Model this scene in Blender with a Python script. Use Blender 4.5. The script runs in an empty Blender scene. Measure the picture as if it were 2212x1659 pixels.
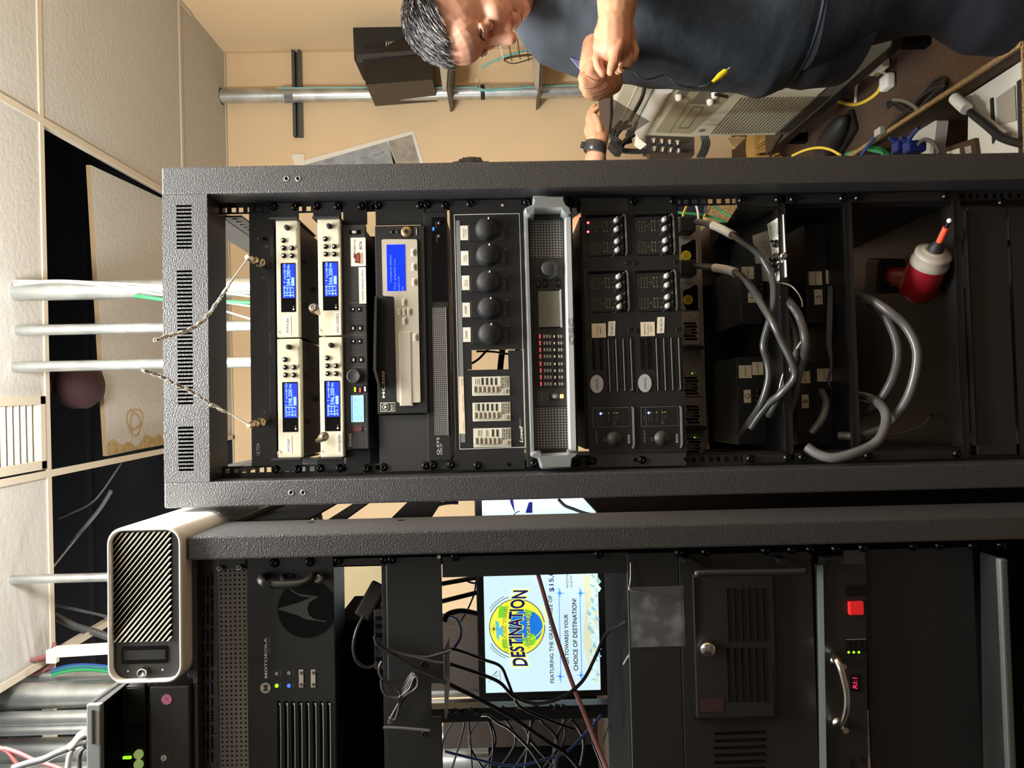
import bpy, bmesh, math, random
from mathutils import Vector as V, Matrix as Mx
random.seed(7)
SC = bpy.context.scene
COL = SC.collection
# ---------------------------------------------------------------- camera
# The phone was held on its side: the world's "up" is the picture's left.
F = 1650.0
CAM = V((0, 0, 1.40))
PITCH, ROLL = math.radians(0.9), 0.022
_dn = V((0, -math.sin(PITCH), -math.cos(PITCH)))
_fw = V((0, math.cos(PITCH), -math.sin(PITCH)))
_x = V((1, 0, 0))
RIGHT = math.cos(ROLL) * _dn - math.sin(ROLL) * _x
UP = math.sin(ROLL) * _dn + math.cos(ROLL) * _x
cam = bpy.data.cameras.new('camera')
cam.sensor_fit = 'HORIZONTAL'; cam.sensor_width = 36.0
cam.lens = F / 2212 * 36.0
cam.clip_start = 0.02
camo = bpy.data.objects.new('camera', cam); COL.objects.link(camo)
camo.matrix_world = Mx(((RIGHT.x, UP.x, -_fw.x, CAM.x), (RIGHT.y, UP.y, -_fw.y, CAM.y), (RIGHT.z, UP.z, -_fw.z, CAM.z), (0, 0, 0, 1)))
SC.camera = camo
SC.view_settings.view_transform = 'Standard'
SC.view_settings.look = 'None'
SC.view_settings.gamma = 1
SC.view_settings.use_curve_mapping = False
SC.view_settings.exposure = 0.0
# ---------------------------------------------------------------- light
wd = bpy.data.worlds.new('world'); SC.world = wd; wd.use_nodes = True
wd.node_tree.nodes['Background'].inputs[0].default_value = (0.9, 0.93, 1.0, 1)
wd.node_tree.nodes['Background'].inputs[1].default_value = 0.03
def area(name, loc, aim, sx, sy, power, col):
    l = bpy.data.lights.new(name, 'AREA'); l.shape = 'RECTANGLE'; l.size = sx; l.size_y = sy
    l.energy = power; l.color = col
    o = bpy.data.objects.new(name, l); COL.objects.link(o); o.location = loc
    o.rotation_euler = (V(aim) - V(loc)).to_track_quat('-Z', 'Y').to_euler()
    return o
CEIL = 2.966
area('ceiling_light_front', (0.1, 0.84, CEIL - 0.05), (0.1, 0.90, 1.0), 1.15, 0.3, 52, (1.0, 0.98, 0.95))
def lamp(name, loc, r, power, col):
    l = bpy.data.lights.new(name, 'POINT'); l.shadow_soft_size = r; l.energy = power; l.color = col
    o = bpy.data.objects.new(name, l); COL.objects.link(o); o.location = loc
lamp('ceiling_lamp_back', (-2.7, 3.0, CEIL - 0.55), 0.14, 130, (1.0, 0.99, 0.97))
lamp('fill_lamp_middle', (0.1, 1.30, CEIL - 0.5), 0.16, 165, (1.0, 0.99, 0.96))  # added lamp above the view, evens the light on the back wall
lamp('fill_lamp_left', (-1.75, 1.75, CEIL - 0.5), 0.14, 36, (1.0, 1.0, 0.98))  # added lamp out of view, brightens the fronts of the pipes
area('ceiling_light_behind', (0.0, -0.9, CEIL - 0.03), (0.0, -0.9, 0), 1.2, 0.6, 11, (1.0, 0.99, 0.97))
lamp('fill_lamp_side', (0.92, 0.86, CEIL - 0.4), 0.14, 26, (1.0, 0.99, 0.97))  # added lamp out of view, brightens the person and the ceiling near them
# ---------------------------------------------------------------- materials
def lin(c):
    return tuple(((v / 255) / 12.92 if v / 255 <= 0.04045 else ((v / 255 + 0.055) / 1.055) ** 2.4) for v in c) + (1,)
MATS = {}
def mat(name, col, rough=0.5, metal=0.0, bump=None, emit=0, var=None, spec=0.5, alpha=1, trans=0, sub=0):
    if name in MATS: return MATS[name]
    m = bpy.data.materials.new(name); m.use_nodes = True
    nt = m.node_tree; b = nt.nodes['Principled BSDF']; L = nt.links
    c = lin(col)
    b.inputs['Base Color'].default_value = c
    b.inputs['Roughness'].default_value = rough
    b.inputs['Metallic'].default_value = metal
    b.inputs['Specular IOR Level'].default_value = spec
    if alpha < 1: b.inputs['Alpha'].default_value = alpha
    if trans: b.inputs['Transmission Weight'].default_value = trans
    if sub:
        b.inputs['Subsurface Weight'].default_value = sub; b.inputs['Subsurface Radius'].default_value = (0.012, 0.005, 0.003); b.inputs['Subsurface Scale'].default_value = 1
    if emit:
        b.inputs['Emission Color'].default_value = c; b.inputs['Emission Strength'].default_value = emit
    if bump or var:
        tc = nt.nodes.new('ShaderNodeTexCoord')
    if bump:   # (scale, strength, distance)
        n = nt.nodes.new('ShaderNodeTexNoise'); n.inputs['Scale'].default_value = bump[0]; n.inputs['Detail'].default_value = 3
        L.new(tc.outputs['Object'], n.inputs['Vector'])
        bp = nt.nodes.new('ShaderNodeBump'); bp.inputs['Strength'].default_value = bump[1]; bp.inputs['Distance'].default_value = bump[2]
        L.new(n.outputs['Fac'], bp.inputs['Height']); L.new(bp.outputs['Normal'], b.inputs['Normal'])
    if var:    # (scale, colour2, lo, hi)
        n = nt.nodes.new('ShaderNodeTexNoise'); n.inputs['Scale'].default_value = var[0]; n.inputs['Detail'].default_value = 5
        L.new(tc.outputs['Object'], n.inputs['Vector'])
        r = nt.nodes.new('ShaderNodeValToRGB')
        r.color_ramp.elements[0].position = var[2]; r.color_ramp.elements[0].color = c
        r.color_ramp.elements[1].position = var[3]; r.color_ramp.elements[1].color = lin(var[1])
        L.new(n.outputs['Fac'], r.inputs['Fac']); L.new(r.outputs['Color'], b.inputs['Base Color'])
        if emit: L.new(r.outputs['Color'], b.inputs['Emission Color'])
    MATS[name] = m
    return m
mat('frame_black', (50, 50, 50), 0.42, bump=(420, 1.0, 0.0012), spec=0.9)
mat('frame_black_smooth', (34, 34, 34), 0.42, bump=(900, 0.4, 0.0003))
mat('black', (24, 24, 25), 0.45)
mat('panel_black', (31, 31, 30), 0.45, bump=(900, 0.2, 0.0002))
mat('panel_grey', (52, 52, 50), 0.45)
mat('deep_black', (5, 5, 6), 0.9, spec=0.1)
mat('grille_metal', (108, 105, 99), 0.5)
mat('wall_unseen_grey', (84, 80, 76), 0.9)
mat('gloss_black', (10, 10, 12), 0.15)
mat('dark_metal', (60, 60, 60), 0.35, 0.9)
mat('screw_black', (40, 40, 40), 0.22, 0.9)
mat('chrome', (225, 222, 215), 0.18, 1.0)
mat('steel', (190, 188, 182), 0.33, 1.0)
mat('brass', (190, 170, 140), 0.3, 1.0)
mat('gold', (214, 188, 140), 0.3, 1.0)
mat('galvanised', (178, 182, 180), 0.38, 0.85, bump=(60, 0.15, 0.001), var=(14, (205, 208, 205), 0.35, 0.65))
mat('galvanised_dark', (98, 100, 102), 0.4, 0.8)
mat('beige', (216, 210, 184), 0.5)
mat('champagne', (196, 188, 170), 0.42, 0.25)
mat('champagne_line', (235, 230, 215), 0.4, 0.2)
mat('silver_trim', (150, 155, 155), 0.38, 0.5)
mat('silver_light', (205, 210, 210), 0.35, 0.4)
mat('white', (235, 232, 224), 0.5)
mat('label', (232, 226, 210), 0.6)
mat('label_cream', (226, 212, 184), 0.6)
mat('ink', (40, 38, 40), 0.6)
mat('ink_grey', (130, 130, 128), 0.6)
mat('print_white', (215, 212, 205), 0.5)
mat('print_dim', (120, 118, 108), 0.5)
mat('print_olive', (128, 124, 88), 0.5)
mat('lcd_blue', (28, 50, 190), 0.3, emit=0.8)
mat('lcd_blue_pix', (150, 205, 255), 0.3, emit=1.1)
mat('lcd_deep', (8, 40, 240), 0.3, emit=0.95)
mat('lcd_deep_pix', (90, 130, 255), 0.3, emit=0.9)
mat('lcd_cyan', (150, 215, 250), 0.3, emit=0.85)
mat('lcd_cyan_pix', (60, 120, 160), 0.3)
mat('led_red', (255, 40, 50), 0.3, emit=2.0)
mat('led_red_core', (255, 205, 210), 0.3, emit=1.6)
mat('led_rose', (225, 80, 85), 0.3, emit=0.6)
mat('led_green', (150, 230, 40), 0.3, emit=1.5)
mat('led_amber', (255, 200, 90), 0.3, emit=3.0)
mat('led_blue', (110, 130, 255), 0.3, emit=4)
mat('led_pblue', (60, 110, 240), 0.3, emit=1.3)
mat('led_dim', (160, 152, 96), 0.4)
mat('red_plastic', (140, 18, 28), 0.4)
mat('orange_red', (255, 90, 60), 0.4)
mat('red_rocker', (225, 40, 40), 0.35, emit=0.25)
mat('rubber', (22, 22, 22), 0.6)
mat('cable_black', (16, 16, 16), 0.55)
mat('cable_grey', (92, 92, 92), 0.4)
mat('cable_white', (225, 222, 212), 0.45)
mat('cable_red', (140, 84, 84), 0.45)
mat('cable_blue', (40, 70, 140), 0.4)
mat('cable_teal', (120, 190, 190), 0.4)
mat('cable_green', (50, 150, 90), 0.4)
mat('cable_yellow', (225, 195, 70), 0.4)
mat('yellow', (232, 200, 30), 0.5)
mat('silver_dark', (92, 97, 96), 0.4, 0.4)
mat('wall_tan', (226, 198, 158), 0.85, bump=(140, 0.15, 0.001))
mat('tile', (196, 194, 187), 0.9, bump=(45, 0.6, 0.004), var=(260, (150, 144, 130), 0.58, 0.74))
mat('tile_edge', (150, 128, 96), 0.95)
mat('stain', (172, 146, 96), 0.9, var=(30, (186, 168, 126), 0.4, 0.6))
mat('tbar', (206, 196, 176), 0.5)
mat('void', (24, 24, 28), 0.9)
mat('carpet', (82, 63, 48), 0.95, bump=(500, 0.6, 0.004), var=(60, (74, 57, 43), 0.4, 0.6))
mat('cardboard', (170, 138, 92), 0.85, var=(200, (120, 96, 62), 0.45, 0.6))
mat('paper', (228, 225, 212), 0.7)
mat('paper_grey', (158, 162, 164), 0.7, var=(12, (140, 144, 146), 0.45, 0.6))
mat('paper_tan', (168, 158, 144), 0.7, var=(14, (150, 140, 124), 0.45, 0.6))
mat('pc_beige', (208, 206, 184), 0.55)
mat('pc_beige_dark', (160, 156, 128), 0.55)
mat('cabinet_tan', (128, 116, 84), 0.6)
mat('backing_brown', (40, 30, 22), 0.8)
mat('pc_grey', (104, 102, 88), 0.55)
mat('plastic_blue', (30, 50, 130), 0.4)
mat('straw', (178, 144, 78), 0.9)
mat('wood_dark', (70, 52, 36), 0.8)
mat('plastic_grey', (168, 160, 146), 0.5)
mat('glass_clear', (235, 240, 240), 0.12, trans=0.0, alpha=0.16)
# ---------------------------------------------------------------- frames and pixel rays
FR = Mx.Identity(4)
CVS = (0.0, 0.0, 1.0)
def frame(m=None):
    global FR
    FR = m if m is not None else Mx.Identity(4)
def cv(ox=0.0, oy=0.0, s=1.0):
    global CVS
    CVS = (ox, oy, s)
def ray(x, y):
    x = x / CVS[2] + CVS[0]; y = y / CVS[2] + CVS[1]
    return (x - 1106) * RIGHT + (829.5 - y) * UP + F * _fw
def K(x, y, d):
    """point of the photograph on the plane local Y = d of the current frame"""
    inv = FR.inverted(); r = inv.to_3x3() @ ray(x, y); c = inv @ CAM
    t = (d - c.y) / r.y
    return c + r * t
def G(x, y, z):
    """point of the photograph on the plane Z = z"""
    inv = FR.inverted(); r = inv.to_3x3() @ ray(x, y); c = inv @ CAM
    return c + r * ((z - c.z) / r.z)
def KX(x, y, X):
    inv = FR.inverted(); r = inv.to_3x3() @ ray(x, y); c = inv @ CAM
    return c + r * ((X - c.x) / r.x)
def sc(d):
    """metres per current pixel at depth d"""
    inv = FR.inverted(); c = inv @ CAM
    return (d - c.y) / F / CVS[2]
RACK = Mx.Translation((0, 1.361, 0)) @ Mx.Rotation(math.radians(1.9), 4, 'Z')
# ---------------------------------------------------------------- mesh builder
_FONT = {}
class MB:
    def __init__(s): s.v = []; s.f = []; s.m = []; s.sm = []; s.mats = []
    def mi(s, m):
        if m not in s.mats: s.mats.append(m)
        return s.mats.index(m)
    def add(s, vs, fs, m, smooth=False):
        o = len(s.v); k = s.mi(m)
        s.v.extend(V(p) for p in vs)
        for f in fs: s.f.append(tuple(i + o for i in f)); s.m.append(k); s.sm.append(smooth)
        return s
    def box(s, c, d, m, bev=0, rot=None, smooth=False):
        c = V(c); h = V(d) / 2
        if bev <= 0:
            vs = [V((x * h.x, y * h.y, z * h.z)) for x in (-1, 1) for y in (-1, 1) for z in (-1, 1)]
            fs = [(0, 1, 3, 2), (4, 6, 7, 5), (0, 4, 5, 1), (2, 3, 7, 6), (0, 2, 6, 4), (1, 5, 7, 3)]
        else:
            bm = bmesh.new(); bmesh.ops.create_cube(bm, size=1)
            for v in bm.verts: v.co = V((v.co.x * d[0], v.co.y * d[1], v.co.z * d[2]))
            bev = min(bev, 0.49 * min(d))
            bmesh.ops.bevel(bm, geom=bm.edges[:], offset=bev, segments=2, affect='EDGES', profile=0.6)
            vs = [v.co.copy() for v in bm.verts]; bm.verts.index_update()
            fs = [tuple(v.index for v in f.verts) for f in bm.faces]; bm.free()
        if rot is not None: vs = [rot @ v for v in vs]
        return s.add([v + c for v in vs], fs, m, smooth)
    def pbox(s, x0, y0, x1, y1, d0, d1, m, bev=0):
        """box whose front (depth d0) covers a picture rectangle, going back to depth d1"""
        c = K((x0 + x1) / 2, (y0 + y1) / 2, d0); k = sc(d0)
        return s.box((c.x, (d0 + d1) / 2, c.z), (abs(y1 - y0) * k, abs(d1 - d0), abs(x1 - x0) * k), m, bev)
    def ppoly(s, pts, d0, d1, m, smooth=False):
        """prism of a picture outline between depths"""
        ps = [K(x, y, d0) for x, y in pts]
        return s.prism([(p.x, p.z) for p in ps], d0, d1, m, smooth)
    def prism(s, pts, y0, y1, m, smooth=False):
        n = len(pts); a = sum(pts[i][0] * pts[(i + 1) % n][1] - pts[(i + 1) % n][0] * pts[i][1] for i in range(n))
        if a < 0: pts = pts[::-1]
        vs = [(p[0], y0, p[1]) for p in pts] + [(p[0], y1, p[1]) for p in pts]
        fs = [tuple(range(n)), tuple(range(2 * n - 1, n - 1, -1))]
        fs += [(i, i + n, (i + 1) % n + n, (i + 1) % n) for i in range(n)]
        return s.add(vs, fs, m, smooth)
    def cyl(s, p0, p1, r, m, n=16, r2=None, caps=True, smooth=True):
        p0 = V(p0); p1 = V(p1); r2 = r if r2 is None else r2
        z = (p1 - p0).normalized(); a = z.orthogonal().normalized(); b = z.cross(a)
        vs = []
        for p, rr in ((p0, r), (p1, r2)):
            for i in range(n):
                t = 2 * math.pi * i / n; vs.append(p + a * (rr * math.cos(t)) + b * (rr * math.sin(t)))
        s.add(vs, [(i, (i + 1) % n, (i + 1) % n + n, i + n) for i in range(n)], m, smooth)
        if caps: s.add(vs, [tuple(range(n - 1, -1, -1)), tuple(range(n, 2 * n))], m)
        return s
    def lathe(s, p, ax, prof, m, n=20):
        """profile of (distance along ax, radius)"""
        p = V(p); z = V(ax).normalized(); a = z.orthogonal().normalized(); b = z.cross(a); vs = []
        for (t, r) in prof:
            for i in range(n):
                q = 2 * math.pi * i / n; vs.append(p + z * t + a * (r * math.cos(q)) + b * (r * math.sin(q)))
        fs = [(j * n + i, j * n + (i + 1) % n, (j + 1) * n + (i + 1) % n, (j + 1) * n + i) for j in range(len(prof) - 1) for i in range(n)]
        s.add(vs, fs, m, True)
        k = (len(prof) - 1) * n
        s.add(vs, [tuple(range(n - 1, -1, -1)), tuple(range(k, k + n))], m)
        return s
    def ball(s, c, r, m, n=12, rot=None):
        r = V(r) if hasattr(r, '__len__') else V((r, r, r)); c = V(c); vs = []; fs = []
        for j in range(n // 2 + 1):
            t = math.pi * j / (n // 2)
            for i in range(n):
                q = 2 * math.pi * i / n
                p = V((r.x * math.sin(t) * math.cos(q), r.y * math.sin(t) * math.sin(q), r.z * math.cos(t)))
                vs.append(c + (rot @ p if rot is not None else p))
        for j in range(n // 2):
            for i in range(n): fs.append((j * n + i, (j + 1) * n + i, (j + 1) * n + (i + 1) % n, j * n + (i + 1) % n))
        return s.add(vs, fs, m, True)
    def tube(s, pts, r, m, n=8, sub=6, rr=None, closed=False):
        ps = smooth_path([V(p) for p in pts], sub, closed)
        N = len(ps); vs = []; prev = None
        for i, p in enumerate(ps):
            t = (ps[min(i + 1, N - 1)] - ps[max(i - 1, 0)]).normalized()
            a = t.orthogonal().normalized() if prev is None else (prev - t * prev.dot(t)).normalized()
            prev = a; b = t.cross(a)
            q = r if rr is None else rr(i / (N - 1))
            for k in range(n):
                u = 2 * math.pi * k / n; vs.append(p + a * (q * math.cos(u)) + b * (q * math.sin(u)))
        fs = [(i * n + k, i * n + (k + 1) % n, (i + 1) * n + (k + 1) % n, (i + 1) * n + k) for i in range(N - 1) for k in range(n)]
        s.add(vs, fs, m, True)
        s.add(vs, [tuple(range(n - 1, -1, -1)), tuple(range((N - 1) * n, N * n))], m)
        return s
    def ptube(s, pts, r, m, **k):
        """tube through (x, y, depth) picture points"""
        return s.tube([K(*p) for p in pts], r, m, **k)
    def quad(s, a, b, c, d, m): return s.add([a, b, c, d], [(0, 1, 2, 3)], m)
    def disc(s, x, y, r, d, m, th=0.0008, n=14):
        """round plate in the picture plane; r in current pixels"""
        c = K(x, y, d); return s.cyl(c, c + V((0, th, 0)), r * sc(d), m, n, smooth=False)
    def text(s, t, x, y, h, d, m, w=None, rot=0, bold=0, font_shear=0, at=None, basis=None):
        """lettering centred on picture point (x, y); h is the capital height in current pixels"""
        k = sc(d); vs, fs = glyphs(t, font_shear, bold)
        if not vs: return s
        xs = [p.x for p in vs]; ys = [p.y for p in vs]; cx = (min(xs) + max(xs)) / 2; cy = 0.36
        hh = h * k / 0.72; ww = hh
        if w: ww = w * k / (max(xs) - min(xs))
        c = K(x, y, d) if at is None else V(at); q = math.radians(rot); out = []
        for p in vs:
            a, b = (p.x - cx) * ww, (p.y - cy) * hh
            a, b = a * math.cos(q) - b * math.sin(q), a * math.sin(q) + b * math.cos(q)
            out.append(c + V((a, 0, b)) if basis is None else c + basis[0] * a + basis[1] * b)
        return s.add(out, fs, m)
def glyphs(t, shear=0, bold=0):
    k = (t, shear, bold)
    if k not in _FONT:
        cu = bpy.data.curves.new('t', 'FONT'); cu.body = t; cu.size = 1; cu.shear = shear; cu.resolution_u = 3
        cu.offset = bold; cu.fill_mode = 'FRONT'
        o = bpy.data.objects.new('t', cu); COL.objects.link(o)
        me = bpy.data.meshes.new_from_object(o.evaluated_get(bpy.context.evaluated_depsgraph_get()))
        _FONT[k] = ([v.co.copy() for v in me.vertices], [tuple(p.vertices) for p in me.polygons])
        bpy.data.objects.remove(o); bpy.data.curves.remove(cu); bpy.data.meshes.remove(me)
    return _FONT[k]
def smooth_path(ps, sub=6, closed=False):
    if len(ps) < 3 or sub <= 1: return ps
    out = []; n = len(ps)
    for i in range(n - 1):
        p0 = ps[max(i - 1, 0)]; p1 = ps[i]; p2 = ps[i + 1]; p3 = ps[min(i + 2, n - 1)]
        for j in range(sub):
            t = j / sub; t2 = t * t; t3 = t2 * t
            out.append(0.5 * ((2 * p1) + (p2 - p0) * t + (2 * p0 - 5 * p1 + 4 * p2 - p3) * t2 + (3 * p1 - p0 - 3 * p2 + p3) * t3))
    out.append(ps[-1]); return out
# ---------------------------------------------------------------- objects
ORG = {}
def mesh_of(mb, name, o):
    me = bpy.data.meshes.new(name)
    me.from_pydata([v - o for v in mb.v], [], mb.f)
    for m in mb.mats: me.materials.append(MATS[m])
    me.polygons.foreach_set('material_index', mb.m)
    me.polygons.foreach_set('use_smooth', mb.sm)
    me.update(); return me
def tags(o, label=None, cat=None, group=None, kind=None):
    if label: o['label'] = label
    if cat: o['category'] = cat
    if group: o['group'] = group
    if kind: o['kind'] = kind
    return o
def thing(name, label, cat, org, group=None):
    o = bpy.data.objects.new(name, None); o.empty_display_size = 0.05; COL.objects.link(o)
    o.matrix_world = FR @ Mx.Translation(V(org)); ORG[o] = V(org)
    return tags(o, label, cat, group)
def part(name, mb, parent, label=None):
    """mesh child of a thing (or of a part)"""
    o = bpy.data.objects.new(name, mesh_of(mb, name, ORG[parent])); COL.objects.link(o)
    o.parent = parent; ORG[o] = ORG[parent]
    if label: o['label'] = label
    return o
def solo(name, mb, label, cat, group=None, kind=None):
    """a thing that is one mesh"""
    lo = V([min(v[i] for v in mb.v) for i in range(3)]); hi = V([max(v[i] for v in mb.v) for i in range(3)])
    org = V(((lo.x + hi.x) / 2, (lo.y + hi.y) / 2, lo.z))
    o = bpy.data.objects.new(name, mesh_of(mb, name, org)); COL.objects.link(o)
    o.matrix_world = FR @ Mx.Translation(org); ORG[o] = org
    return tags(o, label, cat, group, kind)
def struct(name, mb): return solo(name, mb, None, None, kind='structure')
def stamp(name, me, parent, at, label=None):
    """a repeat of a shared mesh (built around the origin) as a part at a local point"""
    o = bpy.data.objects.new(name, me); COL.objects.link(o); o.parent = parent
    o.location = V(at) - ORG[parent]; ORG[o] = V(at)
    if label: o['label'] = label
    return o
def shared(fn, name='m'):
    mb = MB(); fn(mb); return mesh_of(mb, name, V((0, 0, 0)))
# ================================================================ ROOM
frame(); cv()
WB = G(490, 300, CEIL).y            # back wall
XR = 1.97
Y1 = G(84, 150, CEIL).y; Y2 = G(391, 250, CEIL).y
XA = KX(96, 221, 0.9464).x; XL, XM, XN = -1.1, -0.274, -0.905
XA = 0.946
b = MB().box((0, WB / 2 - 1, -0.05), (6.5, WB + 2.4, 0.1), 'carpet'); struct('floor', b)
b = MB().box((-0.6, WB + 0.05, 1.4825), (5.3, 0.1, 2.975), 'wall_tan').box((-0.6, WB + 0.05, 3.44), (5.3, 0.1, 0.94), 'void'); struct('wall_back', b)  # stretch above the ceiling coloured near-black to paint the opening's darkness
b = MB().box((XR + 0.05, WB / 2 - 1, 1.9), (0.1, WB + 2.4, 4.0), 'wall_tan'); struct('wall_right', b)
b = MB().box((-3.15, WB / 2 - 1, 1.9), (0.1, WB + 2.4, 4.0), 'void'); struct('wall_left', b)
b = MB().box((-0.6, -2.15, 1.9), (5.3, 0.1, 4.0), 'wall_unseen_grey'); struct('wall_front', b)  # unseen wall, colour darkened to cut its tan reflection in the black gear
# tiles: boxes laid in the grid, open cells left out (visible holes)
xs = [XR, XA, XM, XN, -2.12, -3.1]
ys = [-2.1, -0.98, 0.2, 1.37, Y1, Y2, WB]
b = MB()
def tl(x0, x1, y0, y1): b.box(((x0 + x1) / 2, (y0 + y1) / 2, CEIL + 0.008), (abs(x1 - x0) - 0.004, abs(y1 - y0) - 0.004, 0.016), 'tile')
for i in range(len(xs) - 1):
    for j in range(len(ys) - 1):
        if (i, j) in ((1, 4), (2, 4), (3, 4), (2, 5), (3, 3), (3, 5), (4, 4)): continue
        if i == 1 and j == 3:
            # cell with the air vent in its left part
            tl(xs[1], -0.03, ys[3], Y1); continue
        tl(xs[i], xs[i + 1], ys[j], ys[j + 1])
struct('ceiling', b)
b = MB()
for x in xs[1:4]:
    b.box((x, (ys[0] + WB) / 2, CEIL - 0.004), (0.024, WB - ys[0], 0.006), 'tbar'); b.box((x, (ys[0] + WB) / 2, CEIL + 0.018), (0.004, WB - ys[0], 0.038), 'tbar')
for y in (0.2, 1.37, Y1, Y2):
    b.box((-0.55, y, CEIL - 0.0035), (5.1, 0.024, 0.006), 'tbar'); b.box((-0.55, y, CEIL + 0.018), (5.1, 0.004, 0.038), 'tbar')
b.box((-0.55, WB - 0.011, CEIL - 0.004), (5.1, 0.022, 0.006), 'tbar')
b.box((XR - 0.011, 1, CEIL - 0.004), (0.022, 6, 0.006), 'tbar')
struct('trim_1', b)
# deck above the grid with joists
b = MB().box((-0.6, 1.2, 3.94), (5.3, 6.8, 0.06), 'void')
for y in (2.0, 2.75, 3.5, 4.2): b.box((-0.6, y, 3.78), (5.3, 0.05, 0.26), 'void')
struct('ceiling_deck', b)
# dark sheets of the plenum sides so that the void reads as depth
# ---- ceiling vent
b0 = G(-40, 838, CEIL); b1 = G(82, 1005, CEIL)
vx0, vx1 = -0.255, -0.005
t = thing('ceiling_vent', 'beige louvred air return in the ceiling beside the tall pipes', 'vent', ((vx0 + vx1) / 2, 2.4, CEIL))
b = MB()
vy0, vy1 = Y1 - 0.75, Y1 - 0.02
for (a, c, d, e) in ((vx0, vx1, vy0, vy0 + 0.03), (vx0, vx1, vy1 - 0.03, vy1), (vx0, vx0 + 0.03, vy0, vy1), (vx1 - 0.03, vx1, vy0, vy1)):
    b.box(((a + c) / 2, (d + e) / 2, CEIL - 0.004), (c - a, e - d, 0.012), 'tbar', 0.002)
part('frame', b, t)
b = MB()
for k in range(20):
    y = vy0 + 0.05 + k * 0.034
    b.box(((vx0 + vx1) / 2, y, CEIL + 0.006), (vx1 - vx0 - 0.05, 0.005, 0.016), 'tbar', rot=Mx.Rotation(math.radians(35), 3, 'X'))
part('louvre', b, t)
b = MB().box(((vx0 + vx1) / 2, (vy0 + vy1) / 2, CEIL + 0.03), (vx1 - vx0 - 0.02, vy1 - vy0 - 0.02, 0.004), 'void'); part('backing', b, t)
# ---- the lifted tile leaning in the open cell
zt = CEIL + 0.022
c4 = [G(194, 293, zt), G(232, 985, zt), G(360, 962, zt), G(352, 383, zt)]
c4[2] = V((c4[1].x + 0.01, Y2 - 0.02, zt)); c4[3] = V((XA - 0.02, Y2 - 0.02, zt)); c4[0].x = XA - 0.05
b = MB(); vs = [p for p in c4] + [p + V((0, 0, 0.018)) for p in c4]
b.add(vs[:4], [(0, 1, 2, 3)], 'tile')
b.add(vs, [(7, 6, 5, 4), (0, 4, 5, 1), (1, 5, 6, 2), (2, 6, 7, 3), (3, 7, 4, 0)], 'tile_edge')
t = thing('ceiling_tile', 'water stained loose ceiling tile pushed back over the dark opening', 'ceiling tile', c4[0])
part('board', b, t)
b = MB()
s0 = G(292, 910, zt - 0.001)
for (r0, r1) in ((0.030, 0.040), (0.052, 0.06)):
    n = 28; vs = []
    for i in range(n):
        q = 2 * math.pi * i / n; w = 1 + 0.12 * math.sin(3 * q + r0 * 90)
        for r in (r0, r1): vs.append(s0 + V((math.cos(q) * r * w, math.sin(q) * r * 1.25 * w, 0)))
    b.add(vs, [(2 * i, 2 * i + 1, (2 * i + 3) % (2 * n), (2 * i + 2) % (2 * n)) for i in range(n)], 'stain')
n = 40; vs = [G(236, 982, zt - 0.001)]
for i in range(n + 1):
    f = i / n; p = c4[1].lerp(c4[2], f); vs.append(V((p.x + 0.025 + 0.03 * math.sin(7 * f + 1) ** 2 + 0.012 * math.sin(31 * f), p.y, zt - 0.001)))
vs2 = [V((c4[1].x + 0.004, p.y, zt - 0.001)) for p in vs[1:]]
for i in range(n): b.quad(vs[1 + i], vs[2 + i], vs2[i + 1], vs2[i], 'stain')
part('water_stain', b, t, 'brown ring shaped water stain')
# ---- conduits
CONDS = []
def conduit(x0, y0, w, yend, label, group, z0=0.0, z1=None, Yd=None, m='galvanised', collar=()):
    p = G(x0, y0, CEIL) if Yd is None else K(x0, y0, Yd)
    r = w / 2 * p.y / F
    q = K(700, yend, p.y) if yend else p
    z1 = 3.9 if z1 is None else z1
    t = thing('conduit', label, 'conduit', (p.x, p.y, z0), group)
    b = MB().cyl((p.x, p.y, z0), (p.x, p.y, z1), r, m, 24); part('pipe', b, t)
    for cz in collar:
        b = MB().lathe((p.x, p.y, cz), (0, 0, 1), [(-0.03, r * 1.02), (-0.028, r * 1.12), (0.028, r * 1.12), (0.03, r * 1.02)], m, 24); part('coupling', b, t)
    return p, r
pc = []
pc.append(conduit(34, 630, 41, 0, 'thickest vertical metal conduit behind the rack top, wrapped by white wires', 'metal conduits', z0=1.5))
pc.append(conduit(38, 714, 23, 0, 'thin vertical conduit behind the rack top, middle of three', 'metal conduits', z0=1.5))
pc.append(conduit(30, 793, 23, 0, 'thin vertical conduit behind the rack top, nearest the ceiling vent', 'metal conduits', z0=1.5))
pc.append(conduit(24, 1252, 19, 0, 'slim vertical conduit rising from behind the white filter box', 'metal conduits', z0=1.7))
# wires laid along the thick conduit
p, r = pc[0]
for k, (yy, m, g) in enumerate((((612, 606, 616, 640, 662), 'cable_white', 'white wire'), ((616, 609, 622, 648, 690), 'cable_white', 'white wire'), ((606, 608, 612, 622, 641), 'cable_white', 'white wire'), ((640, 648, 650, 652, 655), 'cable_green', 'green wire'))):
    D = p.y - r - 0.012
    pts = [K(x, y, D + 0.003 * k) for x, y in zip((30, 130, 260, 400, 545), yy)] if m == 'cable_white' else [K(x, y, D) for x, y in zip((300, 360, 420, 500, 560), yy)]
    if m == 'cable_green': pts = [pts[0] + V((0, 0.03, 0.02))] + pts
    b = MB().tube(pts, 0.0032 if k < 3 else 0.006, m)
    solo('wire', b, ('white wire crossing from the thick conduit towards the middle pipe', 'white wire hanging furthest off the thick conduit', 'white wire lying close along the thick conduit', 'green wire bundle running beside the thick conduit')[k], 'wire')
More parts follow.
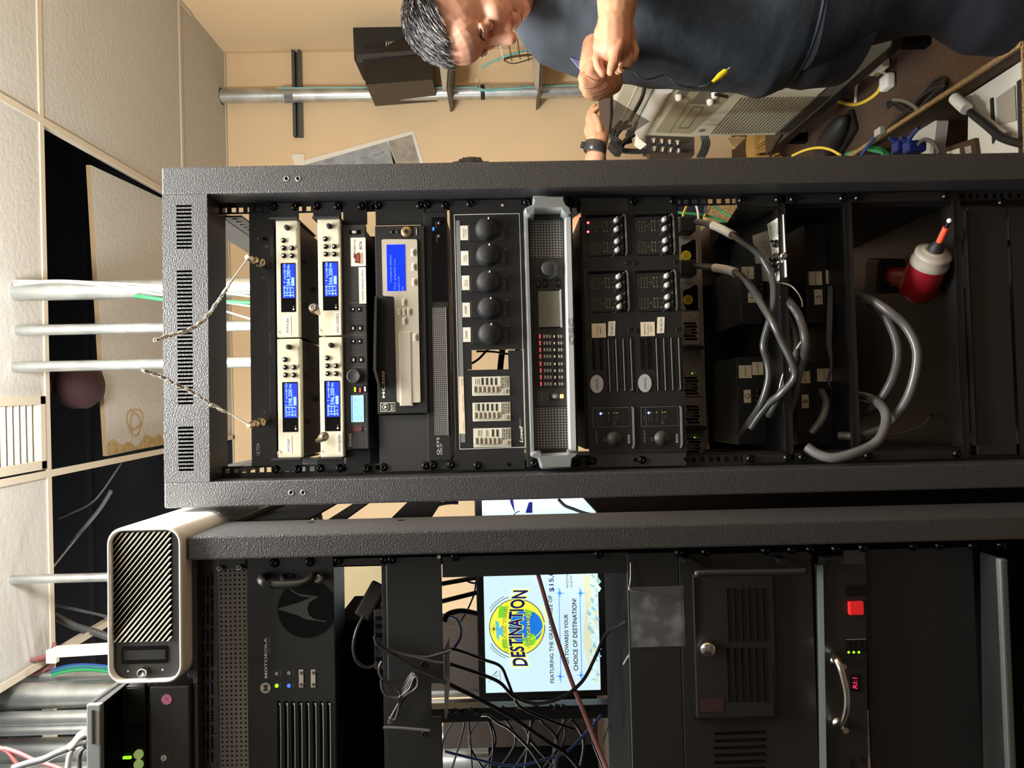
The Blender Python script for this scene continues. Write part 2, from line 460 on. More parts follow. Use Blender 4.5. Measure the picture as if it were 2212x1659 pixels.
# pipe bank on the far left
left = [(1462, 21, 'slender pipe of the pipe bank, next to the blue and green cables', 2.62), (1503, 54, 'wide dull pipe of the pipe bank, second from the white filter box', 2.5), (1552, 30, 'bright pipe in the middle of the pipe bank', 2.45), (1578, 20, 'thin bright pipe of the bank beside a wide one', 2.44), (1622, 52, 'wide pipe of the bank behind the black rails', 2.5), (1672, 40, 'pipe of the bank cut by the edge of view', 2.42)]
for k, (y, w, lab, Yd) in enumerate(left):
    p = K(60, y, Yd)
    r = w / 2 * Yd / F
    t = thing('conduit', lab, 'conduit', (p.x, p.y, 0), 'pipe bank')
    part('pipe', MB().cyl((p.x, p.y, 0), (p.x, p.y, 3.9), r, 'galvanised', 28), t)
    if k in (1, 4):
        part('coupling', MB().lathe((p.x, p.y, 2.2), (0, 0, 1), [(-0.05, r * 1.01), (-0.048, r * 1.1), (0.048, r * 1.1), (0.05, r * 1.01)], 'galvanised', 28), t)
# wall conduit with unistrut
Yw = WB - 0.07
p = K(600, 206, Yw); r = 15 * Yw / F
t = thing('conduit', 'long galvanised conduit on the tan back wall behind the person', 'conduit', (p.x, Yw, 0.2))
part('pipe', MB().cyl((p.x, Yw, 0.2), (p.x, Yw, 2.99), r, 'galvanised', 28), t)
p2 = K(624, 206, Yw)
part('coupling', MB().lathe((p.x, Yw, p2.z), (0, 0, 1), [(-0.03, r * 1.01), (-0.028, r * 1.08), (0.02, r * 1.08), (0.024, r * 1.2), (0.03, r * 1.01)], 'galvanised', 28), t)
part('ceiling_hole', MB().lathe((p.x, Yw, CEIL - 0.0005), (0, 0, 1), [(0, r * 1.18), (0.001, r * 1.18)], 'void', 28), t)
part('cable_tie', MB().lathe((p.x, Yw, K(1043, 206, Yw).z), (0, 0, 1), [(-0.012, r * 1.01), (-0.011, r * 1.06), (0.011, r * 1.06), (0.012, r * 1.01)], 'black', 28), t, 'black tie')
a = K(643, 52, WB); c = K(645, 298, WB)
t = thing('strut_channel', 'dark metal strut channel fixed across the tan wall under the conduit', 'strut channel', ((a.x + c.x) / 2, WB, a.z))
mid = (a + c) / 2; L = abs(a.x - c.x)
b = MB().box((mid.x, WB - 0.003, mid.z), (L, 0.005, 0.052), 'galvanised_dark')
for s in (-1, 1): b.box((mid.x, WB - 0.02, mid.z + s * 0.024), (L, 0.036, 0.005), 'galvanised_dark').box((mid.x, WB - 0.036, mid.z + s * 0.017), (L, 0.004, 0.016), 'galvanised_dark')
part('channel', b, t)
# teal cable along the wall conduit
b = MB().tube([K(x, y, Yw - 0.05) for x, y in ((600, 190), (800, 189), (950, 189), (1028, 190), (1050, 194), (1090, 192), (1160, 187), (1250, 184))], 0.004, 'cable_teal')
b.tube([K(x, y, Yw - 0.055) for x, y in ((1028, 186), (1033, 192), (1045, 196), (1060, 197), (1082, 193), (1130, 190))], 0.0045, 'cable_teal')
b.tube([K(x, y, Yw - 0.07) for x, y in ((1028, 186), (1022, 175), (1026, 160)) ], 0.001, 'black').tube([K(x, y, Yw - 0.07) for x, y in ((1030, 188), (1035, 180), (1036, 172))], 0.001, 'black')
solo('network_cable', b, 'teal cable tied along the wall conduit with frayed black wires', 'cable')
b = MB().tube([K(x, y, WB - 0.25) for x, y in ((1040, 146), (1060, 135), (1085, 124), (1110, 116), (1140, 108), (1160, 100))], 0.006, 'cable_teal')
solo('network_cable', b, 'thick teal cable curving through the wire basket behind the face', 'cable')
# drawing taped to the wall
t = thing('wall_drawing', 'plan drawing taped askew to the tan wall behind the rack', 'poster', K(780, 340, WB))
b = MB().ppoly([(636, 352), (893, 282), (916, 356), (912, 420), (650, 430)], WB - 0.004, WB - 0.001, 'paper'); part('sheet', b, t)
b = MB().ppoly([(660, 356), (836, 306), (858, 362), (866, 420), (665, 420)], WB - 0.0052, WB - 0.004, 'paper_grey').ppoly([(838, 305), (890, 291), (906, 352), (904, 420), (866, 420)], WB - 0.0052, WB - 0.004, 'paper_tan')
for k in range(9):
    x = 848 + k * 6; b.ppoly([(x, 318 + k % 3 * 6 - k), (x + 1.5, 318 + k % 3 * 6 - k), (x + 9, 346), (x + 7.5, 346)], WB - 0.0062, WB - 0.0052, 'ink_grey')
for (x, y, w) in ((780, 342, 16), (806, 335, 16), (822, 330, 8), (760, 350, 8), (700, 348, 20)): b.ppoly([(x, y), (x + w, y - 4), (x + w, y - 1), (x, y + 3)], WB - 0.0062, WB - 0.0052, 'ink_grey')
part('print', b, t)
b = MB().ppoly([(630, 336), (640, 332), (657, 334), (658, 356), (636, 356)], WB - 0.008, WB - 0.005, 'label'); part('masking_tape', b, t, 'torn strip of masking tape')
b = MB(); random.seed(3); 
for k in range(9):
    c = K(1112 + random.uniform(-4, 4), 295 + random.uniform(-4, 4), WB); b.box((c.x, WB - 0.002, c.z), (0.010, 0.003, 0.002), 'label', rot=Mx.Rotation(random.uniform(0, 3), 3, 'Y'))
solo('wall_scrap', b, 'little torn paper scrap stuck on the open tan wall', 'paper scrap')
# ---- things in the dark opening above the ceiling
mat('red_dull', (92, 34, 34), 0.7); mat('red_shade', (46, 15, 17), 0.85)
a = K(165, 835, 2.95)
b = MB().lathe((a.x, 2.95, a.z - 0.09), (0, 0, 1), [(0, 0.02), (0.01, 0.06), (0.05, 0.085), (0.11, 0.085), (0.15, 0.055), (0.17, 0.02)], 'red_shade', 24)
b.cyl((a.x, 2.95, a.z + 0.1), (a.x, 2.95, a.z + 0.6), 0.02, 'red_dull')
solo('sprinkler_fitting', b, 'dull red round fitting in the dark opening above the ceiling', 'pipe fitting')
b = MB().tube([K(x, y, 3.1) for x, y in ((240, 1060), (215, 1100), (165, 1160), (128, 1205), (60, 1290))], 0.008, 'cable_grey')
solo('plenum_cable', b, 'thick grey cable slanting across the dark opening left of the rack', 'cable')
b = MB().tube([K(x, y, 3.2) for x, y in ((262, 1000), (205, 1080), (150, 1110), (125, 1120))], 0.004, 'cable_grey')
solo('plenum_cable', b, 'thin dark cable across the opening next to the ceiling beam', 'cable')
b = MB().tube([K(x, y, 3.0) for x, y in ((118, 1306), (170, 1318), (240, 1334))], 0.006, 'cable_grey')
solo('plenum_cable', b, 'upper grey cable running to the white filter box', 'cable')
b = MB().tube([K(x, y, 2.9) for x, y in ((118, 1330), (160, 1352), (200, 1364), (240, 1378))], 0.014, 'cable_grey')
solo('plenum_cable', b, 'fat grey cable below the upper one towards the white filter box', 'cable')
b = MB(); c = K(180, 1404, 2.3); k = 2.3 / F
b.box((c.x, 2.3, c.z), (20 * k, 0.03, 125 * k), 'tbar', 0.003, rot=Mx.Rotation(math.radians(-2), 3, 'Y'))
b.box((c.x - 0.012, 2.29, c.z + 0.085), (0.04, 0.02, 0.03), 'tbar', 0.003)
solo('ceiling_hanger', b, 'cream hanging bar between the ceiling tile and the white filter box', 'bar')
# red-brown cable bundle above the tile edge + blue/green cables
random.seed(11)
for k in range(14):
    y0 = 1400 + random.uniform(0, 48); dd = 2.62 + random.uniform(-0.08, 0.1)
    b = MB().tube([K(x, y, dd) for x, y in ((-30, y0 + 50 + random.uniform(-5, 8)), (20, y0 + 38), (60, y0 + 26 + random.uniform(-6, 6)), (105, y0 + 5), (118, y0 - 18))], 0.006, 'cable_red')
    solo('red_cable', b, 'dull red cable in the bundle spilling over the ceiling tile edge', 'cable', 'red cable bundle')
for k, (m, dy) in enumerate((('cable_green', 0), ('cable_green', 5), ('cable_blue', -2), ('cable_blue', 3), ('cable_green', 9))):
    b = MB().tube([K(x, y + dy, 2.55) for x, y in ((112, 1450), (150, 1440), (190, 1438), (235, 1442), (270, 1448))], 0.005, m)
    solo('data_cable', b, ('blue' if 'blue' in m else 'green') + ' cable of the small loom beside the white filter box', 'cable', ('blue' if 'blue' in m else 'green') + ' loom cables')
# ================================================================ RACK 1 (the tall one in the middle)
frame(RACK); cv()
FD = -0.06                                  # frame face
RX0 = K(1106, 1080, FD).x; RX1 = K(1106, 348, FD).x       # outer left / right
IX0 = K(1106, 1025, FD).x; IX1 = K(1106, 407, FD).x       # inner edges of the posts
TOPZ = K(352, 730, FD).z; TP1 = K(450, 730, FD).z
GX = K(1050, 721.5, 0).x                    # centre of the 19 inch bay
E0, E1 = GX - 0.2413, GX + 0.2413
RDEPTH = 0.70
def rack_screw(mb):
    mb.lathe((0, 0, 0), (0, -1, 0), [(-0.0008, 0.0075), (0.0008, 0.0075), (0.0015, 0.0062), (0.003, 0.0058), (0.0042, 0.0042), (0.0045, 0.0026), (0.0028, 0.0022), (0.0028, 0.0001)], 'screw_black', 14)
SCREW = shared(rack_screw, 'screw')
def small_screw(mb):
    mb.lathe((0, 0, 0), (0, -1, 0), [(-0.0005, 0.0042), (0.0006, 0.0042), (0.0012, 0.0034), (0.0005, 0.0022), (0.0004, 0.0001)], 'dark_metal', 12)
SSCREW = shared(small_screw, 'screw')
def screws(t, pts, d=0.0, me=None):
    for x, y in pts: stamp('screw', me or SCREW, t, K(x, y, d))
def lrack(name, label, x0, x1, i0, i1, top, tp1, fd, depth, slots, nm='equipment_rack', holes=(), yoff=0.0, p_depth=0.09):
    t = thing(nm, label, 'rack', ((x0 + x1) / 2, fd + 0.3, 0))
    for a, c in ((x0, i0), (i1, x1)):
        b = MB().box(((a + c) / 2, fd + p_depth / 2, top / 2), (c - a, p_depth, top), 'frame_black', 0.0025); part('front_post', b, t)
    b = MB()
    for a in (x0 + 0.02, x1 - 0.02):
        b = MB().box((a, depth - 0.03, top / 2), (0.036, 0.04, top - 0.002), 'frame_black_smooth', 0.002); part('rear_post', b, t)
    for s, xx in ((-1, i0 + 0.004), (1, i1 - 0.004)):
        b = MB().box((xx, (fd + p_depth + depth) / 2, top - 0.03), (0.012, depth - fd - p_depth - 0.05, 0.055), 'frame_black_smooth'); part('side_rail', b, t)
    return t
rk = lrack('equipment_rack', 'tall black steel rack with slotted top, gear mounted down its whole height', RX0, RX1, IX0, IX1, TOPZ, TP1, FD, RDEPTH, None)
# slotted top panel: a perforated plate built from strips
b = MB()
def slot_rows():
    rows = []
    def run(y0, y1, n): rows.extend([y0 + (y1 - y0) * i / (n - 1) for i in range(n)])
    run(445, 535, 12); run(586, 871, 35); run(924, 1015, 12)
    return rows
zs0, zs1 = K(416, 730, FD).z, K(383, 730, FD).z
b.box(((IX0 + IX1) / 2, FD + 0.0015, (TOPZ + zs1) / 2), (IX1 - IX0, 0.003, TOPZ - zs1), 'frame_black')
b.box(((IX0 + IX1) / 2, FD + 0.0015, (TP1 + zs0) / 2), (IX1 - IX0, 0.003, zs0 - TP1), 'frame_black')
xs = sorted(K(400, y, FD).x for y in slot_rows()); w = 0.0036; cur = IX0
for x in xs:
    b.box(((cur + x - w / 2) / 2, FD + 0.0015, (zs0 + zs1) / 2), (x - w / 2 - cur, 0.003, zs1 - zs0), 'frame_black'); cur = x + w / 2
b.box(((cur + IX1) / 2, FD + 0.0015, (zs0 + zs1) / 2), (IX1 - cur, 0.003, zs1 - zs0), 'frame_black')
b.box(((IX0 + IX1) / 2, FD + 0.045, TOPZ - 0.0015), (IX1 - IX0, 0.086, 0.003), 'frame_black')
b.box(((IX0 + IX1) / 2, FD + 0.045, TP1 + 0.0015), (IX1 - IX0, 0.084, 0.003), 'frame_black_smooth')
b.box(((IX0 + IX1) / 2, FD + 0.084, (TOPZ + TP1) / 2), (IX1 - IX0, 0.002, TOPZ - TP1 - 0.006), 'deep_black')
part('top_panel', b, rk)
b = MB().box(((RX0 + RX1) / 2, RDEPTH - 0.03, TOPZ - 0.03), (RX1 - RX0 - 0.07, 0.04, 0.06), 'frame_black_smooth'); part('rear_crossbar', b, rk)
b = MB().box(((RX0 + RX1) / 2, RDEPTH / 2, 0.04), (RX1 - RX0 - 0.07, RDEPTH - 0.1, 0.08), 'frame_black_smooth'); part('base', b, rk)
for (x, y) in ((619, 386), (644, 386), (629, 1064), (655, 1064)):
    c = K(x, y, FD)
    b = MB().lathe(c, (0, -1, 0), [(-0.0002, 0.0046), (0.0008, 0.0046), (0.0008, 0.0031), (0.0002, 0.003)], 'steel', 16).cyl(c + V((0, -0.0003, 0)), c + V((0, -0.0001, 0)), 0.003, 'deep_black', 14)
    part('bolt_hole', b, rk)
# perforated mounting rails (behind the gear ears), real square holes
U = 0.04445
ZT = K(541, 721, 0).z                       # top of the first unit
def rails(t, e0, e1, ztop, n, y=0.004, wide=0.024, rmat='black'):
    for s, a, c in ((-1, e0 - 0.010, e0 + wide - 0.008), (1, e1 - wide + 0.008, e1 + 0.010)):
        b = MB(); hx = (e0 + 0.0087) if s < 0 else (e1 - 0.0087); hw = 0.0085
        zb = ztop - n * U
        b.box(((a + hx - hw / 2) / 2, y + 0.001, (ztop + zb) / 2), (hx - hw / 2 - a, 0.002, ztop - zb), rmat)
        b.box(((c + hx + hw / 2) / 2, y + 0.001, (ztop + zb) / 2), (c - hx - hw / 2, 0.002, ztop - zb), rmat)
        prev = ztop
        for k in range(n):
            for o in (0.00635, 0.0222, 0.0381):
                z = ztop - k * U - o
                b.box((hx, y + 0.001, (prev + z + hw / 2) / 2), (hw, 0.002, prev - z - hw / 2), rmat); prev = z - hw / 2
        b.box((hx, y + 0.001, (prev + zb) / 2), (hw, 0.002, prev - zb), rmat)
        xo = a if s < 0 else c
        b.box((xo, y + 0.02, (ztop + zb) / 2), (0.002, 0.04, ztop - zb), rmat)
        part('mounting_rail', b, t)
rails(rk, E0, E1, ZT + 1.5 * U, 41)
# side depth rails with holes seen through the top opening
for s, hx in ((-1, IX0 + 0.016), (1, IX1 - 0.016)):
    b = MB(); z = K(500, 721, 0.03).z + 0.0
    y0, y1 = 0.03, 0.6; n = 26; prev = y0
    z1 = ZT + 0.9 * U
    b.box((hx, (y0 + y1) / 2, z1 + 0.011), (0.003, y1 - y0, 0.012), 'black').box((hx, (y0 + y1) / 2, z1 - 0.011), (0.003, y1 - y0, 0.012), 'black')
    for k in range(n):
        y = y0 + 0.012 + k * (y1 - y0) / n
        b.box((hx, (prev + y - 0.0045) / 2, z1), (0.003, y - 0.0045 - prev, 0.010), 'black'); prev = y + 0.0045
    part('depth_rail', b, rk)
def gear_body(b, d1, x0, y0, x1, y1, m='black', inset=0):
    """chassis behind a front panel"""
    b.pbox(x0, y0, x1, y1, 0.002, d1, m)
# ---------------------------------------------------------------- antenna unit
cv()
t = thing('antenna_distributor', 'black one-unit antenna panel at the top of the rack with two front sockets', 'rack unit', K(590, 721, 0.1))
b = MB().pbox(541, 437, 594, 1008, 0.004, 0.008, 'panel_black').pbox(541, 470, 594, 975, 0.008, 0.25, 'black')
cv(0, 500, 2.765)
for (x, y, s, h, w) in ((1612, 675, 'ANTENNA SPLITTER', 9, 130), (1622, 92, 'WIRELESS SYSTEM', 9, 120), (1580, 1080, 'A', 16, None), (1572, 275, 'B', 14, None)):
    b.text(s, x, y, h, 0.0038, 'print_dim', w)
for (a, c, x) in ((780, 1075, 1612), (300, 560, 1605)): b.pbox(x, a, x + 1.5, c, 0.0036, 0.004, 'print_dim')
b.text('ULTDA', 1540, 1300, 20, 0.0038, 'print_white', 70)
for (x, y) in ((1583, 88), (1592, 96), (1600, 88)): b.disc(x, y, 4, 0.0035, 'print_dim')
part('front_panel', b, t)
part('power_light', MB().disc(1540, 42, 5, 0.003, 'led_dim'), t)
part('power_switch', MB().pbox(1560, 30, 1585, 52, -0.001, 0.004, 'gloss_black', 0.001), t)
cv()
for x, y, tx, ty in ((570, 570, 536, 556), (571, 911, 538, 918)):
    c = K(x, y, 0.004); e = K(tx, ty, -0.045)
    b = MB().lathe(c, (0, -1, 0), [(0, 0.008), (0.002, 0.008), (0.002, 0.0055), (0.014, 0.0055)], 'steel', 18)
    part('socket', b, t)
# twisted foil covered coax whips on the sockets
for (x, y, tip, path, lab) in ((570, 570, (537, 557), ((537, 556), (505, 600), (470, 652), (440, 692), (405, 714), (368, 725), (332, 736)), 'frayed braided coax lead bent up from the socket nearest the person'),
                          (571, 911, (540, 918), ((538, 917), (500, 895), (452, 872), (420, 850), (372, 826), (340, 810), (306, 799)), 'frayed braided coax lead bent up from the socket nearest the white box')):
    c = K(x, y, -0.008); e = K(tip[0], tip[1], -0.055)
    t = thing('coax_lead', lab, 'cable', c)
    ax = (e - c)
    L = ax.length
    b = MB().lathe(c, ax, [(0, 0.0078), (L * .18, 0.0085), (L * .3, 0.0085), (L * .33, 0.006), (L * .5, 0.006), (L * .52, 0.0072), (L * .75, 0.0072), (L * .78, 0.005), (L, 0.0048), (L * 1.12, 0.0042)], 'brass', 18)
    part('bnc_connector', b, t, 'worn brass coloured connector')
    pts = [K(px, py, -0.06 - 0.012 * i) for i, (px, py) in enumerate(path)]
    part('core', MB().tube(pts[:3], 0.0012, 'cable_white', n=8), t)
    b = MB(); random.seed(5)
    sp = smooth_path(pts[1:], 10)
    for k in range(5):
        q = [p + V((math.cos(i * 0.9 + k * 1.26), 0.4 * math.sin(i * 1.3), math.sin(i * 0.9 + k * 1.26))) * (0.0022 if i > 3 else 0.0006) * (1 + 0.5 * math.sin(i * 2.1 + k)) for i, p in enumerate(sp)]
        b.tube(q, 0.0012, 'chrome', n=5, sub=2)
    part('braid', b, t)
# ---------------------------------------------------------------- beige receivers
def receiver(label, cx, yT, yB, xT, xB, lab, lx, ly, lw, lh, freq, ch, nm, bx=0):
    """xT..xB top/bottom edge, yT right edge, yB left edge in the picture"""
    cv(); fd = -0.022
    t = thing('wireless_receiver', label, 'receiver', K(xB, (yT + yB) / 2, fd + 0.1), 'beige wireless receivers')
    t_h = xB - xT
    b = MB().pbox(xT, yT, xB, yB, fd, fd + 0.016, 'beige', 0.0018)
    u = lambda a: xT + a * t_h          # down
    v = lambda a: yB - a * (yB - yT)    # right
    b.text('SENNHEISER', u(0.90), v(0.845), 3.3, fd - 0.0003, 'ink', 44)
    b.text('4>>', u(0.9), v(0.68), 3.2, fd - 0.0003, 'ink')
    b.text('//', u(0.13), v(0.045), 7, fd - 0.0003, 'ink', font_shear=0.4)
    part('front_panel', b, t)
    c0 = K(u(0.5), v(0.5), fd); hh = t_h * sc(fd); ww = (yB - yT) * sc(fd)
    b = MB().box((c0.x, fd + 0.016 + 0.085, c0.z), (ww - 0.002, 0.17, hh - 0.004), 'panel_black', 0.002); part('housing', b, t)
    # display
    b = MB().pbox(u(0.20), v(0.635), u(0.86), v(0.215), fd - 0.0006, fd + 0.001, 'gloss_black', 0.0004); part('display_window', b, t)
    dsp = b = MB(); d2 = fd - 0.0009
    b.pbox(u(0.28), v(0.625), u(0.84), v(0.335), d2, fd - 0.0005, 'lcd_blue')
    b.text(ch, u(0.36), v(0.445), 4.2, d2 - 0.0002, 'lcd_blue_pix', 14).text('ew100 G4', u(0.37), v(0.56), 3.6, d2 - 0.0002, 'lcd_blue_pix', 34)
    b.text(freq, u(0.54), v(0.505), 8.4, d2 - 0.0002, 'lcd_blue_pix', 36).text('MHz', u(0.54), v(0.602), 5, d2 - 0.0002, 'lcd_blue_pix', 9)
    b.pbox(u(0.68), v(0.51), u(0.8), v(0.44), d2 - 0.0002, d2, 'lcd_blue_pix').text('MUTE', u(0.74), v(0.475), 4, d2 - 0.0004, 'lcd_blue', 14)
    for k, s in enumerate(('1 2 RF', '-10 20', '30 40', 'AF 0 +')): b.text(s, u(0.36 + k * 0.135), v(0.383), 3, d2 - 0.0002, 'lcd_blue_pix', 20)
    for q in (0.36, 0.385, 0.425): b.pbox(u(0.33), v(q), u(0.75), v(q - 0.004), d2 - 0.0002, d2, 'lcd_blue_pix')
    part('display', b, t)
    b = MB().disc(u(0.77), v(0.24), 2, fd - 0.001, 'print_white').text('PC', u(0.77), v(0.262), 2, fd - 0.001, 'print_white'); part('indicator_mark', b, t)
    for k, (a, c, sym) in enumerate(((0.31, 0.825 - 0.0, 's'), (0.32, 0.76, 's'), (0.69, 0.76, 'b'), (0.33, 0.695, 'l'), (0.69, 0.695, 'r'))):
        p = K(u(a), v(c), fd)
        b = MB().lathe(p, (0, -1, 0), [(0, 0.0046), (0.002, 0.0044), (0.0032, 0.0035), (0.0036, 0.0001)], 'gloss_black', 16)
        w = 0.0014; z = -0.0041
        q = p + V((0, z, 0))
        if sym == 's': b.box(q, (w * 1.3, 0.0004, w * 1.6), 'white')
        elif sym == 'b': b.box(q, (w * 2.6, 0.0004, w), 'white')
        else:
            s = 1 if sym == 'r' else 1
            up = sym == 'l'
            b.prism([(q.x - 0.0018, q.z + (-0.001 if up else 0.001)), (q.x + 0.0018, q.z + (-0.001 if up else 0.001)), (q.x, q.z + (0.0018 if up else -0.0018))], q.y - 0.0002, q.y + 0.0002, 'white')
        part('button', b, t)
    p = K(u(0.5), v(0.93), fd)
    part('encoder_knob', MB().lathe(p, (0, -1, 0), [(0, 0.0046), (0.009, 0.0042), (0.0098, 0.0034), (0.0098, 0.0001)], 'rubber', 18), t)
    b = MB().pbox(lx - lw / 2, ly - lh / 2, lx + lw / 2, ly + lh / 2, fd - 0.0005, fd - 0.0001, 'label').text(lab, lx, ly, 5.2, fd - 0.0008, 'ink', lh * 0.8)
    part('label_sticker', b, t, 'white sticker printed ' + lab)
    for (q, s) in ((0.3, 0.05), (0.7, 0.05), (0.5, 0.12)):
        c = V((c0.x + (q - 0.5) * ww, fd + s, c0.z - hh / 2 + 0.0012)); 
        part('underside_foot', MB().cyl(c, c + V((0, 0, -0.0016)), 0.005, 'rubber', 12), t)
    return t
receiver('beige wireless receiver labelled SPORTS BAR in the upper row', 0, 475, 729, 597, 645, 'SPORTS BAR', 621, 703, 15, 41, '584.200', '4. 1', 'a')
receiver('beige wireless receiver labelled MIYOGXAT in the upper row', 0, 732, 988, 600, 650, 'MIYOGXAT', 623, 961, 15, 36, '598.200', 'U. 1', 'b')
receiver('beige receiver of the lower row nearer the person, showing 566.200', 0, 472, 725, 687, 737, 'EVENT CENTER 2', 729, 698, 15, 50, '566.200', '1. 1', 'c')
receiver('beige receiver of the lower row nearer the white box, showing 596.200', 0, 728, 987, 691, 741, 'EVENT CENTER 1', 733, 957, 14, 50, '596.200', '6. 1', 'd')
# mounting brackets on both ends of the receiver rows
def bracket(label, x0, x1, y0, y1, side, lab2=None):
    cv(); t = thing('rack_bracket', label, 'bracket', K(x1, (y0 + y1) / 2, 0))
    ya, yb = (y0, (y0 + y1) / 2) if side > 0 else ((y0 + y1) / 2, y1)
    b = MB().pbox(x0, y0, x1, y1, -0.002, 0.001, 'panel_black', 0.0008)
    xe = (y1 if side > 0 else y0)
    c = K((x0 + x1) / 2, xe, -0.022); hz = (x1 - x0) * sc(0) * 0.5
    b.box((c.x, -0.012 + 0.05, c.z), (0.003, 0.14, hz * 2 * 0.94), 'panel_black')
    for s in (-1, 1): b.cyl((c.x + side * 0.0016, 0.0, c.z + s * hz * 0.5), (c.x + side * 0.003, 0.0, c.z + s * hz * 0.5), 0.003, 'deep_black', 10)
    part('plate', b, t)
    ys = (y0 + y1) / 2 + (-9 if side > 0 else 9)
    screws(t, [(x0 + 8, ys), (x1 - 8, ys)], -0.002)
    return t
bracket('black bracket at the person end of the upper receiver row', 583, 645, 437, 474, 1)
bracket('black bracket at the white box end of the upper receiver row', 588, 652, 991, 1018, -1)
bracket('black bracket at the person end of the lower receiver row', 676, 737, 436, 472, 1)
bracket('black bracket at the white box end of the lower receiver row', 684, 742, 989, 1016, -1)
# coax elbows lying on the receivers
for (x, y, x2, y2, lab) in ((676, 664, 688, 677, 'loose plug hanging in front of the EVENT CENTER 2 receiver'), (702, 942, 686, 952, 'loose plug hanging at the corner of the EVENT CENTER 1 receiver')):
    a = K(x, y, -0.075); c = K(x2, y2, -0.028)
    t = thing('bnc_plug', lab, 'plug', c)
    b = MB().lathe(a, c - a, [(0, 0.0066), (0.003, 0.0078), (0.016, 0.0078), (0.018, 0.006), (0.030, 0.006), (0.032, 0.005), ((c - a).length, 0.004)], 'brass', 18); part('body', b, t)
    u = (a - c).normalized()
    part('pin', MB().lathe(a, u, [(-0.001, 0.0055), (0.0005, 0.0055), (0.0005, 0.0035), (0.0002, 0.0033), (0.001, 0.0015), (0.0012, 0.0001)], 'chrome', 16), t)
# ---------------------------------------------------------------- dark wireless receiver (four fader lights, blue screen)
cv(540, 400, 4.609); fd = -0.014
t = thing('digital_receiver', 'charcoal one-unit wireless receiver with light blue screen and white property tag', 'receiver', K(1150, 1400, 0))
k1 = K(1035, 380, fd); k2 = K(1035 + 45, 2620, fd)
b = MB().pbox(917, 385, 1165, 2625, fd, fd + 0.014, 'panel_grey', 0.0015)
b.pbox(1090, 980, 1092, 985, fd, fd, 'panel_grey') if False else None
for (y, w) in ((690, 12), (1170, 175), (1490, 160), (1695 + 120, 160)): pass
for (x, y, wy) in ((1050, 1172, 0), (1055, 1490, 0), (1060, 1815, 0)): b.pbox(970, y - 1.5, 1140, y + 1.5, fd - 0.0003, fd, 'print_dim')
for (x, y, s, h, w) in ((968, 1235, 'off', 14, 30), (972, 1425, 'OL 2', 15, 40), (968, 1555, 'off', 14, 30), (1010, 1235, 'RF', 10, 16), (975, 1310, 'RF Audio', 12, 65), (978, 1635, 'RF Audio', 12, 65), (975, 1740, 'OL 1', 15, 40), (985, 1905, 'MENU', 14, 60)):
    b.text(s, x, y, h, fd - 0.0004, 'print_dim', w)
for yy in (1290, 1335, 1365, 1615, 1665, 1690):
    for kx in range(6): b.disc(1015 + kx * 19, yy, 3.2, fd - 0.0004, 'print_dim')
cv(540, 700, 4.609)
b.text('SHURE', 997, 1155, 22, fd - 0.0004, 'print_white', 125, bold=0.02).text('ULXD4D', 1022, 1175, 18, fd - 0.0004, 'print_dim', 95).text('DIGITAL RECEIVER', 1042, 1165, 8, fd - 0.0004, 'print_dim', 100)
b.text('receiver', 1160, 1175, 10, fd - 0.0004, 'print_dim', 95)
b.disc(1160, 950, 6, fd - 0.0004, 'print_dim').disc(1153, 1045, 8, fd - 0.0004, 'print_dim')
part('front_panel', b, t)
c0 = K(1050, 900, 0); b = MB(); cv(); b.pbox(740, 490, 789, 968, 0.0, 0.24, 'black'); part('housing', b, t)
cv(540, 700, 4.609)
b = MB().pbox(1008, 710, 1132, 975, fd - 0.0012, fd, 'lcd_cyan', 0.0004).pbox(1016, 712, 1022, 974, fd - 0.0014, fd - 0.0012, 'lcd_blue')
for k, s in enumerate(('OL 536.350 G50', 'FREQUENCY 0 1', 'GRP CH 01 TV 0', 'MULT 50 OFF 00')):
    b.text(s, 1048 + k * 22, 845, 13, fd - 0.0016, 'lcd_cyan_pix', 215)
part('display', b, t)
p = K(1045, 520, fd)
part('control_knob', MB().lathe(p, (0, -1, 0), [(0, 0.0138), (0.004, 0.0135), (0.013, 0.0122), (0.0142, 0.011), (0.0135, 0.0095), (0.013, 0.0001)], 'panel_grey', 28), t, 'round grey knob')
for (x, y, m, lab) in ((1045, 650, 'led_green', 'green lit button'), (1095, 655, 'led_rose', 'red lit button'), (1145, 645, 'print_white', 'white button')):
    b = MB().pbox(x - 14, y - 34, x + 14, y + 34, fd - 0.001, fd, 'gloss_black').pbox(x - 8, y - 24, x + 10, y + 26, fd - 0.002, fd - 0.001, m, 0.0003); part('button', b, t, lab)
b = MB().pbox(1030, 1015, 1115, 1070, fd - 0.0008, fd, 'red_dull', 0.0002); part('infrared_window', b, t, 'dark red window')
part('power_switch', MB().pbox(1092, 1045, 1108, 1062, fd - 0.002, fd - 0.0008, 'chrome', 0.0003), t)
for (x, y) in ((1025, 40), (1095, 40), (1030, 355), (1105, 355)):
    b = MB().pbox(x - 22, y - 28, x + 20, y + 28, fd - 0.001, fd, 'gloss_black', 0.0003).pbox(x - 10, y - 14, x + 12, y + 16, fd - 0.0022, fd - 0.001, 'plastic_grey', 0.0005); part('rocker_button', b, t)
cv(540, 400, 4.609)
for (x, y, u) in ((1020, 1235, 1), (1088, 1235, 0), (1023, 1555, 1), (1092, 1555, 0)):
    b = MB().pbox(x - 20, y - 22, x + 20, y + 22, fd - 0.001, fd, 'gloss_black', 0.0003); q = [(x + (-10 if u else 12), y), (x + (12 if u else -8), y - 13), (x + (12 if u else -8), y + 13)]
    b.ppoly(q, fd - 0.0014, fd - 0.001, 'print_white'); part('arrow_button', b, t)
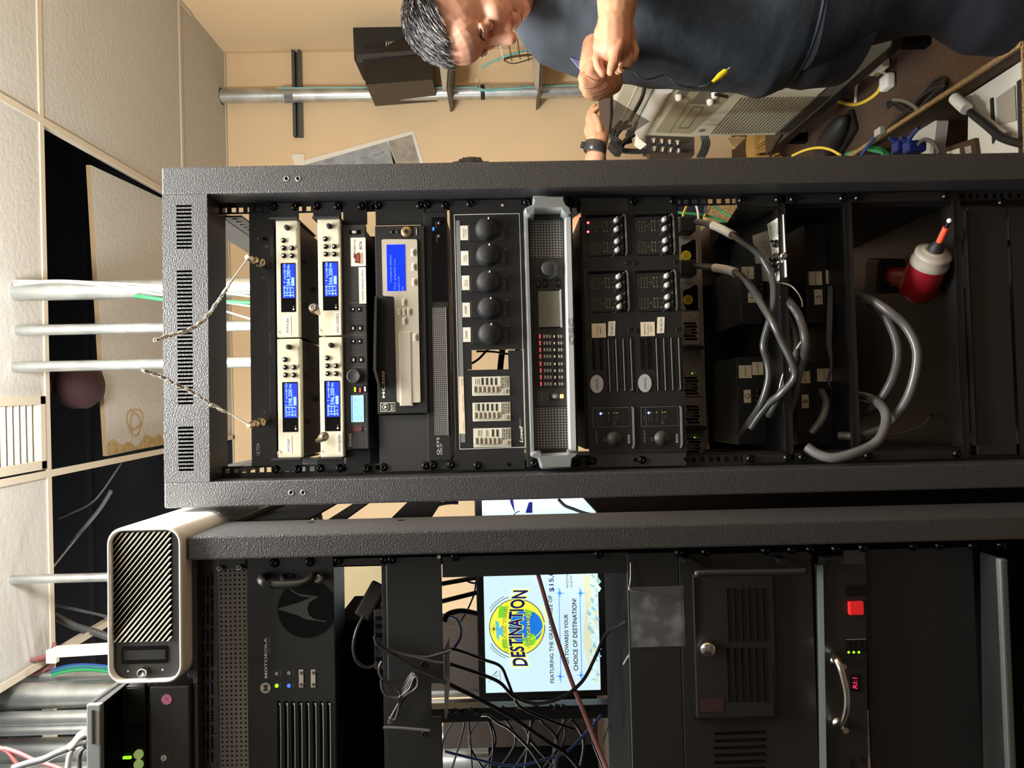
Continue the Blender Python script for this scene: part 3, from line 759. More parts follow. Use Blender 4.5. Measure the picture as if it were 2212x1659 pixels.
b = MB().pbox(985, 445, 1100, 490, fd - 0.0006, fd, 'gloss_black', 0.0003).pbox(1015, 450, 1060, 478, fd - 0.005, fd - 0.0006, 'plastic_grey', 0.001); part('power_rocker', b, t)
b = MB().pbox(1003, 520, 1153, 808, fd - 0.0012, fd - 0.0002, 'label', 0.0005)
b.text('PROPERTY NO', 1042, 610, 17, fd - 0.0015, 'ink', 140).text('8076', 1100, 600, 30, fd - 0.0015, 'ink', 80)
b.ppoly([(1035, 675), (1050, 690), (1085, 665), (1100, 700), (1100, 780), (1040, 770), (1050, 740), (1030, 720)], fd - 0.0015, fd - 0.0012, 'red_dull').ppoly([(1098, 672), (1120, 670), (1122, 785), (1100, 786)], fd - 0.0015, fd - 0.0012, 'stain')
for yy in (700, 722, 744): b.pbox(1060, yy, 1084, yy + 9, fd - 0.0018, fd - 0.0015, 'orange_red')
part('property_tag', b, t, 'white property tag numbered 8076 with a small emblem')
b = MB().pbox(1085, 815, 1155, 1180, fd - 0.0012, fd - 0.0002, 'label').text('CASINO WIRELESS MICS', 1120, 1000, 17, fd - 0.0015, 'ink', 310); part('label_sticker', b, t, 'white sticker printed CASINO WIRELESS MICS')
for sy, ss in ((1, (395, 150)), (-1, (2640, 2870))):
    b = MB(); x0, x1 = (925, 1165) if sy > 0 else (955, 1200)
    b.pbox(x0, min(ss), x1, max(ss), -0.001, 0.002, 'black', 0.0008)
    part('rack_ear', b, t)
screws(t, [(1110, 210), (1160, 2820)], -0.001)
# ---------------------------------------------------------------- music player with blue screen + its shelf plates
cv(540, 400, 4.609)
t = thing('rack_shelf', 'black two-unit shelf plate with an angled lip holding the music player', 'shelf', K(1730, 1500, 0))
b = MB().pbox(1248, 150, 1737, 398, -0.003, 0.0, 'panel_black', 0.0008); part('face_plate', b, t)
cv(540, 700, 4.609)
b = MB().pbox(1290, 903, 1797, 1465, -0.003, 0.0, 'panel_grey', 0.0008); part('face_plate', b, t)
cv()
c0 = K(912, 690, 0)
b = MB().box((c0.x, 0.13, c0.z - 0.002), (0.44, 0.26, 0.003), 'black'); part('tray', b, t)
lip = [(808, 646), (806, 720), (804, 797), (818, 838), (820, 836), (808, 796), (810, 720), (812, 646)]
part('bent_lip', MB().ppoly([(809, 640), (807, 720), (806, 798), (817, 838), (821, 837), (812, 797), (813, 720), (814, 640)], -0.034, -0.002, 'panel_black'), t)
screws(t, [(907, 443), (817, 444), (919, 1006)], -0.003)
screws(t, [(829, 1009)], -0.003)
cv(540, 400, 4.609); fd = -0.012
t = thing('music_player', 'black music player with champagne fascia and blue error screen', 'media player', K(1700, 1500, fd))
b = MB().pbox(1258, 395, 1752, 2275, fd, fd + 0.012, 'panel_black', 0.001); part('front_panel', b, t)
b = MB().pbox(1260, 400, 1740, 2270, fd + 0.012, 0.22, 'black'); part('housing', b, t)
pts = [(1310, 545), (1330, 538), (1650, 538), (1663, 550), (1672, 900), (1697, 2150), (1690, 2162), (1475, 2166), (1462, 2150), (1437, 1130), (1425, 1108), (1335, 1104), (1322, 1092)]
b = MB().ppoly(pts, fd - 0.003, fd, 'champagne')
cv(540, 700, 4.609)
b.pbox(1485, 70, 1615, 812, fd - 0.0033, fd - 0.003, 'champagne_line').pbox(1497, 76, 1606, 806, fd - 0.0036, fd - 0.003, 'champagne')
part('fascia', b, t, 'champagne coloured metal fascia')
part('disc_tray', MB().pbox(1499, 78, 1604, 804, fd - 0.0042, fd - 0.0032, 'champagne', 0.0004), t)
cv(540, 400, 4.609)
b = MB().pbox(1362, 588, 1545, 1055, fd - 0.0036, fd - 0.0028, 'lcd_deep', 0.0002)
for k, (s, y, w) in enumerate((('PLAYBACK ERROR', 830, 270), ('This playlist has', 890, 310), ('expired', 985, 145), ('OK', 1030, 45))): b.text(s, 1402 + k * 39, y, 18, fd - 0.0039, 'lcd_deep_pix', w)
part('display', b, t)
for (x, y, s) in ((1622, 670, 0), (1628, 815, 0), (1632, 965, 0), (1645, 1515, 0), (1532, 1168, 1), (1490, 1262, 1), (1535, 1262, 1), (1582, 1260, 1), (1538, 1352, 1)):
    b = MB().pbox(x - 18, y - 38 + s * 2, x + 19, y + 38 - s * 2, fd - 0.0034, fd - 0.003, 'champagne_line', 0.0001).pbox(x - 12, y - 32, x + 13, y + 32, fd - 0.0052, fd - 0.0034, 'champagne', 0.0008)
    b.pbox(x - 2, y - 14, x + 2, y + 14, fd - 0.0055, fd - 0.0052, 'ink_grey'); part('key', b, t)
p = K(1560, 465, fd)
b = MB().lathe(p, (0, -1, 0), [(0, 0.0098), (0.003, 0.0095), (0.0034, 0.0088), (0.0034, 0.0001)], 'gold', 24)
b.lathe(p + V((0, -0.0036, 0)), (0, -1, 0), [(0, 0.0042), (0.0002, 0.0042), (0.0002, 0.0034), (0, 0.0034)], 'ink', 20); part('power_button', b, t, 'round gold power button')
for x in (1413, 1472): part('indicator', MB().lathe(K(x, 465, fd), (0, -1, 0), [(0, 0.0032), (0.0012, 0.0028), (0.0016, 0.0001)], 'dark_metal', 12), t)
b = MB().pbox(1633, 420, 1668, 505, fd - 0.0008, fd, 'chrome', 0.0002).pbox(1638, 428, 1662, 498, fd - 0.001, fd, 'deep_black').pbox(1652, 432, 1658, 494, fd - 0.0014, fd, 'white'); part('usb_port', b, t)
cv(540, 700, 4.609)
b = MB().text('MC500', 1328, 603, 27, fd - 0.0004, 'champagne_line', 265, bold=0.02)
b.pbox(1299, 782, 1446, 871, fd - 0.0004, fd, 'champagne_line').pbox(1305, 788, 1440, 865, fd - 0.0007, fd, 'panel_black')
b.disc(1348, 826, 33, fd - 0.001, 'champagne_line').disc(1348, 826, 27, fd - 0.0013, 'panel_black').ppoly([(1336, 844), (1336, 808), (1366, 826)][::1], fd - 0.0016, fd - 0.0013, 'champagne_line')
b.text('PLAY', 1409, 828, 22, fd - 0.001, 'champagne_line', 58, bold=0.02).text('NETWORK', 1430, 828, 8, fd - 0.001, 'champagne_line', 55)
part('badge', b, t)
# ---------------------------------------------------------------- audio core
cv(540, 400, 4.609); fd = -0.006
t = thing('audio_core', 'black one-unit audio processor with long mesh grille and tiny blue light', 'rack unit', K(1990, 1500, 0))
b = MB(); cv(); b.pbox(919, 436, 971, 1014, fd + 0.004, 0.001, 'panel_black', 0.001); b.pbox(920, 456, 970, 994, fd, fd + 0.004, 'panel_black', 0.001)
cv(540, 400, 4.609)
b.ppoly([(1808, 320), (1935, 318), (1945, 330), (1962, 1150), (1955, 1160), (1822, 1162), (1812, 1150)], fd - 0.0006, fd, 'gloss_black')
b.text('Q-SYS', 1852, 395, 12, fd - 0.001, 'print_dim', 60).text('menu', 1858, 530, 10, fd - 0.001, 'print_dim', 70)
cv(540, 700, 4.609)
b.text('Q-SYS', 1872, 1215, 27, fd - 0.0004, 'print_white', 170).text('CORE 24f', 1902, 1245, 15, fd - 0.0004, 'print_white', 110).text('INTEGRATED', 1918, 1250, 7, fd - 0.0004, 'print_dim', 100)
part('front_panel', b, t)
cv(); part('housing', MB().pbox(922, 465, 968, 990, 0.003, 0.26, 'black'), t)
cv(540, 400, 4.609)
part('status_light', MB().pbox(1815, 418, 1836, 452, fd - 0.0016, fd - 0.0006, 'led_pblue', 0.0002), t, 'blue light')
for x, y in ((1892, 375), (1892, 505)): part('button', MB().lathe(K(x, y, fd), (0, -1, 0), [(0, 0.0046), (0.002, 0.0042), (0.0024, 0.0001)], 'dark_metal', 14), t)
def grille(b, x0, y0, x1, y1, nx, ny, d, m, hole=0.62, back='deep_black', stag=True):
    """perforated plate: black holes set in a plate, drawn as real recess cells"""
    b.pbox(x0, y0, x1, y1, d + 0.0006, d + 0.0012, back)
    p00 = K(x0, y1, d); k = sc(d); W = (y1 - y0) * k; H = (x1 - x0) * k
    cx, cz = W / ny, H / nx; ox, oz = K((x0 + x1) / 2, (y0 + y1) / 2, d).x - W / 2, K((x0 + x1) / 2, (y0 + y1) / 2, d).z + H / 2
    hw, hz = cx * hole / 2, cz * hole / 2
    for j in range(ny):
        for i in range(nx):
            a, c = ox + j * cx, oz - i * cz
            mx, mz = a + cx / 2, c - cz / 2
            vs = [(a, d, c), (a + cx, d, c), (a + cx, d, c - cz), (a, d, c - cz)]
            oct_ = [(mx + hw * math.cos(q), d, mz + hz * math.sin(q)) for q in [math.radians(v) for v in (135, 45, -45, -135)]]
            o2 = [(v[0], d + 0.0006, v[2]) for v in oct_]
            b.add(vs + oct_ + o2, [(0, 3, 7, 4), (0, 4, 5, 1), (1, 5, 6, 2), (2, 6, 7, 3), (4, 7, 11, 8), (4, 8, 9, 5), (5, 9, 10, 6), (6, 10, 11, 7)], m)
b = MB(); cv(540, 400, 4.609); grille(b, 1826, 1215, 1960, 2490, 7, 62, fd - 0.0014, 'grille_metal', 0.7)
part('mesh_grille', b, t)
b = MB().pbox(1958, 1212, 1966, 2493, fd - 0.0025, fd, 'silver_trim', 0.0004); part('trim', b, t)
screws(t, [(1942, 197), (1762, 195)], -0.002)
cv(540, 700, 4.609); screws(t, [(1822, 1405), (2000, 1398)], -0.002)
# ---------------------------------------------------------------- volume control panel (three units)
cv(940, 400, 4.609); fd = -0.004
t = thing('volume_panel', 'black three-unit panel with five rotary volume controls and three small mixer windows', 'rack unit', K(880, 1480, 0))
b = MB(); cv()
# plate with a real open bay at the missing module
kk = sc(fd)
def strip(x0, y0, x1, y1): b.pbox(x0, y0, x1, y1, fd, fd + 0.004, 'panel_black')
hy0, hy1, hx0, hx1 = 757, 798, 1019, 1098
strip(973, 430, 1130, hy0 - 0.5); strip(976, hy1 + 0.5, 1131, 1014)
strip(975, hy0 - 0.5, hx0, hy1 + 0.5); strip(hx1, hy0 - 0.5, 1130, hy1 + 0.5)
cv(940, 400, 4.609)
for (x0, y0, x1, y1) in ((188, 290, 840, 294), (188, 290, 192, 2050 - 800 + 10),): pass
part('face_plate', b, t)
b = MB()
w = 4
def line(xa, ya, xb, yb, th=5, m='white', d=fd - 0.0004):
    dx, dy = xb - xa, yb - ya; L = math.hypot(dx, dy); nx, ny = -dy / L * th / 2, dx / L * th / 2
    b.ppoly([(xa + nx, ya + ny), (xb + nx, yb + ny), (xb - nx, yb - ny), (xa - nx, ya - ny)], d, d + 0.0004, m)
line(190, 295, 838, 282); line(838, 282, 900, 2610, 5); line(190, 295, 245, 2628, 5); line(245, 2628, 900, 2608)
part('painted_border', b, t)
b = MB(); line(145, 270, 207, 2640, 7, 'chrome', fd - 0.0015); part('bare_edge', b, t, 'bright bare metal top edge')
b = MB()
b.ppoly([(204, 352), (244, 352), (300, 2560), (256, 2562)], fd - 0.0006, fd - 0.0001, 'silver_trim')
b.ppoly([(236, 1905), (281, 1905), (300, 2475), (243, 2472)], fd - 0.0008, fd - 0.0005, 'label_cream')
b.text('BINGO', 266, 1955, 13, fd - 0.0011, 'ink_grey', 75).text('EVENT CENTER', 278, 2165, 13, fd - 0.0011, 'ink_grey', 175).text('CASINO', 282, 2400, 13, fd - 0.0011, 'ink_grey', 85)
part('label_strip', b, t, 'grey label strip with handwritten names')
b = MB().text('Lowell', 855, 2480, 33, fd - 0.0004, 'print_white', 165, font_shear=0.3, bold=0.02).text('MANUFACTURING', 845, 2360, 7, fd - 0.0004, 'print_white', 80); part('logo', b, t)
mods = [((512, 440), (565, 522), 420), ((520, 700), (700 - 0, 0), 660), ((525, 962), 0, 0), ((535, 1225), 0, 0), ((540, 1480), 0, 0)]
kn = [(512, 442, 700, 553, 330, 388), (520, 700, 707, 805, 342, 640), (524, 965, 714, 1062, 350, 900), (534, 1225, 722, 1320, 357, 1150), (540, 1480, 728, 1578, 362, 1403)]
labs = [(288, 475, 'P. SHOP', 'SMOKE AND', 0), (294, 727, '4. SHOP', 'GROUND', 0), (303, 972, 'PUMP', 'Sat', 0), (309, 1242, 'SPARE', '', 1), (315, 1488, 'SPARE', '', 1)]
for k, (x, y, xr, yb, xl, yt) in enumerate(kn):
    b = MB().pbox(xl, yt - 4, xr, yb, fd - 0.003, fd, 'panel_black', 0.0012)
    b.text('VOLUME', (xr - 28), y + 20, 12, fd - 0.0034, 'ink_grey', 75).text('max', x + 92, y - 40, 8, fd - 0.0034, 'print_dim', 30).disc(x + 88, y + 80, 3, fd - 0.0034, 'print_dim', 0.0004)
    b.disc(xr - 5, yt - 2, 4, fd - 0.0034, 'print_white', 0.0004)
    att = part('attenuator', b, t)
    p = K(x, y, fd - 0.003)
    kb = MB().lathe(p, (0, -1, 0), [(0, 0.0205), (0.002, 0.0205), (0.005, 0.0188), (0.020, 0.0172), (0.0215, 0.016), (0.0222, 0.0001)], 'rubber', 30)
    a = math.radians((75, 75, 50, 75, 88)[k]); q = p + V((math.cos(a) * 0.0, 0, 0))
    # pointer line at the rim
    th = math.radians((18, 18, 40, 18, 8)[k])
    rr = 0.0150; pp = p + V((math.cos(math.radians(90) - th) * 0 + rr * math.cos(th) * 1, -0.0225, rr * -math.sin(th) * 0.9 + 0.004))
    kb.box(p + V((rr * 0.98, -0.0224, -0.004)), (0.0035, 0.0008, 0.0022), 'white')
    part('knob', kb, att, 'round black volume knob')
    (lx, ly, s1, s2, one) = labs[k]
    lb = MB().pbox(lx - 38, ly - 73, lx + 38, ly + 73, fd - 0.0009, fd - 0.0002, 'label')
    if one: lb.text(s1, lx - 6, ly, 18, fd - 0.0012, 'ink', 75)
    else: lb.text(s1, lx + 16, ly, 13, fd - 0.0012, 'ink', 70).text(s2, lx - 6, ly + 2, 12, fd - 0.0012, 'ink', 95 if k == 0 else 60)
    part('label_sticker', lb, t, 'white sticker reading ' + (s1 + ' ' + s2).strip())
screws(t, [(97, 197), (348, 180)], -0.004)
cv(940, 700, 4.609); screws(t, [(155, 1398), (420, 1407)], -0.004); 
part('empty_hole', MB().disc(735, 1398, 22, -0.0043, 'dark_metal').disc(735, 1398, 16, -0.0046, 'deep_black'), t)
cv(940, 400, 4.609); part('empty_hole', MB().disc(668, 200, 22, -0.0043, 'dark_metal').disc(668, 200, 15, -0.0046, 'champagne'), t)
cv(940, 700, 4.609)
for k, (x0, y0, x1, y1) in enumerate(((368, 522, 742, 712), (374, 780, 750, 966), (382, 1036, 756, 1226))):
    pb = MB().pbox(x0, y0, x1, y1, fd - 0.001, fd + 0.0005, 'pc_beige', 0.0005)
    W = x1 - x0
    sl = [0.27, 0.39, 0.51, 0.63] if k == 0 else ([0.15, 0.27, 0.39, 0.51, 0.63] if k == 1 else [0.51, 0.63])
    for a in sl: pb.pbox(x0 + a * W - 9, y0 + 14, x0 + a * W + 11, y0 + 84, fd - 0.0014, fd - 0.001, 'ink' if k != 2 else 'cable_green' if False else 'ink')
    if k == 0:
        for a in (0.08, 0.13, 0.18): pb.pbox(x0 + a * W, y0 + 20, x0 + a * W + 3, y0 + 80, fd - 0.0014, fd - 0.001, 'ink_grey')
    if k == 2:
        for a in (0.12, 0.2, 0.33, 0.37): pb.pbox(x0 + a * W, y0 + 20, x0 + a * W + 3, y0 + 85, fd - 0.0014, fd - 0.001, 'ink_grey')
        pb.text('ZONE', x0 + 0.16 * W, y0 + 50, 10, fd - 0.0014, 'ink', 50)
    if k == 1: pb.pbox(x0 + 8, y0 + 14, x0 + 30, y0 + 80, fd - 0.0014, fd - 0.001, 'ink_grey').pbox(x0 + 10, y0 + 16, x0 + 28, y0 + 78, fd - 0.0016, fd - 0.001, 'pc_beige')
    for a in range(6): pb.text('O-', x0 + (0.07 + a * 0.12) * W, y1 - 20, 8, fd - 0.0014, 'ink_grey')
    mm = part('mixer_module', pb, t, 'cream mixer module')
    for a in range(6):
        xx = x0 + (0.055 + a * 0.117) * W
        part('fader_button', MB().pbox(xx - 10, y0 + 96, xx + 12, y0 + 160, fd - 0.006, fd - 0.001, 'plastic_grey', 0.0012), mm)
    db = MB().pbox(x0 + 0.755 * W, y0 - 0 + 2, x0 + 0.96 * W, y0 + 108, fd - 0.0018, fd - 0.001, 'pc_grey', 0.0003)
    for q in (0.25, 0.75):
        yy = y0 + 108 * q
        for (dx, dy, lw, lh) in ((-26, 0, 4, 30), (0, 0, 4, 30), (26, 0, 4, 30), (-13, -17, 22, 4), (-13, 17, 22, 4), (13, -17, 22, 4), (13, 17, 22, 4)):
            cx = x0 + 0.857 * W + dx; db.pbox(cx - lw / 2, yy + dy - lh / 2, cx + lw / 2, yy + dy + lh / 2, fd - 0.0021, fd - 0.0018, 'pc_beige')
    part('digit_display', db, mm)
    xx = x0 + 0.86 * W
    part('select_button', MB().pbox(xx - 26, y0 + 122, xx + 26, y0 + 168, fd - 0.005, fd - 0.001, 'plastic_grey', 0.0012), mm)
# wires seen through the open bay
cv(940, 700, 4.609)
b = MB().tube([K(x, y, 0.12) for x, y in ((330, 408), (360, 395), (430, 350), (480, 300), (510, 270), (540, 240))], 0.0022, 'cable_black').tube([K(x, y, 0.12) for x, y in ((410, 272), (500, 272), (600, 278), (700, 295), (760, 298))], 0.002, 'cable_black')
solo('loose_wire', b, 'thin black wires crossing the open bay of the volume panel', 'wire')
b = MB()
for k in range(3): b.tube([K(x + k * 12, y, 0.14 + 0.004 * k) for x, y in ((665, 200), (652, 300), (640, 400), (632, 500))], 0.0036, 'cable_black')
solo('cable_bunch', b, 'thick black cables passing behind the open bay of the volume panel', 'cable')
# ---------------------------------------------------------------- silver amplifier
cv(940, 400, 4.609); fd = -0.012
t = thing('power_amplifier', 'silver trimmed two-unit amplifier with cast handles and a row of red lights', 'amplifier', K(1350, 1450, 0))
b = MB(); cv(); b.pbox(1131, 437, 1243, 1009, fd + 0.008, 0.002, 'panel_black', 0.001); b.pbox(1142, 458, 1224, 990, fd, fd + 0.008, 'panel_black', 0.0008)
cv(940, 400, 4.609)
b.ppoly([(950, 735), (1280, 730), (1285, 915), (955, 920)], fd - 0.0006, fd, 'panel_grey')
cv(940, 700, 4.609); b.ppoly([(985, 645), (1318, 640), (1322, 815), (990, 820)], fd - 0.0006, fd, 'panel_grey')
part('front_panel', b, t)
cv(); part('housing', MB().pbox(1135, 465, 1239, 985, 0.003, 0.36, 'black'), t)
def bar(name, pts, d0, d1, m, bev=None, label=None):
    bb = MB().ppoly(pts, d0, d1, m); return part(name, bb, t, label)
cv()
# front bars (bevelled, seen as light strips)
a0 = K(1135, 460, -0.03); a1 = K(1146, 985, -0.03)
def slopebar(xa, xb, y0, y1, xa2, xb2, d, m):
    """bar running across the rack; (xa..xb) at y0 and (xa2..xb2) at y1"""
    bb = MB(); d0, d1 = d
    p = [K(xa, y0, d0), K(xb, y0, d0), K(xb2, y1, d0), K(xa2, y1, d0)]
    ce = sum(p, V()) / 4
    outer = [V((q.x, d1, q.z)) for q in p]; inner = [V((q.x, d0, ce.z + (q.z - ce.z) * 0.55)) for q in p]
    bb.add(outer + inner, [(4, 5, 6, 7), (0, 1, 5, 4), (1, 2, 6, 5), (2, 3, 7, 6), (3, 0, 4, 7), (3, 2, 1, 0)], m)
    return bb
part('front_bar', slopebar(1131, 1141, 450, 985, 1147, 1157, (-0.03, -0.006), 'silver_trim'), t)
part('front_bar', slopebar(1219, 1237, 462, 985, 1228, 1249, (-0.034, -0.006), 'silver_light'), t, 'pale silver bar with cut lettering')
cv(940, 400, 4.609)
part('logo', MB().text('QSC', 1352, 1455, 46, -0.0345, 'ink', 270, bold=0.012).text('QSC', 1352, 1455, 38, -0.0349, 'silver_light', 262, bold=-0.012), t)
# cast handles
cv(940, 400, 4.609)
h1 = [(975, 97), (1280, 97), (1290, 140), (1310, 185), (1350, 215), (1362, 262), (1368, 300), (1300, 300), (1262, 268), (1258, 238), (995, 240), (985, 300), (905, 300), (885, 250), (890, 225), (930, 205), (965, 190), (975, 150)]
b = MB()
def cast(pts, d0, d1):
    b = MB(); ps = [K(x, y, d0) for x, y in pts]; n = len(ps)
    c = sum(ps, V()) / n
    r0 = [V((p.x, d1, p.z)) for p in ps]; r1 = [V((p.x, d0 + 0.006, p.z)) for p in ps]
    r2 = []
    for i in range(n):
        a, e = ps[i - 1], ps[(i + 1) % n]; tg = (e - a); nrm = V((-tg.z, 0, tg.x)).normalized() * 0.0035
        area2 = sum(ps[j].x * ps[(j + 1) % n].z - ps[(j + 1) % n].x * ps[j].z for j in range(n))
        r2.append(V((ps[i].x, d0, ps[i].z)) + nrm * (1 if area2 > 0 else -1))
    b.add(r0 + r1 + r2, [(i, (i + 1) % n, (i + 1) % n + n, i + n) for i in range(n)] + [(i + n, (i + 1) % n + n, (i + 1) % n + 2 * n, i + 2 * n) for i in range(n)], 'silver_trim', True)
    b.add(r2, [tuple(range(n))], 'silver_trim'); b.add(r0, [tuple(range(n - 1, -1, -1))], 'silver_trim'); return b
part('handle', cast(h1, -0.046, -0.004), t, 'cast silver rack handle')
cv(940, 700, 4.609)
h2 = [(952, 1300), (965, 1275), (1050, 1262), (1062, 1298), (1320, 1285), (1325, 1250), (1340, 1262), (1425, 1268), (1428, 1300), (1405, 1330), (1375, 1345), (1368, 1390), (1362, 1428), (1345, 1440), (1070, 1447), (1050, 1435), (1042, 1400), (1025, 1345), (985, 1330), (955, 1320)]
part('handle', cast(h2, -0.046, -0.004), t, 'cast silver rack handle')
for (x, y) in ((985, 1388), (1405, 1378)): screws(t, [(x, y)], -0.006)
for (x, y) in ((985, 1388), (1405, 1378)): part('ear_lug', MB().disc(x, y, 38, -0.0055, 'silver_trim', 0.004, 20), t)
cv(940, 400, 4.609); screws(t, [(912, 165), (1335, 165)], -0.006)
for (x, y) in ((912, 165), (1335, 165)): part('ear_lug', MB().disc(x, y, 36, -0.0055, 'silver_trim' if x < 1000 else 'black', 0.004, 20), t)
b = MB(); grille(b, 948, 348, 1272, 728, 11, 14, fd - 0.0012, 'grille_metal', 0.72); part('vent_grille', b, t)
cv(940, 700, 4.609)
b = MB(); grille(b, 995, 832, 1325, 1235, 11, 15, fd - 0.0012, 'grille_metal', 0.72); part('vent_grille', b, t)
cv(940, 400, 4.609)
p = K(1122, 838, fd)
part('selector_knob', MB().lathe(p, (0, -1, 0), [(0, 0.0185), (0.001, 0.0185), (0.0012, 0.0135), (0.003, 0.0132), (0.012, 0.012), (0.013, 0.0105), (0.0132, 0.0001)], 'panel_grey', 28), t)
for (x, y) in ((1028, 982), (1096, 980), (1228, 976)):
    b = MB().pbox(x - 22, y - 40, x + 22, y + 40, fd - 0.001, fd, 'gloss_black', 0.0006).pbox(x - 13, y - 24, x + 14, y + 22, fd - 0.003, fd - 0.001, 'dark_metal', 0.0006).text('o', x, y, 12, fd - 0.0033, 'print_white'); part('push_button', b, t)
b = MB().pbox(1020, 1040, 1250, 1425, fd - 0.0012, fd, 'gloss_black', 0.0006).pbox(1028, 1052, 1238, 1412, fd - 0.0016, fd - 0.001, 'pc_grey'); part('display', b, t, 'blank grey display')
part('display_frame', MB().ppoly([(1234, 1050), (1254, 1034), (1266, 1420), (1246, 1410)], fd - 0.0022, fd - 0.0012, 'silver_light'), t)
cv(940, 700, 4.609)
for k in range(8):
    y = 122 + k * 66.5 + (8 if k > 3 else 0); xo = k * 1.6
    b = MB().pbox(1035 + xo, y - 22, 1051 + xo, y + 22, fd - 0.0016, fd, 'led_rose', 0.0004); part('clip_light', b, t, 'lit red channel light')
    b = MB()
    for x in (1085, 1113, 1141): b.pbox(x - 9 + xo, y - 16, x + 9 + xo, y + 16, fd - 0.001, fd, 'plastic_grey' if True else 'white')
    part('level_light', b, t)
    b = MB().pbox(1172 + xo, y - 22, 1200 + xo, y + 22, fd - 0.0008, fd, 'gloss_black').pbox(1178 + xo, y - 12, 1192 + xo, y + 14, fd - 0.0024, fd - 0.0008, 'label', 0.0003); part('mute_button', b, t)
    b = MB()
    for x in (1228, 1254): b.pbox(x - 8 + xo, y - 15, x + 8 + xo, y + 15, fd - 0.001, fd, 'plastic_grey')
    b.disc(1278 + xo, y, 5, fd - 0.001, 'print_dim', 0.0004)
    part('output_light', b, t)
part('divider', MB().ppoly([(1160, 85), (1163, 85), (1178, 615), (1175, 615)], fd - 0.0005, fd, 'print_dim'), t)
b = MB().text('CXD-Q', 1032, 722, 22, fd - 0.001, 'print_dim', 100).text('8K8', 1062, 725, 22, fd - 0.001, 'print_dim', 90)
for k in range(3): b.text('NETWORK PROCESSING', 1088 + k * 18, 722, 8, fd - 0.001, 'print_dim', 100)
part('model_lettering', b, t)
b = MB().lathe(K(1187, 720, fd), (0, -1, 0), [(0, 0.0075), (0.002, 0.0072), (0.0022, 0.0001)], 'gloss_black', 20); c = K(1187, 720, fd - 0.0026)
b.lathe(c, (0, -1, 0), [(0, 0.0036), (0.0002, 0.0036), (0.0002, 0.0024), (0, 0.0024)], 'print_white', 16); part('power_button', b, t)
part('power_light', MB().pbox(1243, 700, 1278, 738, fd - 0.002, fd, 'led_amber', 0.0008), t, 'glowing amber light')
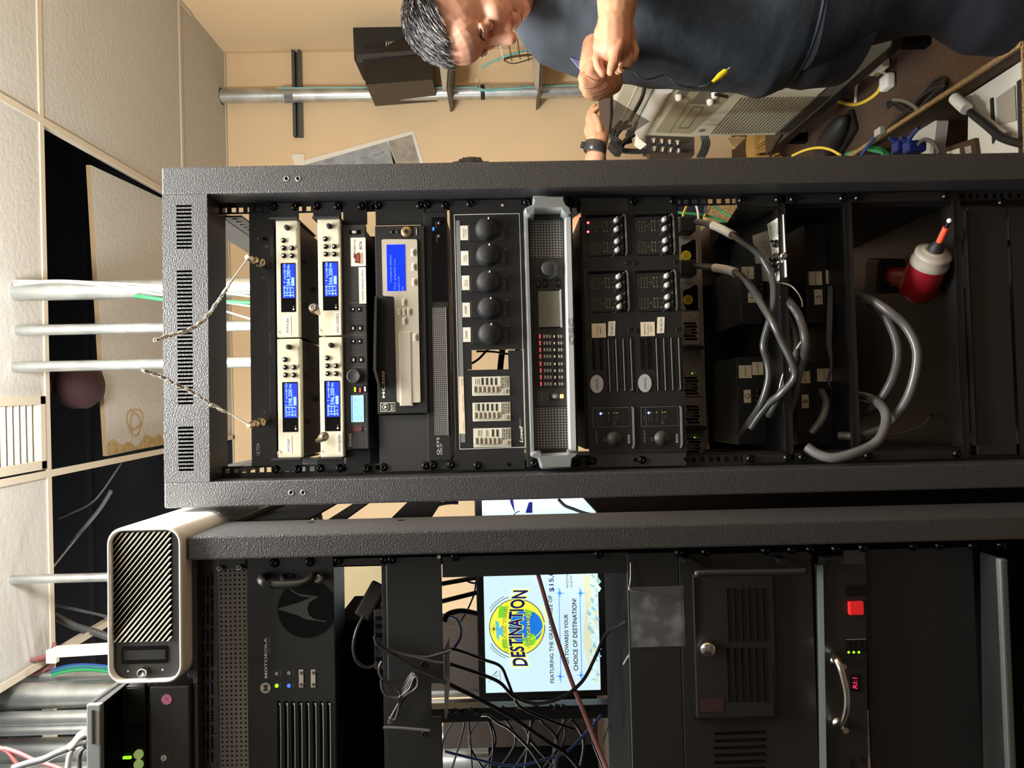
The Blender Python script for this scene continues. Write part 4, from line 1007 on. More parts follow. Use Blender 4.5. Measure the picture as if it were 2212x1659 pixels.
# ---------------------------------------------------------------- two channel amplifiers
def chan_amp(label, ox, oy, led, labs, shade):
    """ox, oy shift from the first unit (crop 1240,400 px)"""
    cv(1240, 400, 4.609); fd = -0.008
    t = thing('channel_amplifier', label, 'amplifier', K(300 + ox, 1500 + oy, 0))
    b = MB()
    O = lambda pts: [(x + ox + y * 0.0, y + oy) for x, y in pts]
    b.ppoly(O([(70, 262), (555, 262), (640, 2665), (155, 2672)]), fd, 0.0, 'panel_black')
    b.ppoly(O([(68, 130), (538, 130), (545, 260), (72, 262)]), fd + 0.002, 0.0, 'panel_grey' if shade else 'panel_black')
    b.ppoly(O([(158, 2675), (640, 2668), (640, 2800), (158, 2808)]), fd + 0.002, 0.0, 'panel_grey')
    part('front_panel', b, t)
    cv(); X0, Y0 = 1258 + ox / 4.609, 465 + oy / 4.609
    part('housing', MB().pbox(X0, Y0, X0 + 100, Y0 + 505, 0.001, 0.2, 'black'), t)
    cv(1240, 400, 4.609)
    for blk, (bx, by, nums) in enumerate(((0, 0, '8765'), (22, 560, '4321'))):
        P = lambda pts: [(x + ox + bx, y + oy + by) for x, y in pts]
        # recess frame: dark top lip and bright lower lip
        b = MB().ppoly(P([(112, 320), (120, 300), (470, 288), (505, 305), (532, 690), (505, 700), (150, 712)]), fd - 0.0006, fd, 'deep_black')
        b.ppoly(P([(118, 330), (462, 316), (480, 330), (498, 690), (150, 706)]), fd - 0.001, fd - 0.0006, 'panel_black')
        cr = part('control_recess', b, t)
        b = MB().ppoly(P([(488, 288), (505, 292), (518, 320), (534, 660), (522, 695), (512, 690), (518, 655), (503, 320)]), fd - 0.004, fd, 'silver_trim'); part('recess_lip', b, t)
        b = MB()
        for ch in range(4):
            dy = (0, 92, 210, 297)[ch] * 0.99
            b.text(nums[ch], 362 + bx + ox + ch * 2, 367 + dy + by + oy, 17, fd - 0.0014, 'print_olive', 14, rot=0)
            for (xx, m) in ((295, 'led_dim'), (325, 'led_dim')): b.disc(xx + bx + ox + ch * 3, 367 + dy + by + oy, 7, fd - 0.0014, m if xx == 295 else 'print_olive', 0.0004, 10)
        for grp in range(2):
            dy = grp * 208; g = grp * 8
            for xx in (168, 198, 228):
                for yy in (372, 463): b.disc(xx + bx + ox + g, yy + dy + by + oy, 5.5, fd - 0.0014, 'print_olive', 0.0004, 8)
                b.text('signal', xx + bx + ox + g, 418 + dy + by + oy, 7, fd - 0.0013, 'print_dim', 60)
            b.text('ashly', 142 + bx + ox + g, 418 + dy + by + oy, 7, fd - 0.0013, 'print_dim', 70)
            b.disc(252 + bx + ox + g, 413 + dy + by + oy, 6, fd - 0.0014, 'print_olive', 0.0004, 8)
            for xx, s in ((272, 'ch'), (292, 'temp'), (325, 'CURRENT')): b.text(s, xx + bx + ox + g, 415 + dy + by + oy, 10, fd - 0.0013, 'print_olive', 62 if s != 'CURRENT' else 78)
        part('legend', b, t)
        for ch in range(4):
            dy = (0, 92, 210, 297)[ch]
            c = K(420 + bx + ox + ch * 3.5, 362 + dy + by + oy, fd - 0.001)
            kb = MB().lathe(c, (0, -1, 0), [(0, 0.0074), (0.003, 0.0072), (0.0034, 0.0045), (0.008, 0.004), (0.0086, 0.0001)], 'rubber', 18)
            kb.lathe(c + V((0.001, -0.004, 0.0008)), (0, -1, 0), [(0, 0.0052), (0.004, 0.0046), (0.0056, 0.0038), (0.006, 0.0001)], 'silver_light', 16)
            a = math.radians(62 if shade else 50); kb.box(c + V((math.sin(a) * 0.0045, -0.0078, -math.cos(a) * 0.001)), (0.006, 0.0034, 0.0022), 'silver_light', 0.0006)
            for q in range(17):
                an = math.radians(30 + q * 18.75 + 90 + 0)
                kb.box(c + V((0.0098 * math.cos(an - math.radians(90)) * -1 * 1, -0.0002, 0.0098 * math.sin(an))), (0.0012, 0.0003, 0.0012), 'print_white')
            part('level_knob', kb, cr, 'small silver tipped level knob')
    if led:
        for y in (373, 464):
            part('fault_light', MB().disc(140 + ox, y + oy, 14, fd - 0.0016, 'led_red', 0.0006).disc(140 + ox, y + oy, 8, fd - 0.002, 'led_red_core', 0.0004), t, 'glowing red light')
    # slots
    cv(1240, 700, 4.609)
    sl = [(180, 148, 458, 7), (250, 142, 458, 10), (322, 140, 670, 12), (397, 138, 670, 12), (470, 136, 665, 12), (545, 134, 662, 12)]
    for k, (x, y0, y1, w) in enumerate(sl):
        xb = x + (y1 - y0) * 0.03
        sb = MB().ppoly([(x + ox, y0 + oy), (x + ox + 26, y0 + oy), (xb + ox + 28, y1 + oy), (xb + ox + 2, y1 + oy)], fd - 0.0005, fd - 0.0001, 'deep_black')
        sb.ppoly([(x + ox + 16, y0 + oy + 6), (x + ox + 22, y0 + oy + 2), (xb + ox + 26, y1 + oy - 2), (xb + ox + 14, y1 + oy), (xb + ox + 15, y1 + oy - 20), (x + ox + 12, y0 + oy + 20)], fd - 0.0022, fd - 0.0004, 'silver_trim' if k > 1 else 'dark_metal')
        part('vent_slot', sb, t)
    c = K(226 + ox, 597 + oy, fd); b = MB(); n = 28
    b.prism([(c.x + 0.0162 * math.cos(2 * math.pi * i / n), c.z + 0.0117 * math.sin(2 * math.pi * i / n)) for i in range(n)], fd - 0.002, fd, 'silver_light')
    b.text('péma', 226 + ox, 597 + oy, 20, fd - 0.0024, 'ink', 105); part('badge', b, t, 'oval silver badge')
    # lower control block
    P = lambda pts: [(x + ox, y + oy) for x, y in pts]
    b = MB().ppoly(P([(182, 850), (200, 822), (555, 812), (590, 840), (604, 1215), (585, 1240), (215, 1246), (200, 1225)]), fd - 0.0004, fd, 'black')
    b.ppoly(P([(186, 835), (540, 826), (552, 838), (560, 1012), (548, 1022), (198, 1030), (190, 1020)]), fd - 0.0008, fd - 0.0004, 'print_dim')
    b.ppoly(P([(190, 839), (538, 830), (548, 841), (555, 1010), (546, 1018), (200, 1026), (194, 1017)]), fd - 0.0012, fd - 0.0004, 'black')
    b.ppoly(P([(232, 838), (235, 838), (244, 1024), (241, 1024)]), fd - 0.0016, fd - 0.0012, 'print_dim')
    for (x, y, s, w) in ((218, 945, 'sleep', 55), (264, 940, 'network', 60), (290, 945, 'enabled', 65), (345, 945, 'protect', 65), (402, 945, 'power', 70), (430, 930, 'stby', 40)): b.text(s, x + ox, y + oy, 9, fd - 0.0016, 'print_dim', w)
    b.text('ASHLY', 223 + ox, 1125 + oy, 19, fd - 0.0008, 'print_olive', 130).text('8250', 545 + ox, 1145 + oy, 20, fd - 0.0008, 'print_white', 85).disc(305 + ox, 1155 + oy, 17, fd - 0.0008, 'print_dim', 0.0003).disc(305 + ox, 1155 + oy, 13, fd - 0.0011, 'black', 0.0003)
    b.disc(405 + ox, 990 + oy, 14, fd - 0.0016, 'print_dim', 0.0003).disc(405 + ox, 990 + oy, 10, fd - 0.0019, 'black', 0.0003)
    for (x, y, m) in ((345, 888, 'led_dim'), (402, 886, 'led_dim'), (430, 884, 'led_dim'), (292, 890, 'print_dim')): b.disc(x + ox, y + oy, 8, fd - 0.0016, m, 0.0004)
    sw = part('status_window', b, t)
    part('network_light', MB().disc(266 + ox, 892 + oy, 12, fd - 0.002, 'led_blue', 0.0006), sw, 'bright blue light')
    b = MB().ppoly(P([(572, 822), (588, 826), (598, 850), (606, 1205), (592, 1240), (580, 1240), (590, 1205), (580, 850)]), fd - 0.004, fd, 'silver_trim'); part('recess_lip', b, t)
    c = K(398 + ox, 1145 + oy, fd)
    part('power_button', MB().lathe(c, (0, -1, 0), [(0, 0.0135), (0.0008, 0.0135), (0.0008, 0.0108), (0.004, 0.010), (0.0044, 0.0001)], 'panel_grey', 26), t)
    cv(1240, 400, 4.609)
    screws(t, [(125 + ox, 785 + oy), (535 + ox, 772 + oy), (148 + ox, 1455 + oy), (560 + ox, 1443 + oy), (172 + ox, 2050 + oy), (585 + ox, 2038 + oy)], fd, SSCREW)
    # stickers
    (x, y, w, h, l1, l2) = labs[0]
    b = MB().ppoly([(x - w / 2, y - h / 2 + 4), (x + w / 2, y - h / 2), (x + w / 2 + 4, y + h / 2 - 4), (x - w / 2 + 4, y + h / 2)], fd - 0.0008, fd - 0.0002, 'label_cream')
    for i, s in enumerate(l1): b.text(s, x - (len(l1) - 1) * 15 + i * 32, y, 15, fd - 0.0011, 'ink_grey' if i == 0 and len(l1) == 2 else 'ink', min(h * 0.75, 22 * len(s)))
    part('label_sticker', b, t, 'cream handwritten sticker reading ' + ' '.join(l1))
    (x, y, w, h, l1, l2) = labs[1]
    b = MB().ppoly([(x - w / 2, y - h / 2 + 4), (x + w / 2, y - h / 2), (x + w / 2 - 4, y + h / 2 - 4), (x - w / 2 - 4, y + h / 2)], fd - 0.0008, fd - 0.0002, 'label').text(l1, x, y, 21, fd - 0.0011, 'ink', h * 0.8, rot=-2)
    part('label_sticker', b, t, 'white sticker reading ' + l1)
    return t
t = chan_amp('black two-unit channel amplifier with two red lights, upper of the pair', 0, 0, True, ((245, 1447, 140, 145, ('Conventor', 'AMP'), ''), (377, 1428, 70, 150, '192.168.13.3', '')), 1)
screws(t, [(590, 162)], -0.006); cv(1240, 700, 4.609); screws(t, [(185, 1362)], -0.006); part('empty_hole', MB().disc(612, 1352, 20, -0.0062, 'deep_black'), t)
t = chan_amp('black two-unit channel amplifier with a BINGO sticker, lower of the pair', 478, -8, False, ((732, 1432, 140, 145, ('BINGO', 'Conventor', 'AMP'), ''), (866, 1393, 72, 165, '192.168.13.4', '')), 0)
screws(t, [(990, 155)], -0.006); cv(1240, 700, 4.609); screws(t, [(678, 1352)], -0.006); part('empty_hole', MB().disc(1112, 1345, 20, -0.0062, 'deep_black'), t)
# ================================================================ INSIDE THE TALL RACK
frame(RACK); cv()
# black strips added behind the mounting rails to keep their holes dark
for s, hx in ((-1, E0 + 0.002), (1, E1 - 0.002)):
    z1 = K(1255, 721, 0).z if s > 0 else K(1190, 721, 0).z
    segs = [(z1, K(1478, 721, 0).z), (K(1610, 721, 0).z, 0.09)] if s > 0 else [(z1, 0.09)]
    for (a, c) in segs: part('rail_backing', MB().box((hx + s * 0.004, 0.022, (a + c) / 2), (0.044, 0.004, a - c), 'black'), rk)
    part('rail_backing', MB().box((hx + s * 0.004, 0.022, (K(675, 721, 0).z + z1) / 2), (0.026, 0.004, K(675, 721, 0).z - z1), 'black'), rk)
# black sheet added behind the lower half to hide the bright wall
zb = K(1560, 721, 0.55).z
part('rear_backing', MB().box(((IX0 + IX1) / 2 - 0.03, 0.655, zb / 2), (IX1 - IX0 - 0.10, 0.004, zb), 'deep_black'), rk)
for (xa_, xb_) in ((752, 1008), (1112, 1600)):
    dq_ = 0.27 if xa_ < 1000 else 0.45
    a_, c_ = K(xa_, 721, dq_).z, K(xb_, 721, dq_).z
    part('gap_backing', MB().box(((IX0 + IX1) / 2, dq_, (a_ + c_) / 2), (IX1 - IX0 - (0.19 if xa_ > 1100 else 0.005), 0.003, a_ - c_), 'deep_black'), rk)  # black plates added so the gaps between units stay dark
# modular server chassis seen from its power supply side
d = 0.30; cv(1240, 400, 4.609)
t = thing('server_chassis', 'grey rear face of a server chassis with honeycomb vents under the amplifiers', 'server', K(1250, 1500, d))
b = MB(); cv(); b.pbox(1440, 478, 1520, 972, d + 0.004, d + 0.33, 'black'); b.pbox(1470, 478, 1521, 972, d + 0.002, d + 0.004, 'plastic_grey'); part('chassis', b, t)
def hexvent(b, x0, y0, x1, y1, d, m, nx=5, ny=6):
    W, H = y1 - y0, x1 - x0
    for j in range(ny):
        for i in range(nx):
            yy = y0 + (j + 0.5) * W / ny; xx = x0 + (i + 0.5 + (0.5 if j % 2 else 0)) * H / (nx + 0.5)
            c = K(xx, yy, d); r = 0.43 * W / ny * sc(d) * 1.1
            b.prism([(c.x + r * math.cos(math.radians(60 * q)), c.z + r * math.sin(math.radians(60 * q))) for q in range(6)], d - 0.0004, d, m)
cv(1240, 400, 4.609)
for k, (y0, y1, v0, v1) in enumerate(((1255, 1590, 1362, 1548), (1825, 2105, 1905, 2090), (2115, 2392, 2188, 2378), (2465, 2798, 2510, 2700))):
    x0 = 1085 + k * 12
    b = MB().pbox(x0 - 20, y0, x0 + 168, y1, d - 0.006, d + 0.002, 'plastic_grey', 0.001)
    hexvent(b, x0 + 5, v0, x0 + 140, v1, d - 0.006, 'deep_black')
    c = K(x0 + 45, (v0 + v1) / 2, d - 0.0062)
    b.cyl(c, c + V((0, -0.0004, 0)), 40 * sc(d), 'pc_grey', 18).disc(x0 + 108, y0 + 50, 12, d - 0.0072, 'chrome', 0.001)
    b.disc(x0 + 80, y0 + 48, 6, d - 0.0072, 'led_green' if k in (1, 3) else 'ink_grey', 0.001)
    if k == 3: b.pbox(x0 + 45, y1 - 62, x0 + 150, y1 - 14, d - 0.0066, d - 0.006, 'label').text('SN 0042', x0 + 95, y1 - 38, 14, d - 0.0069, 'ink_grey', 70)
    part('power_module', b, t)
for k, y in enumerate((1598, 2404)):
    part('latch', MB().pbox(1100 + k * 22, y, 1300 + k * 22, y + 38, d - 0.03, d, 'black', 0.002), t)
for k, (y0, y1, yc) in enumerate(((510, 800, 700), (960, 1245, 1140))):
    x0 = 1062 + k * 18
    b = MB().pbox(x0 - 20, y0, x0 + 172, y1, d - 0.004, d + 0.002, 'plastic_grey', 0.001)
    b.ppoly([(x0 + 5, y0 + 92), (x0 + 60, y0 + 70), (x0 + 125, y0 + 30), (x0 + 150, y0 + 40), (x0 + 155, y0 + 280), (x0 + 40, y0 + 280), (x0 + 5, y0 + 200)], d - 0.0046, d - 0.004, 'deep_black')
    b.disc(x0 + 55, yc, 50, d - 0.0056, 'yellow', 0.001, 20)
    for q in range(3): b.pbox(x0 + 40 + q * 16, yc - 32, x0 + 43 + q * 16, yc + 32, d - 0.006, d - 0.0056, 'ink')
    b.text('Astec', x0 + 38, yc, 12, d - 0.006, 'ink', 55)
    part('fan_module', b, t, 'fan module with round yellow sticker')
cv()
# shelves
def shelf(label, xf, xt, depth, xl, tilt=0, right_cheek=True, lip=None, d0=-0.003):
    t = thing('rack_shelf', label, 'shelf', K(xf, 721, 0))
    z = K(xf, 721, 0).z; zt = K(xt, 721, 0).z
    b = MB().box((GX, depth / 2, z - 0.001), (0.45, depth, 0.003), 'black'); part('tray', b, t)
    b = MB().box((GX, 0.0, z + 0.004), (0.45, 0.003, 0.014), 'panel_black', 0.0008).box((GX, -0.0022, z + 0.0112), (0.45, 0.002, 0.0012), 'dark_metal'); part('front_lip', b, t)
    for s in (-1, 1):
        b = MB(); xx = GX + s * 0.225
        h = zt - z
        b.add([(xx - s * 0.001, 0, z), (xx - s * 0.001, depth, z), (xx - s * 0.001, depth, z + 0.02), (xx - s * 0.001, 0, z + h)], [(0, 1, 2, 3)], 'black').add([(xx + s * 0.001, 0, z), (xx + s * 0.001, depth, z), (xx + s * 0.001, depth, z + 0.02), (xx + s * 0.001, 0, z + h)], [(3, 2, 1, 0)], 'black')
        b.box((GX + s * 0.233, 0, z + h / 2 + 0.004), (0.0166, 0.003, h + 0.006), 'panel_black', 0.0008)
        part('side_bracket', b, t)
        for f in (0.12, 0.95): stamp('screw', SCREW, t, (GX + s * 0.2325, -0.003, z + h * f))
    return t, z
tA, zA = shelf('empty looking black shelf holding papers and labelled black modules, upper of three', 1702, 1606, 0.42, 0)
tB, zB = shelf('black shelf with more labelled modules, middle of three', 1846, 1716, 0.42, 0)
tC, zC = shelf('deep black shelf carrying the red drill, lowest of three', 2082, 1852, 0.42, 0)
# papers lying on the upper shelf
t = thing('paper_sheet', 'white printed sheet on the upper shelf with loose screws on it', 'paper', G(1680, 540, zA + 0.003))
b = MB(); q = [G(1657, 484, zA + 0.003), G(1692, 463, zA + 0.003), G(1699, 598, zA + 0.003), G(1677, 609, zA + 0.003)]
b.add(q + [p - V((0, 0, 0.001)) for p in q], [(0, 1, 2, 3), (7, 6, 5, 4), (0, 4, 5, 1), (1, 5, 6, 2), (2, 6, 7, 3), (3, 7, 4, 0)], 'paper')
for k in range(9):
    f0 = 0.15 + 0.09 * k
    a, c = q[0].lerp(q[1], f0), q[3].lerp(q[2], f0)
    for (u0, u1) in ((0.05, 0.3), (0.34, 0.42), (0.6, 0.92)):
        p0, p1 = a.lerp(c, u0 + 0.01 * (k % 3)), a.lerp(c, u1 - 0.03 * (k % 2)); up = V((0, 0, 0.0006)); w = V((0, 0.0012, 0))
        b.add([p0 + up - w, p1 + up - w, p1 + up + w, p0 + up + w], [(0, 1, 2, 3)], 'ink_grey')
part('sheet', b, t)
t = thing('paper_sheet', 'tan printed card on the upper shelf behind the white sheet', 'paper', G(1650, 560, zA + 0.0015))
b = MB(); q = [G(1625, 509, zA + 0.0018), G(1658, 498, zA + 0.0018), G(1676, 609, zA + 0.0018), G(1636, 606, zA + 0.0018)]
b.add(q, [(0, 1, 2, 3)], 'paper_tan'); b.add([p - V((0, 0, 0.001)) for p in q], [(3, 2, 1, 0)], 'paper_tan')
for k in range(5):
    a = q[1].lerp(q[2], 0.2 + k * 0.1); c = q[0].lerp(q[3], 0.22 + k * 0.1); p0 = a.lerp(c, 0.05); p1 = a.lerp(c, 0.5); up = V((0, 0, 0.0006)); w = V((0.001, 0, 0))
    b.add([p0 + up - w, p1 + up - w, p1 + up + w, p0 + up + w], [(0, 1, 2, 3)], 'ink_grey')
part('sheet', b, t)
# loose screws
def loose_screw(x, y, ang, lab, m='dark_metal'):
    c = G(x, y, zA + 0.009); t_ = V((math.cos(ang), math.sin(ang), 0.12)).normalized()
    b = MB().lathe(c, t_, [(-0.005, 0.0025), (-0.004, 0.007), (0, 0.0075), (0.0005, 0.003), (0.018, 0.0028), (0.02, 0.001)], m, 14)
    solo('loose_screw', b, lab, 'screw', 'loose screws on the upper shelf')
loose_screw(1676, 526, 1.1, 'loose dark screw lying alone on the white sheet')
loose_screw(1677, 555, 2.0, 'loose dark screw at the top of the little heap on the white sheet')
loose_screw(1692, 553, 1.2, 'loose bright screw at the shelf edge side of the heap', 'chrome')
loose_screw(1684, 566, 0.4, 'loose screw in the middle of the heap on the white sheet', 'chrome')
loose_screw(1672, 569, 0.9, 'loose screw lowest in the heap towards the thick cable')
loose_screw(1674, 583, 2.5, 'loose brown screw apart below the heap')
# modules on the shelves
def module(label, z, x0, y0, x1, y1, d, stk, con, zt=None):
    t = thing('power_module', label, 'module', K(x1, (y0 + y1) / 2, d))
    c = K((x0 + x1) / 2, (y0 + y1) / 2, d); k = sc(d); w = (y1 - y0) * k; top = K(x0, (y0 + y1) / 2, d).z; bot = z + 0.001
    b = MB().box((c.x, d + 0.09, (top + bot) / 2), (w, 0.18, top - bot), 'panel_black', 0.002)
    part('case', b, t)
    for (sx, sy, w_, h_, s) in stk:
        lb = MB().pbox(sx, sy, sx + w_, sy + h_, d - 0.0014, d - 0.0004, 'label_cream').text(s, sx + w_ / 2, sy + h_ / 2, 3.5 if len(s) > 2 else 12, d - 0.0017, 'ink', (h_ * 0.75 if len(s) > 2 else None))
        part('label_sticker', lb, t, 'cream sticker')
    for (cx, cy, n) in con:
        for i in range(n):
            for j in range(3):
                c = K(cx + i * 12, cy + j * 11, d); part('terminal', MB().lathe(c, (0, -1, 0), [(0, 0.005), (0.014, 0.005), (0.016, 0.004), (0.016, 0.0001)], 'rubber', 12), t)
    return t
module('black labelled module on the upper shelf, beside the tan card', zA, 1598, 568, 1680, 700, 0.12, [(1602, 576, 27, 27, 'TV DISTRIB'), (1616, 632, 17, 22, '1')], [(1642, 617, 3)])
module('black labelled module on the upper shelf, at the white box side', zA, 1592, 770, 1680, 960, 0.12, [(1596, 789, 28, 28, 'ASSIST'), (1625, 782, 24, 28, 'SERVER'), (1607, 842, 15, 28, 'G')], [(1632, 845, 3)])
module('black labelled module on the middle shelf numbered five', zB, 1740, 480, 1830, 700, 0.10, [(1747, 586, 29, 30, 'SWITCHER'), (1784, 583, 31, 30, 'CASINO TV'), (1759, 625, 18, 33, '5')], [(1790, 622, 3)])
module('black labelled module on the middle shelf, at the white box side', zB, 1722, 780, 1812, 960, 0.10, [(1728, 802, 22, 26, 'SWITCH'), (1765, 796, 32, 28, 'EVENT TV'), (1732, 852, 15, 30, '8')], [(1790, 840, 3)])
for k, (x0, y0, x1, y1, dd, lab) in enumerate(((1536, 478, 1592, 690, 0.34, 'dark blank equipment face behind the two labelled hoses'), (1528, 700, 1590, 970, 0.36, 'dark blank equipment face below the honeycomb vents'))):
    t = thing('rack_device', lab, 'rack unit', K(x1, (y0 + y1) / 2, dd))
    b = MB().pbox(x0, y0, x1, y1, dd, dd + 0.25, 'black', 0.002); part('case', b, t)
    part('edge_strip', MB().pbox((x0 + x1) / 2 + 4, y0 + 6, (x0 + x1) / 2 + 7, y1 - 6, dd - 0.002, dd, 'red_dull' if k == 0 else 'dark_metal'), t)
    part('foot', MB().pbox(x1 - 6, y0 + 20, x1 + 2, y0 + 50, dd - 0.004, dd, 'rubber', 0.001), t)
# thick cables
def cab(name, pts, r, m, lab, group=None, n=10, dd=None, plug=None):
    b = MB().tube([K(x, y, z) for x, y, z in pts], r, m, n=n)
    return solo(name, b, lab, 'cable', group)
def withd(pts, ds):
    n = len(pts); out = []
    for i, (x, y) in enumerate(pts):
        f = i / (n - 1) * (len(ds) - 1); j = min(int(f), len(ds) - 2); out.append((x, y, ds[j] + (ds[j + 1] - ds[j]) * (f - j)))
    return out
mat('hose', (58, 58, 58), 0.25)
mat('hose_pale', (86, 86, 85), 0.3)
H1 = [(1482, 478), (1510, 480), (1540, 487), (1572, 502), (1600, 519), (1640, 551), (1666, 595), (1672, 639), (1666, 679), (1652, 730), (1650, 754), (1658, 782), (1660, 822), (1644, 873), (1624, 905), (1600, 940)]
H2 = [(1484, 572), (1510, 575), (1540, 578), (1575, 584), (1600, 596), (1624, 623), (1644, 655), (1672, 702), (1691, 742), (1707, 774), (1717, 802), (1713, 822), (1688, 850), (1656, 877), (1622, 925)]
for k, (H, lab) in enumerate(((H1, 'thick black power cable with a white wrap label, the one nearer the person'), (H2, 'thick black power cable with a white wrap label, leaving the chassis lower'))):
    pts = withd(H, [0.28, 0.16, 0.02, -0.03, -0.03, -0.02, 0.05] if k == 0 else [0.28, 0.16, 0.02, -0.05, -0.055, -0.045, 0.02])
    t = thing('power_cable', lab, 'cable', K(*pts[-1]), 'labelled thick power cables')
    P = [K(*p) for p in pts]
    part('cord', MB().tube(P, 0.0068, 'hose', n=12, sub=8), t)
    sp = smooth_path(P, 8)
    i0 = 16 if k == 0 else 17; seg = sp[i0:i0 + 12]
    b = MB().tube(seg, 0.0086, 'white', n=14, sub=1); part('wrap_label', b, t, 'white wrap label with small print')
    b = MB()
    for q in range(1, 11):
        c = seg[q]; b.box(c + V((0.001, -0.0089, 0.003)), (0.0012, 0.0006, 0.0055), 'ink'); b.box(c + V((-0.001, -0.0089, -0.003)), (0.0012, 0.0006, 0.004), 'ink_grey')
    part('label_print', b, t)
    b = MB().pbox(H[0][0] - 14, H[0][1] - 12, H[0][0] + 22, H[0][1] + 22, 0.24, 0.29, 'black', 0.004); part('plug', b, t)
cab('power_cable', withd([(1676, 632), (1690, 640), (1707, 655), (1727, 686), (1739, 734), (1737, 770), (1723, 814), (1715, 858), (1692, 930)], [0.08, 0, -0.02, 0.02, 0.06]), 0.0078, 'hose_pale', 'thick pale cable arching outermost in front of the upper shelf')
cab('power_cable', withd([(1683, 645), (1699, 679), (1713, 714), (1719, 746), (1712, 790), (1690, 840), (1660, 900)], [0.08, 0.02, 0.0, 0.05]), 0.0068, 'hose_pale', 'pale cable just inside the outermost arch by the upper shelf')
cab('power_cable', withd([(1811, 639), (1839, 639), (1879, 647), (1918, 671), (1954, 702), (1978, 746), (1980, 790), (1966, 846), (1942, 889), (1905, 925), (1850, 941), (1812, 941)], [0.09, 0, -0.03, 0, 0.05]), 0.0082, 'hose_pale', 'thick grey cable making the widest loop over the lowest shelf')
cab('power_cable', withd([(1880, 652), (1894, 663), (1918, 694), (1936, 738), (1938, 778), (1926, 822), (1902, 862), (1875, 885), (1843, 901)], [0.06, 0.0, 0.0, 0.07]), 0.0078, 'hose_pale', 'thick grey cable making the inner loop over the lowest shelf')
cab('power_cable', withd([(1827, 858), (1859, 856), (1887, 864), (1910, 885), (1914, 913), (1902, 945), (1879, 965), (1839, 981), (1799, 989), (1767, 981), (1743, 965)], [0.09, 0.0, -0.04, -0.05, -0.02]), 0.0088, 'hose_pale', 'thickest dull cable bulging out past the rack post at the white box side')
cab('power_cable', withd([(1775, 846), (1785, 870), (1775, 905), (1753, 935)], [0.08, 0.02, 0.03]), 0.0068, 'hose_pale', 'short thick cable end beside the middle shelf lip')
cab('power_cable', withd([(1660, 690), (1690, 720), (1704, 790), (1700, 850), (1676, 900)], [0.1, 0.05, 0.08]), 0.005, 'hose', 'dark cable half hidden behind the upper shelf cables')
cab('thin_wire', withd([(1676, 610), (1703, 615), (1719, 627), (1731, 647), (1733, 663)], [0.0, -0.01, 0.0]), 0.0013, 'cable_white', 'fine pale wire curving over the white sheet edge', n=6)
cab('thin_wire', withd([(1960, 880), (1998, 890), (2006, 905), (1978, 925), (1918, 941), (1855, 951), (1807, 957)], [0.2, 0.1, 0.12, 0.15]), 0.0016, 'cable_grey', 'fine grey wire looping deep over the lowest shelf', n=6)
for k in range(4):
    cab('thin_wire', withd([(1790 + k * 2.5, 618), (1788 + k * 3, 679), (1786 + k * 3, 742), (1794 + k, 782), (1786 + k * 2, 822 + k * 4)], [0.07, 0.05, 0.05, 0.07]), 0.0013, 'cable_grey', 'fine grey wire of the bunch hanging between the middle shelf modules', 'fine wires between modules', n=6)
for k in range(3):
    cab('thin_wire', withd([(1730 - k * 3, 738 + k * 5), (1715 - k * 4, 775), (1696 - k * 3, 805 + k * 4), (1684, 832 + k * 3)], [0.0, 0.02]), 0.0014, 'cable_white', 'pale thin wire of the trio crossing the thick cables', 'pale wire trio', n=6)
# coloured wires seen past the chassis
for k, (pts, m, lab) in enumerate((([(1462, 459), (1500, 462), (1535, 468), (1568, 480)], 'cable_green', 'dark green wire running along behind the chassis corner'), ([(1540, 444), (1562, 458), (1582, 470)], 'cable_green', 'dark green wire slanting across the cardboard behind the rack'), ([(1462, 471), (1480, 472), (1500, 474)], 'cable_green', 'short green wire stub beside the white connector'),
        ([(1484, 444), (1478, 458), (1474, 472)], 'cable_yellow', 'yellow wire nearest the amplifier corner behind the rack'), ([(1535, 444), (1528, 456), (1520, 472)], 'cable_yellow', 'yellow wire beside the blue one behind the rack'), ([(1526, 444), (1522, 458)], 'cable_blue', 'blue wire hanging between yellow and white ones'), ([(1504, 444), (1508, 460), (1509, 474)], 'cable_white', 'white wire hooked behind the rack rail'), ([(1505, 512), (1520, 500), (1540, 490)], 'cable_yellow', 'yellow wire under the labelled plug'), ([(1506, 520), (1520, 508), (1542, 497)], 'cable_blue', 'blue wire under the labelled plug'), ([(1512, 495), (1524, 500), (1536, 500)], 'cable_green', 'bright green wire under the labelled plug'))):
    cab('coloured_wire', withd(pts, [0.66, 0.62]), 0.0035, m, lab, n=6)
t = thing('cardboard_box', 'brown cardboard panel seen behind the rack beside the wires', 'cardboard', K(1560, 480, 0.9))
part('panel', MB().ppoly([(1528, 425), (1625, 425), (2150, 470), (2150, 500), (1560, 530), (1524, 500)], 0.85, 0.87, 'cardboard'), t)
# ---- drill on the lowest shelf
zf = zC + 0.004
cv(1840, 400, 6.381)
p0 = G(870, 1500, zf + 0.036); p1 = G(1060, 1090, zf + 0.036); p2 = G(1215, 700, zf + 0.036); p3 = G(1345, 490, zf + 0.036)
cv()
t = thing('cordless_drill', 'red and grey cordless drill lying on the lowest shelf with an orange shanked bit', 'drill', p0 - V((0, 0, 0.036)))
ax = (p1 - p0); L = ax.length; u = ax.normalized()
part('motor_housing', MB().lathe(p0, u, [(-0.006, 0.018), (0, 0.029), (0.012, 0.033), (L * 0.6, 0.034), (L, 0.033)], 'red_plastic', 26), t, 'red plastic body')
part('gear_case', MB().lathe(p1, u, [(0, 0.0335), (0.008, 0.034), (0.018, 0.030), (0.02, 0.032), (0.025, 0.032), (0.027, 0.025), (0.032, 0.018)], 'plastic_grey', 26), t, 'grey metal collar')
pc1 = p1 + u * 0.032
u2 = (p3 - pc1).normalized(); Lb = (p3 - pc1).length
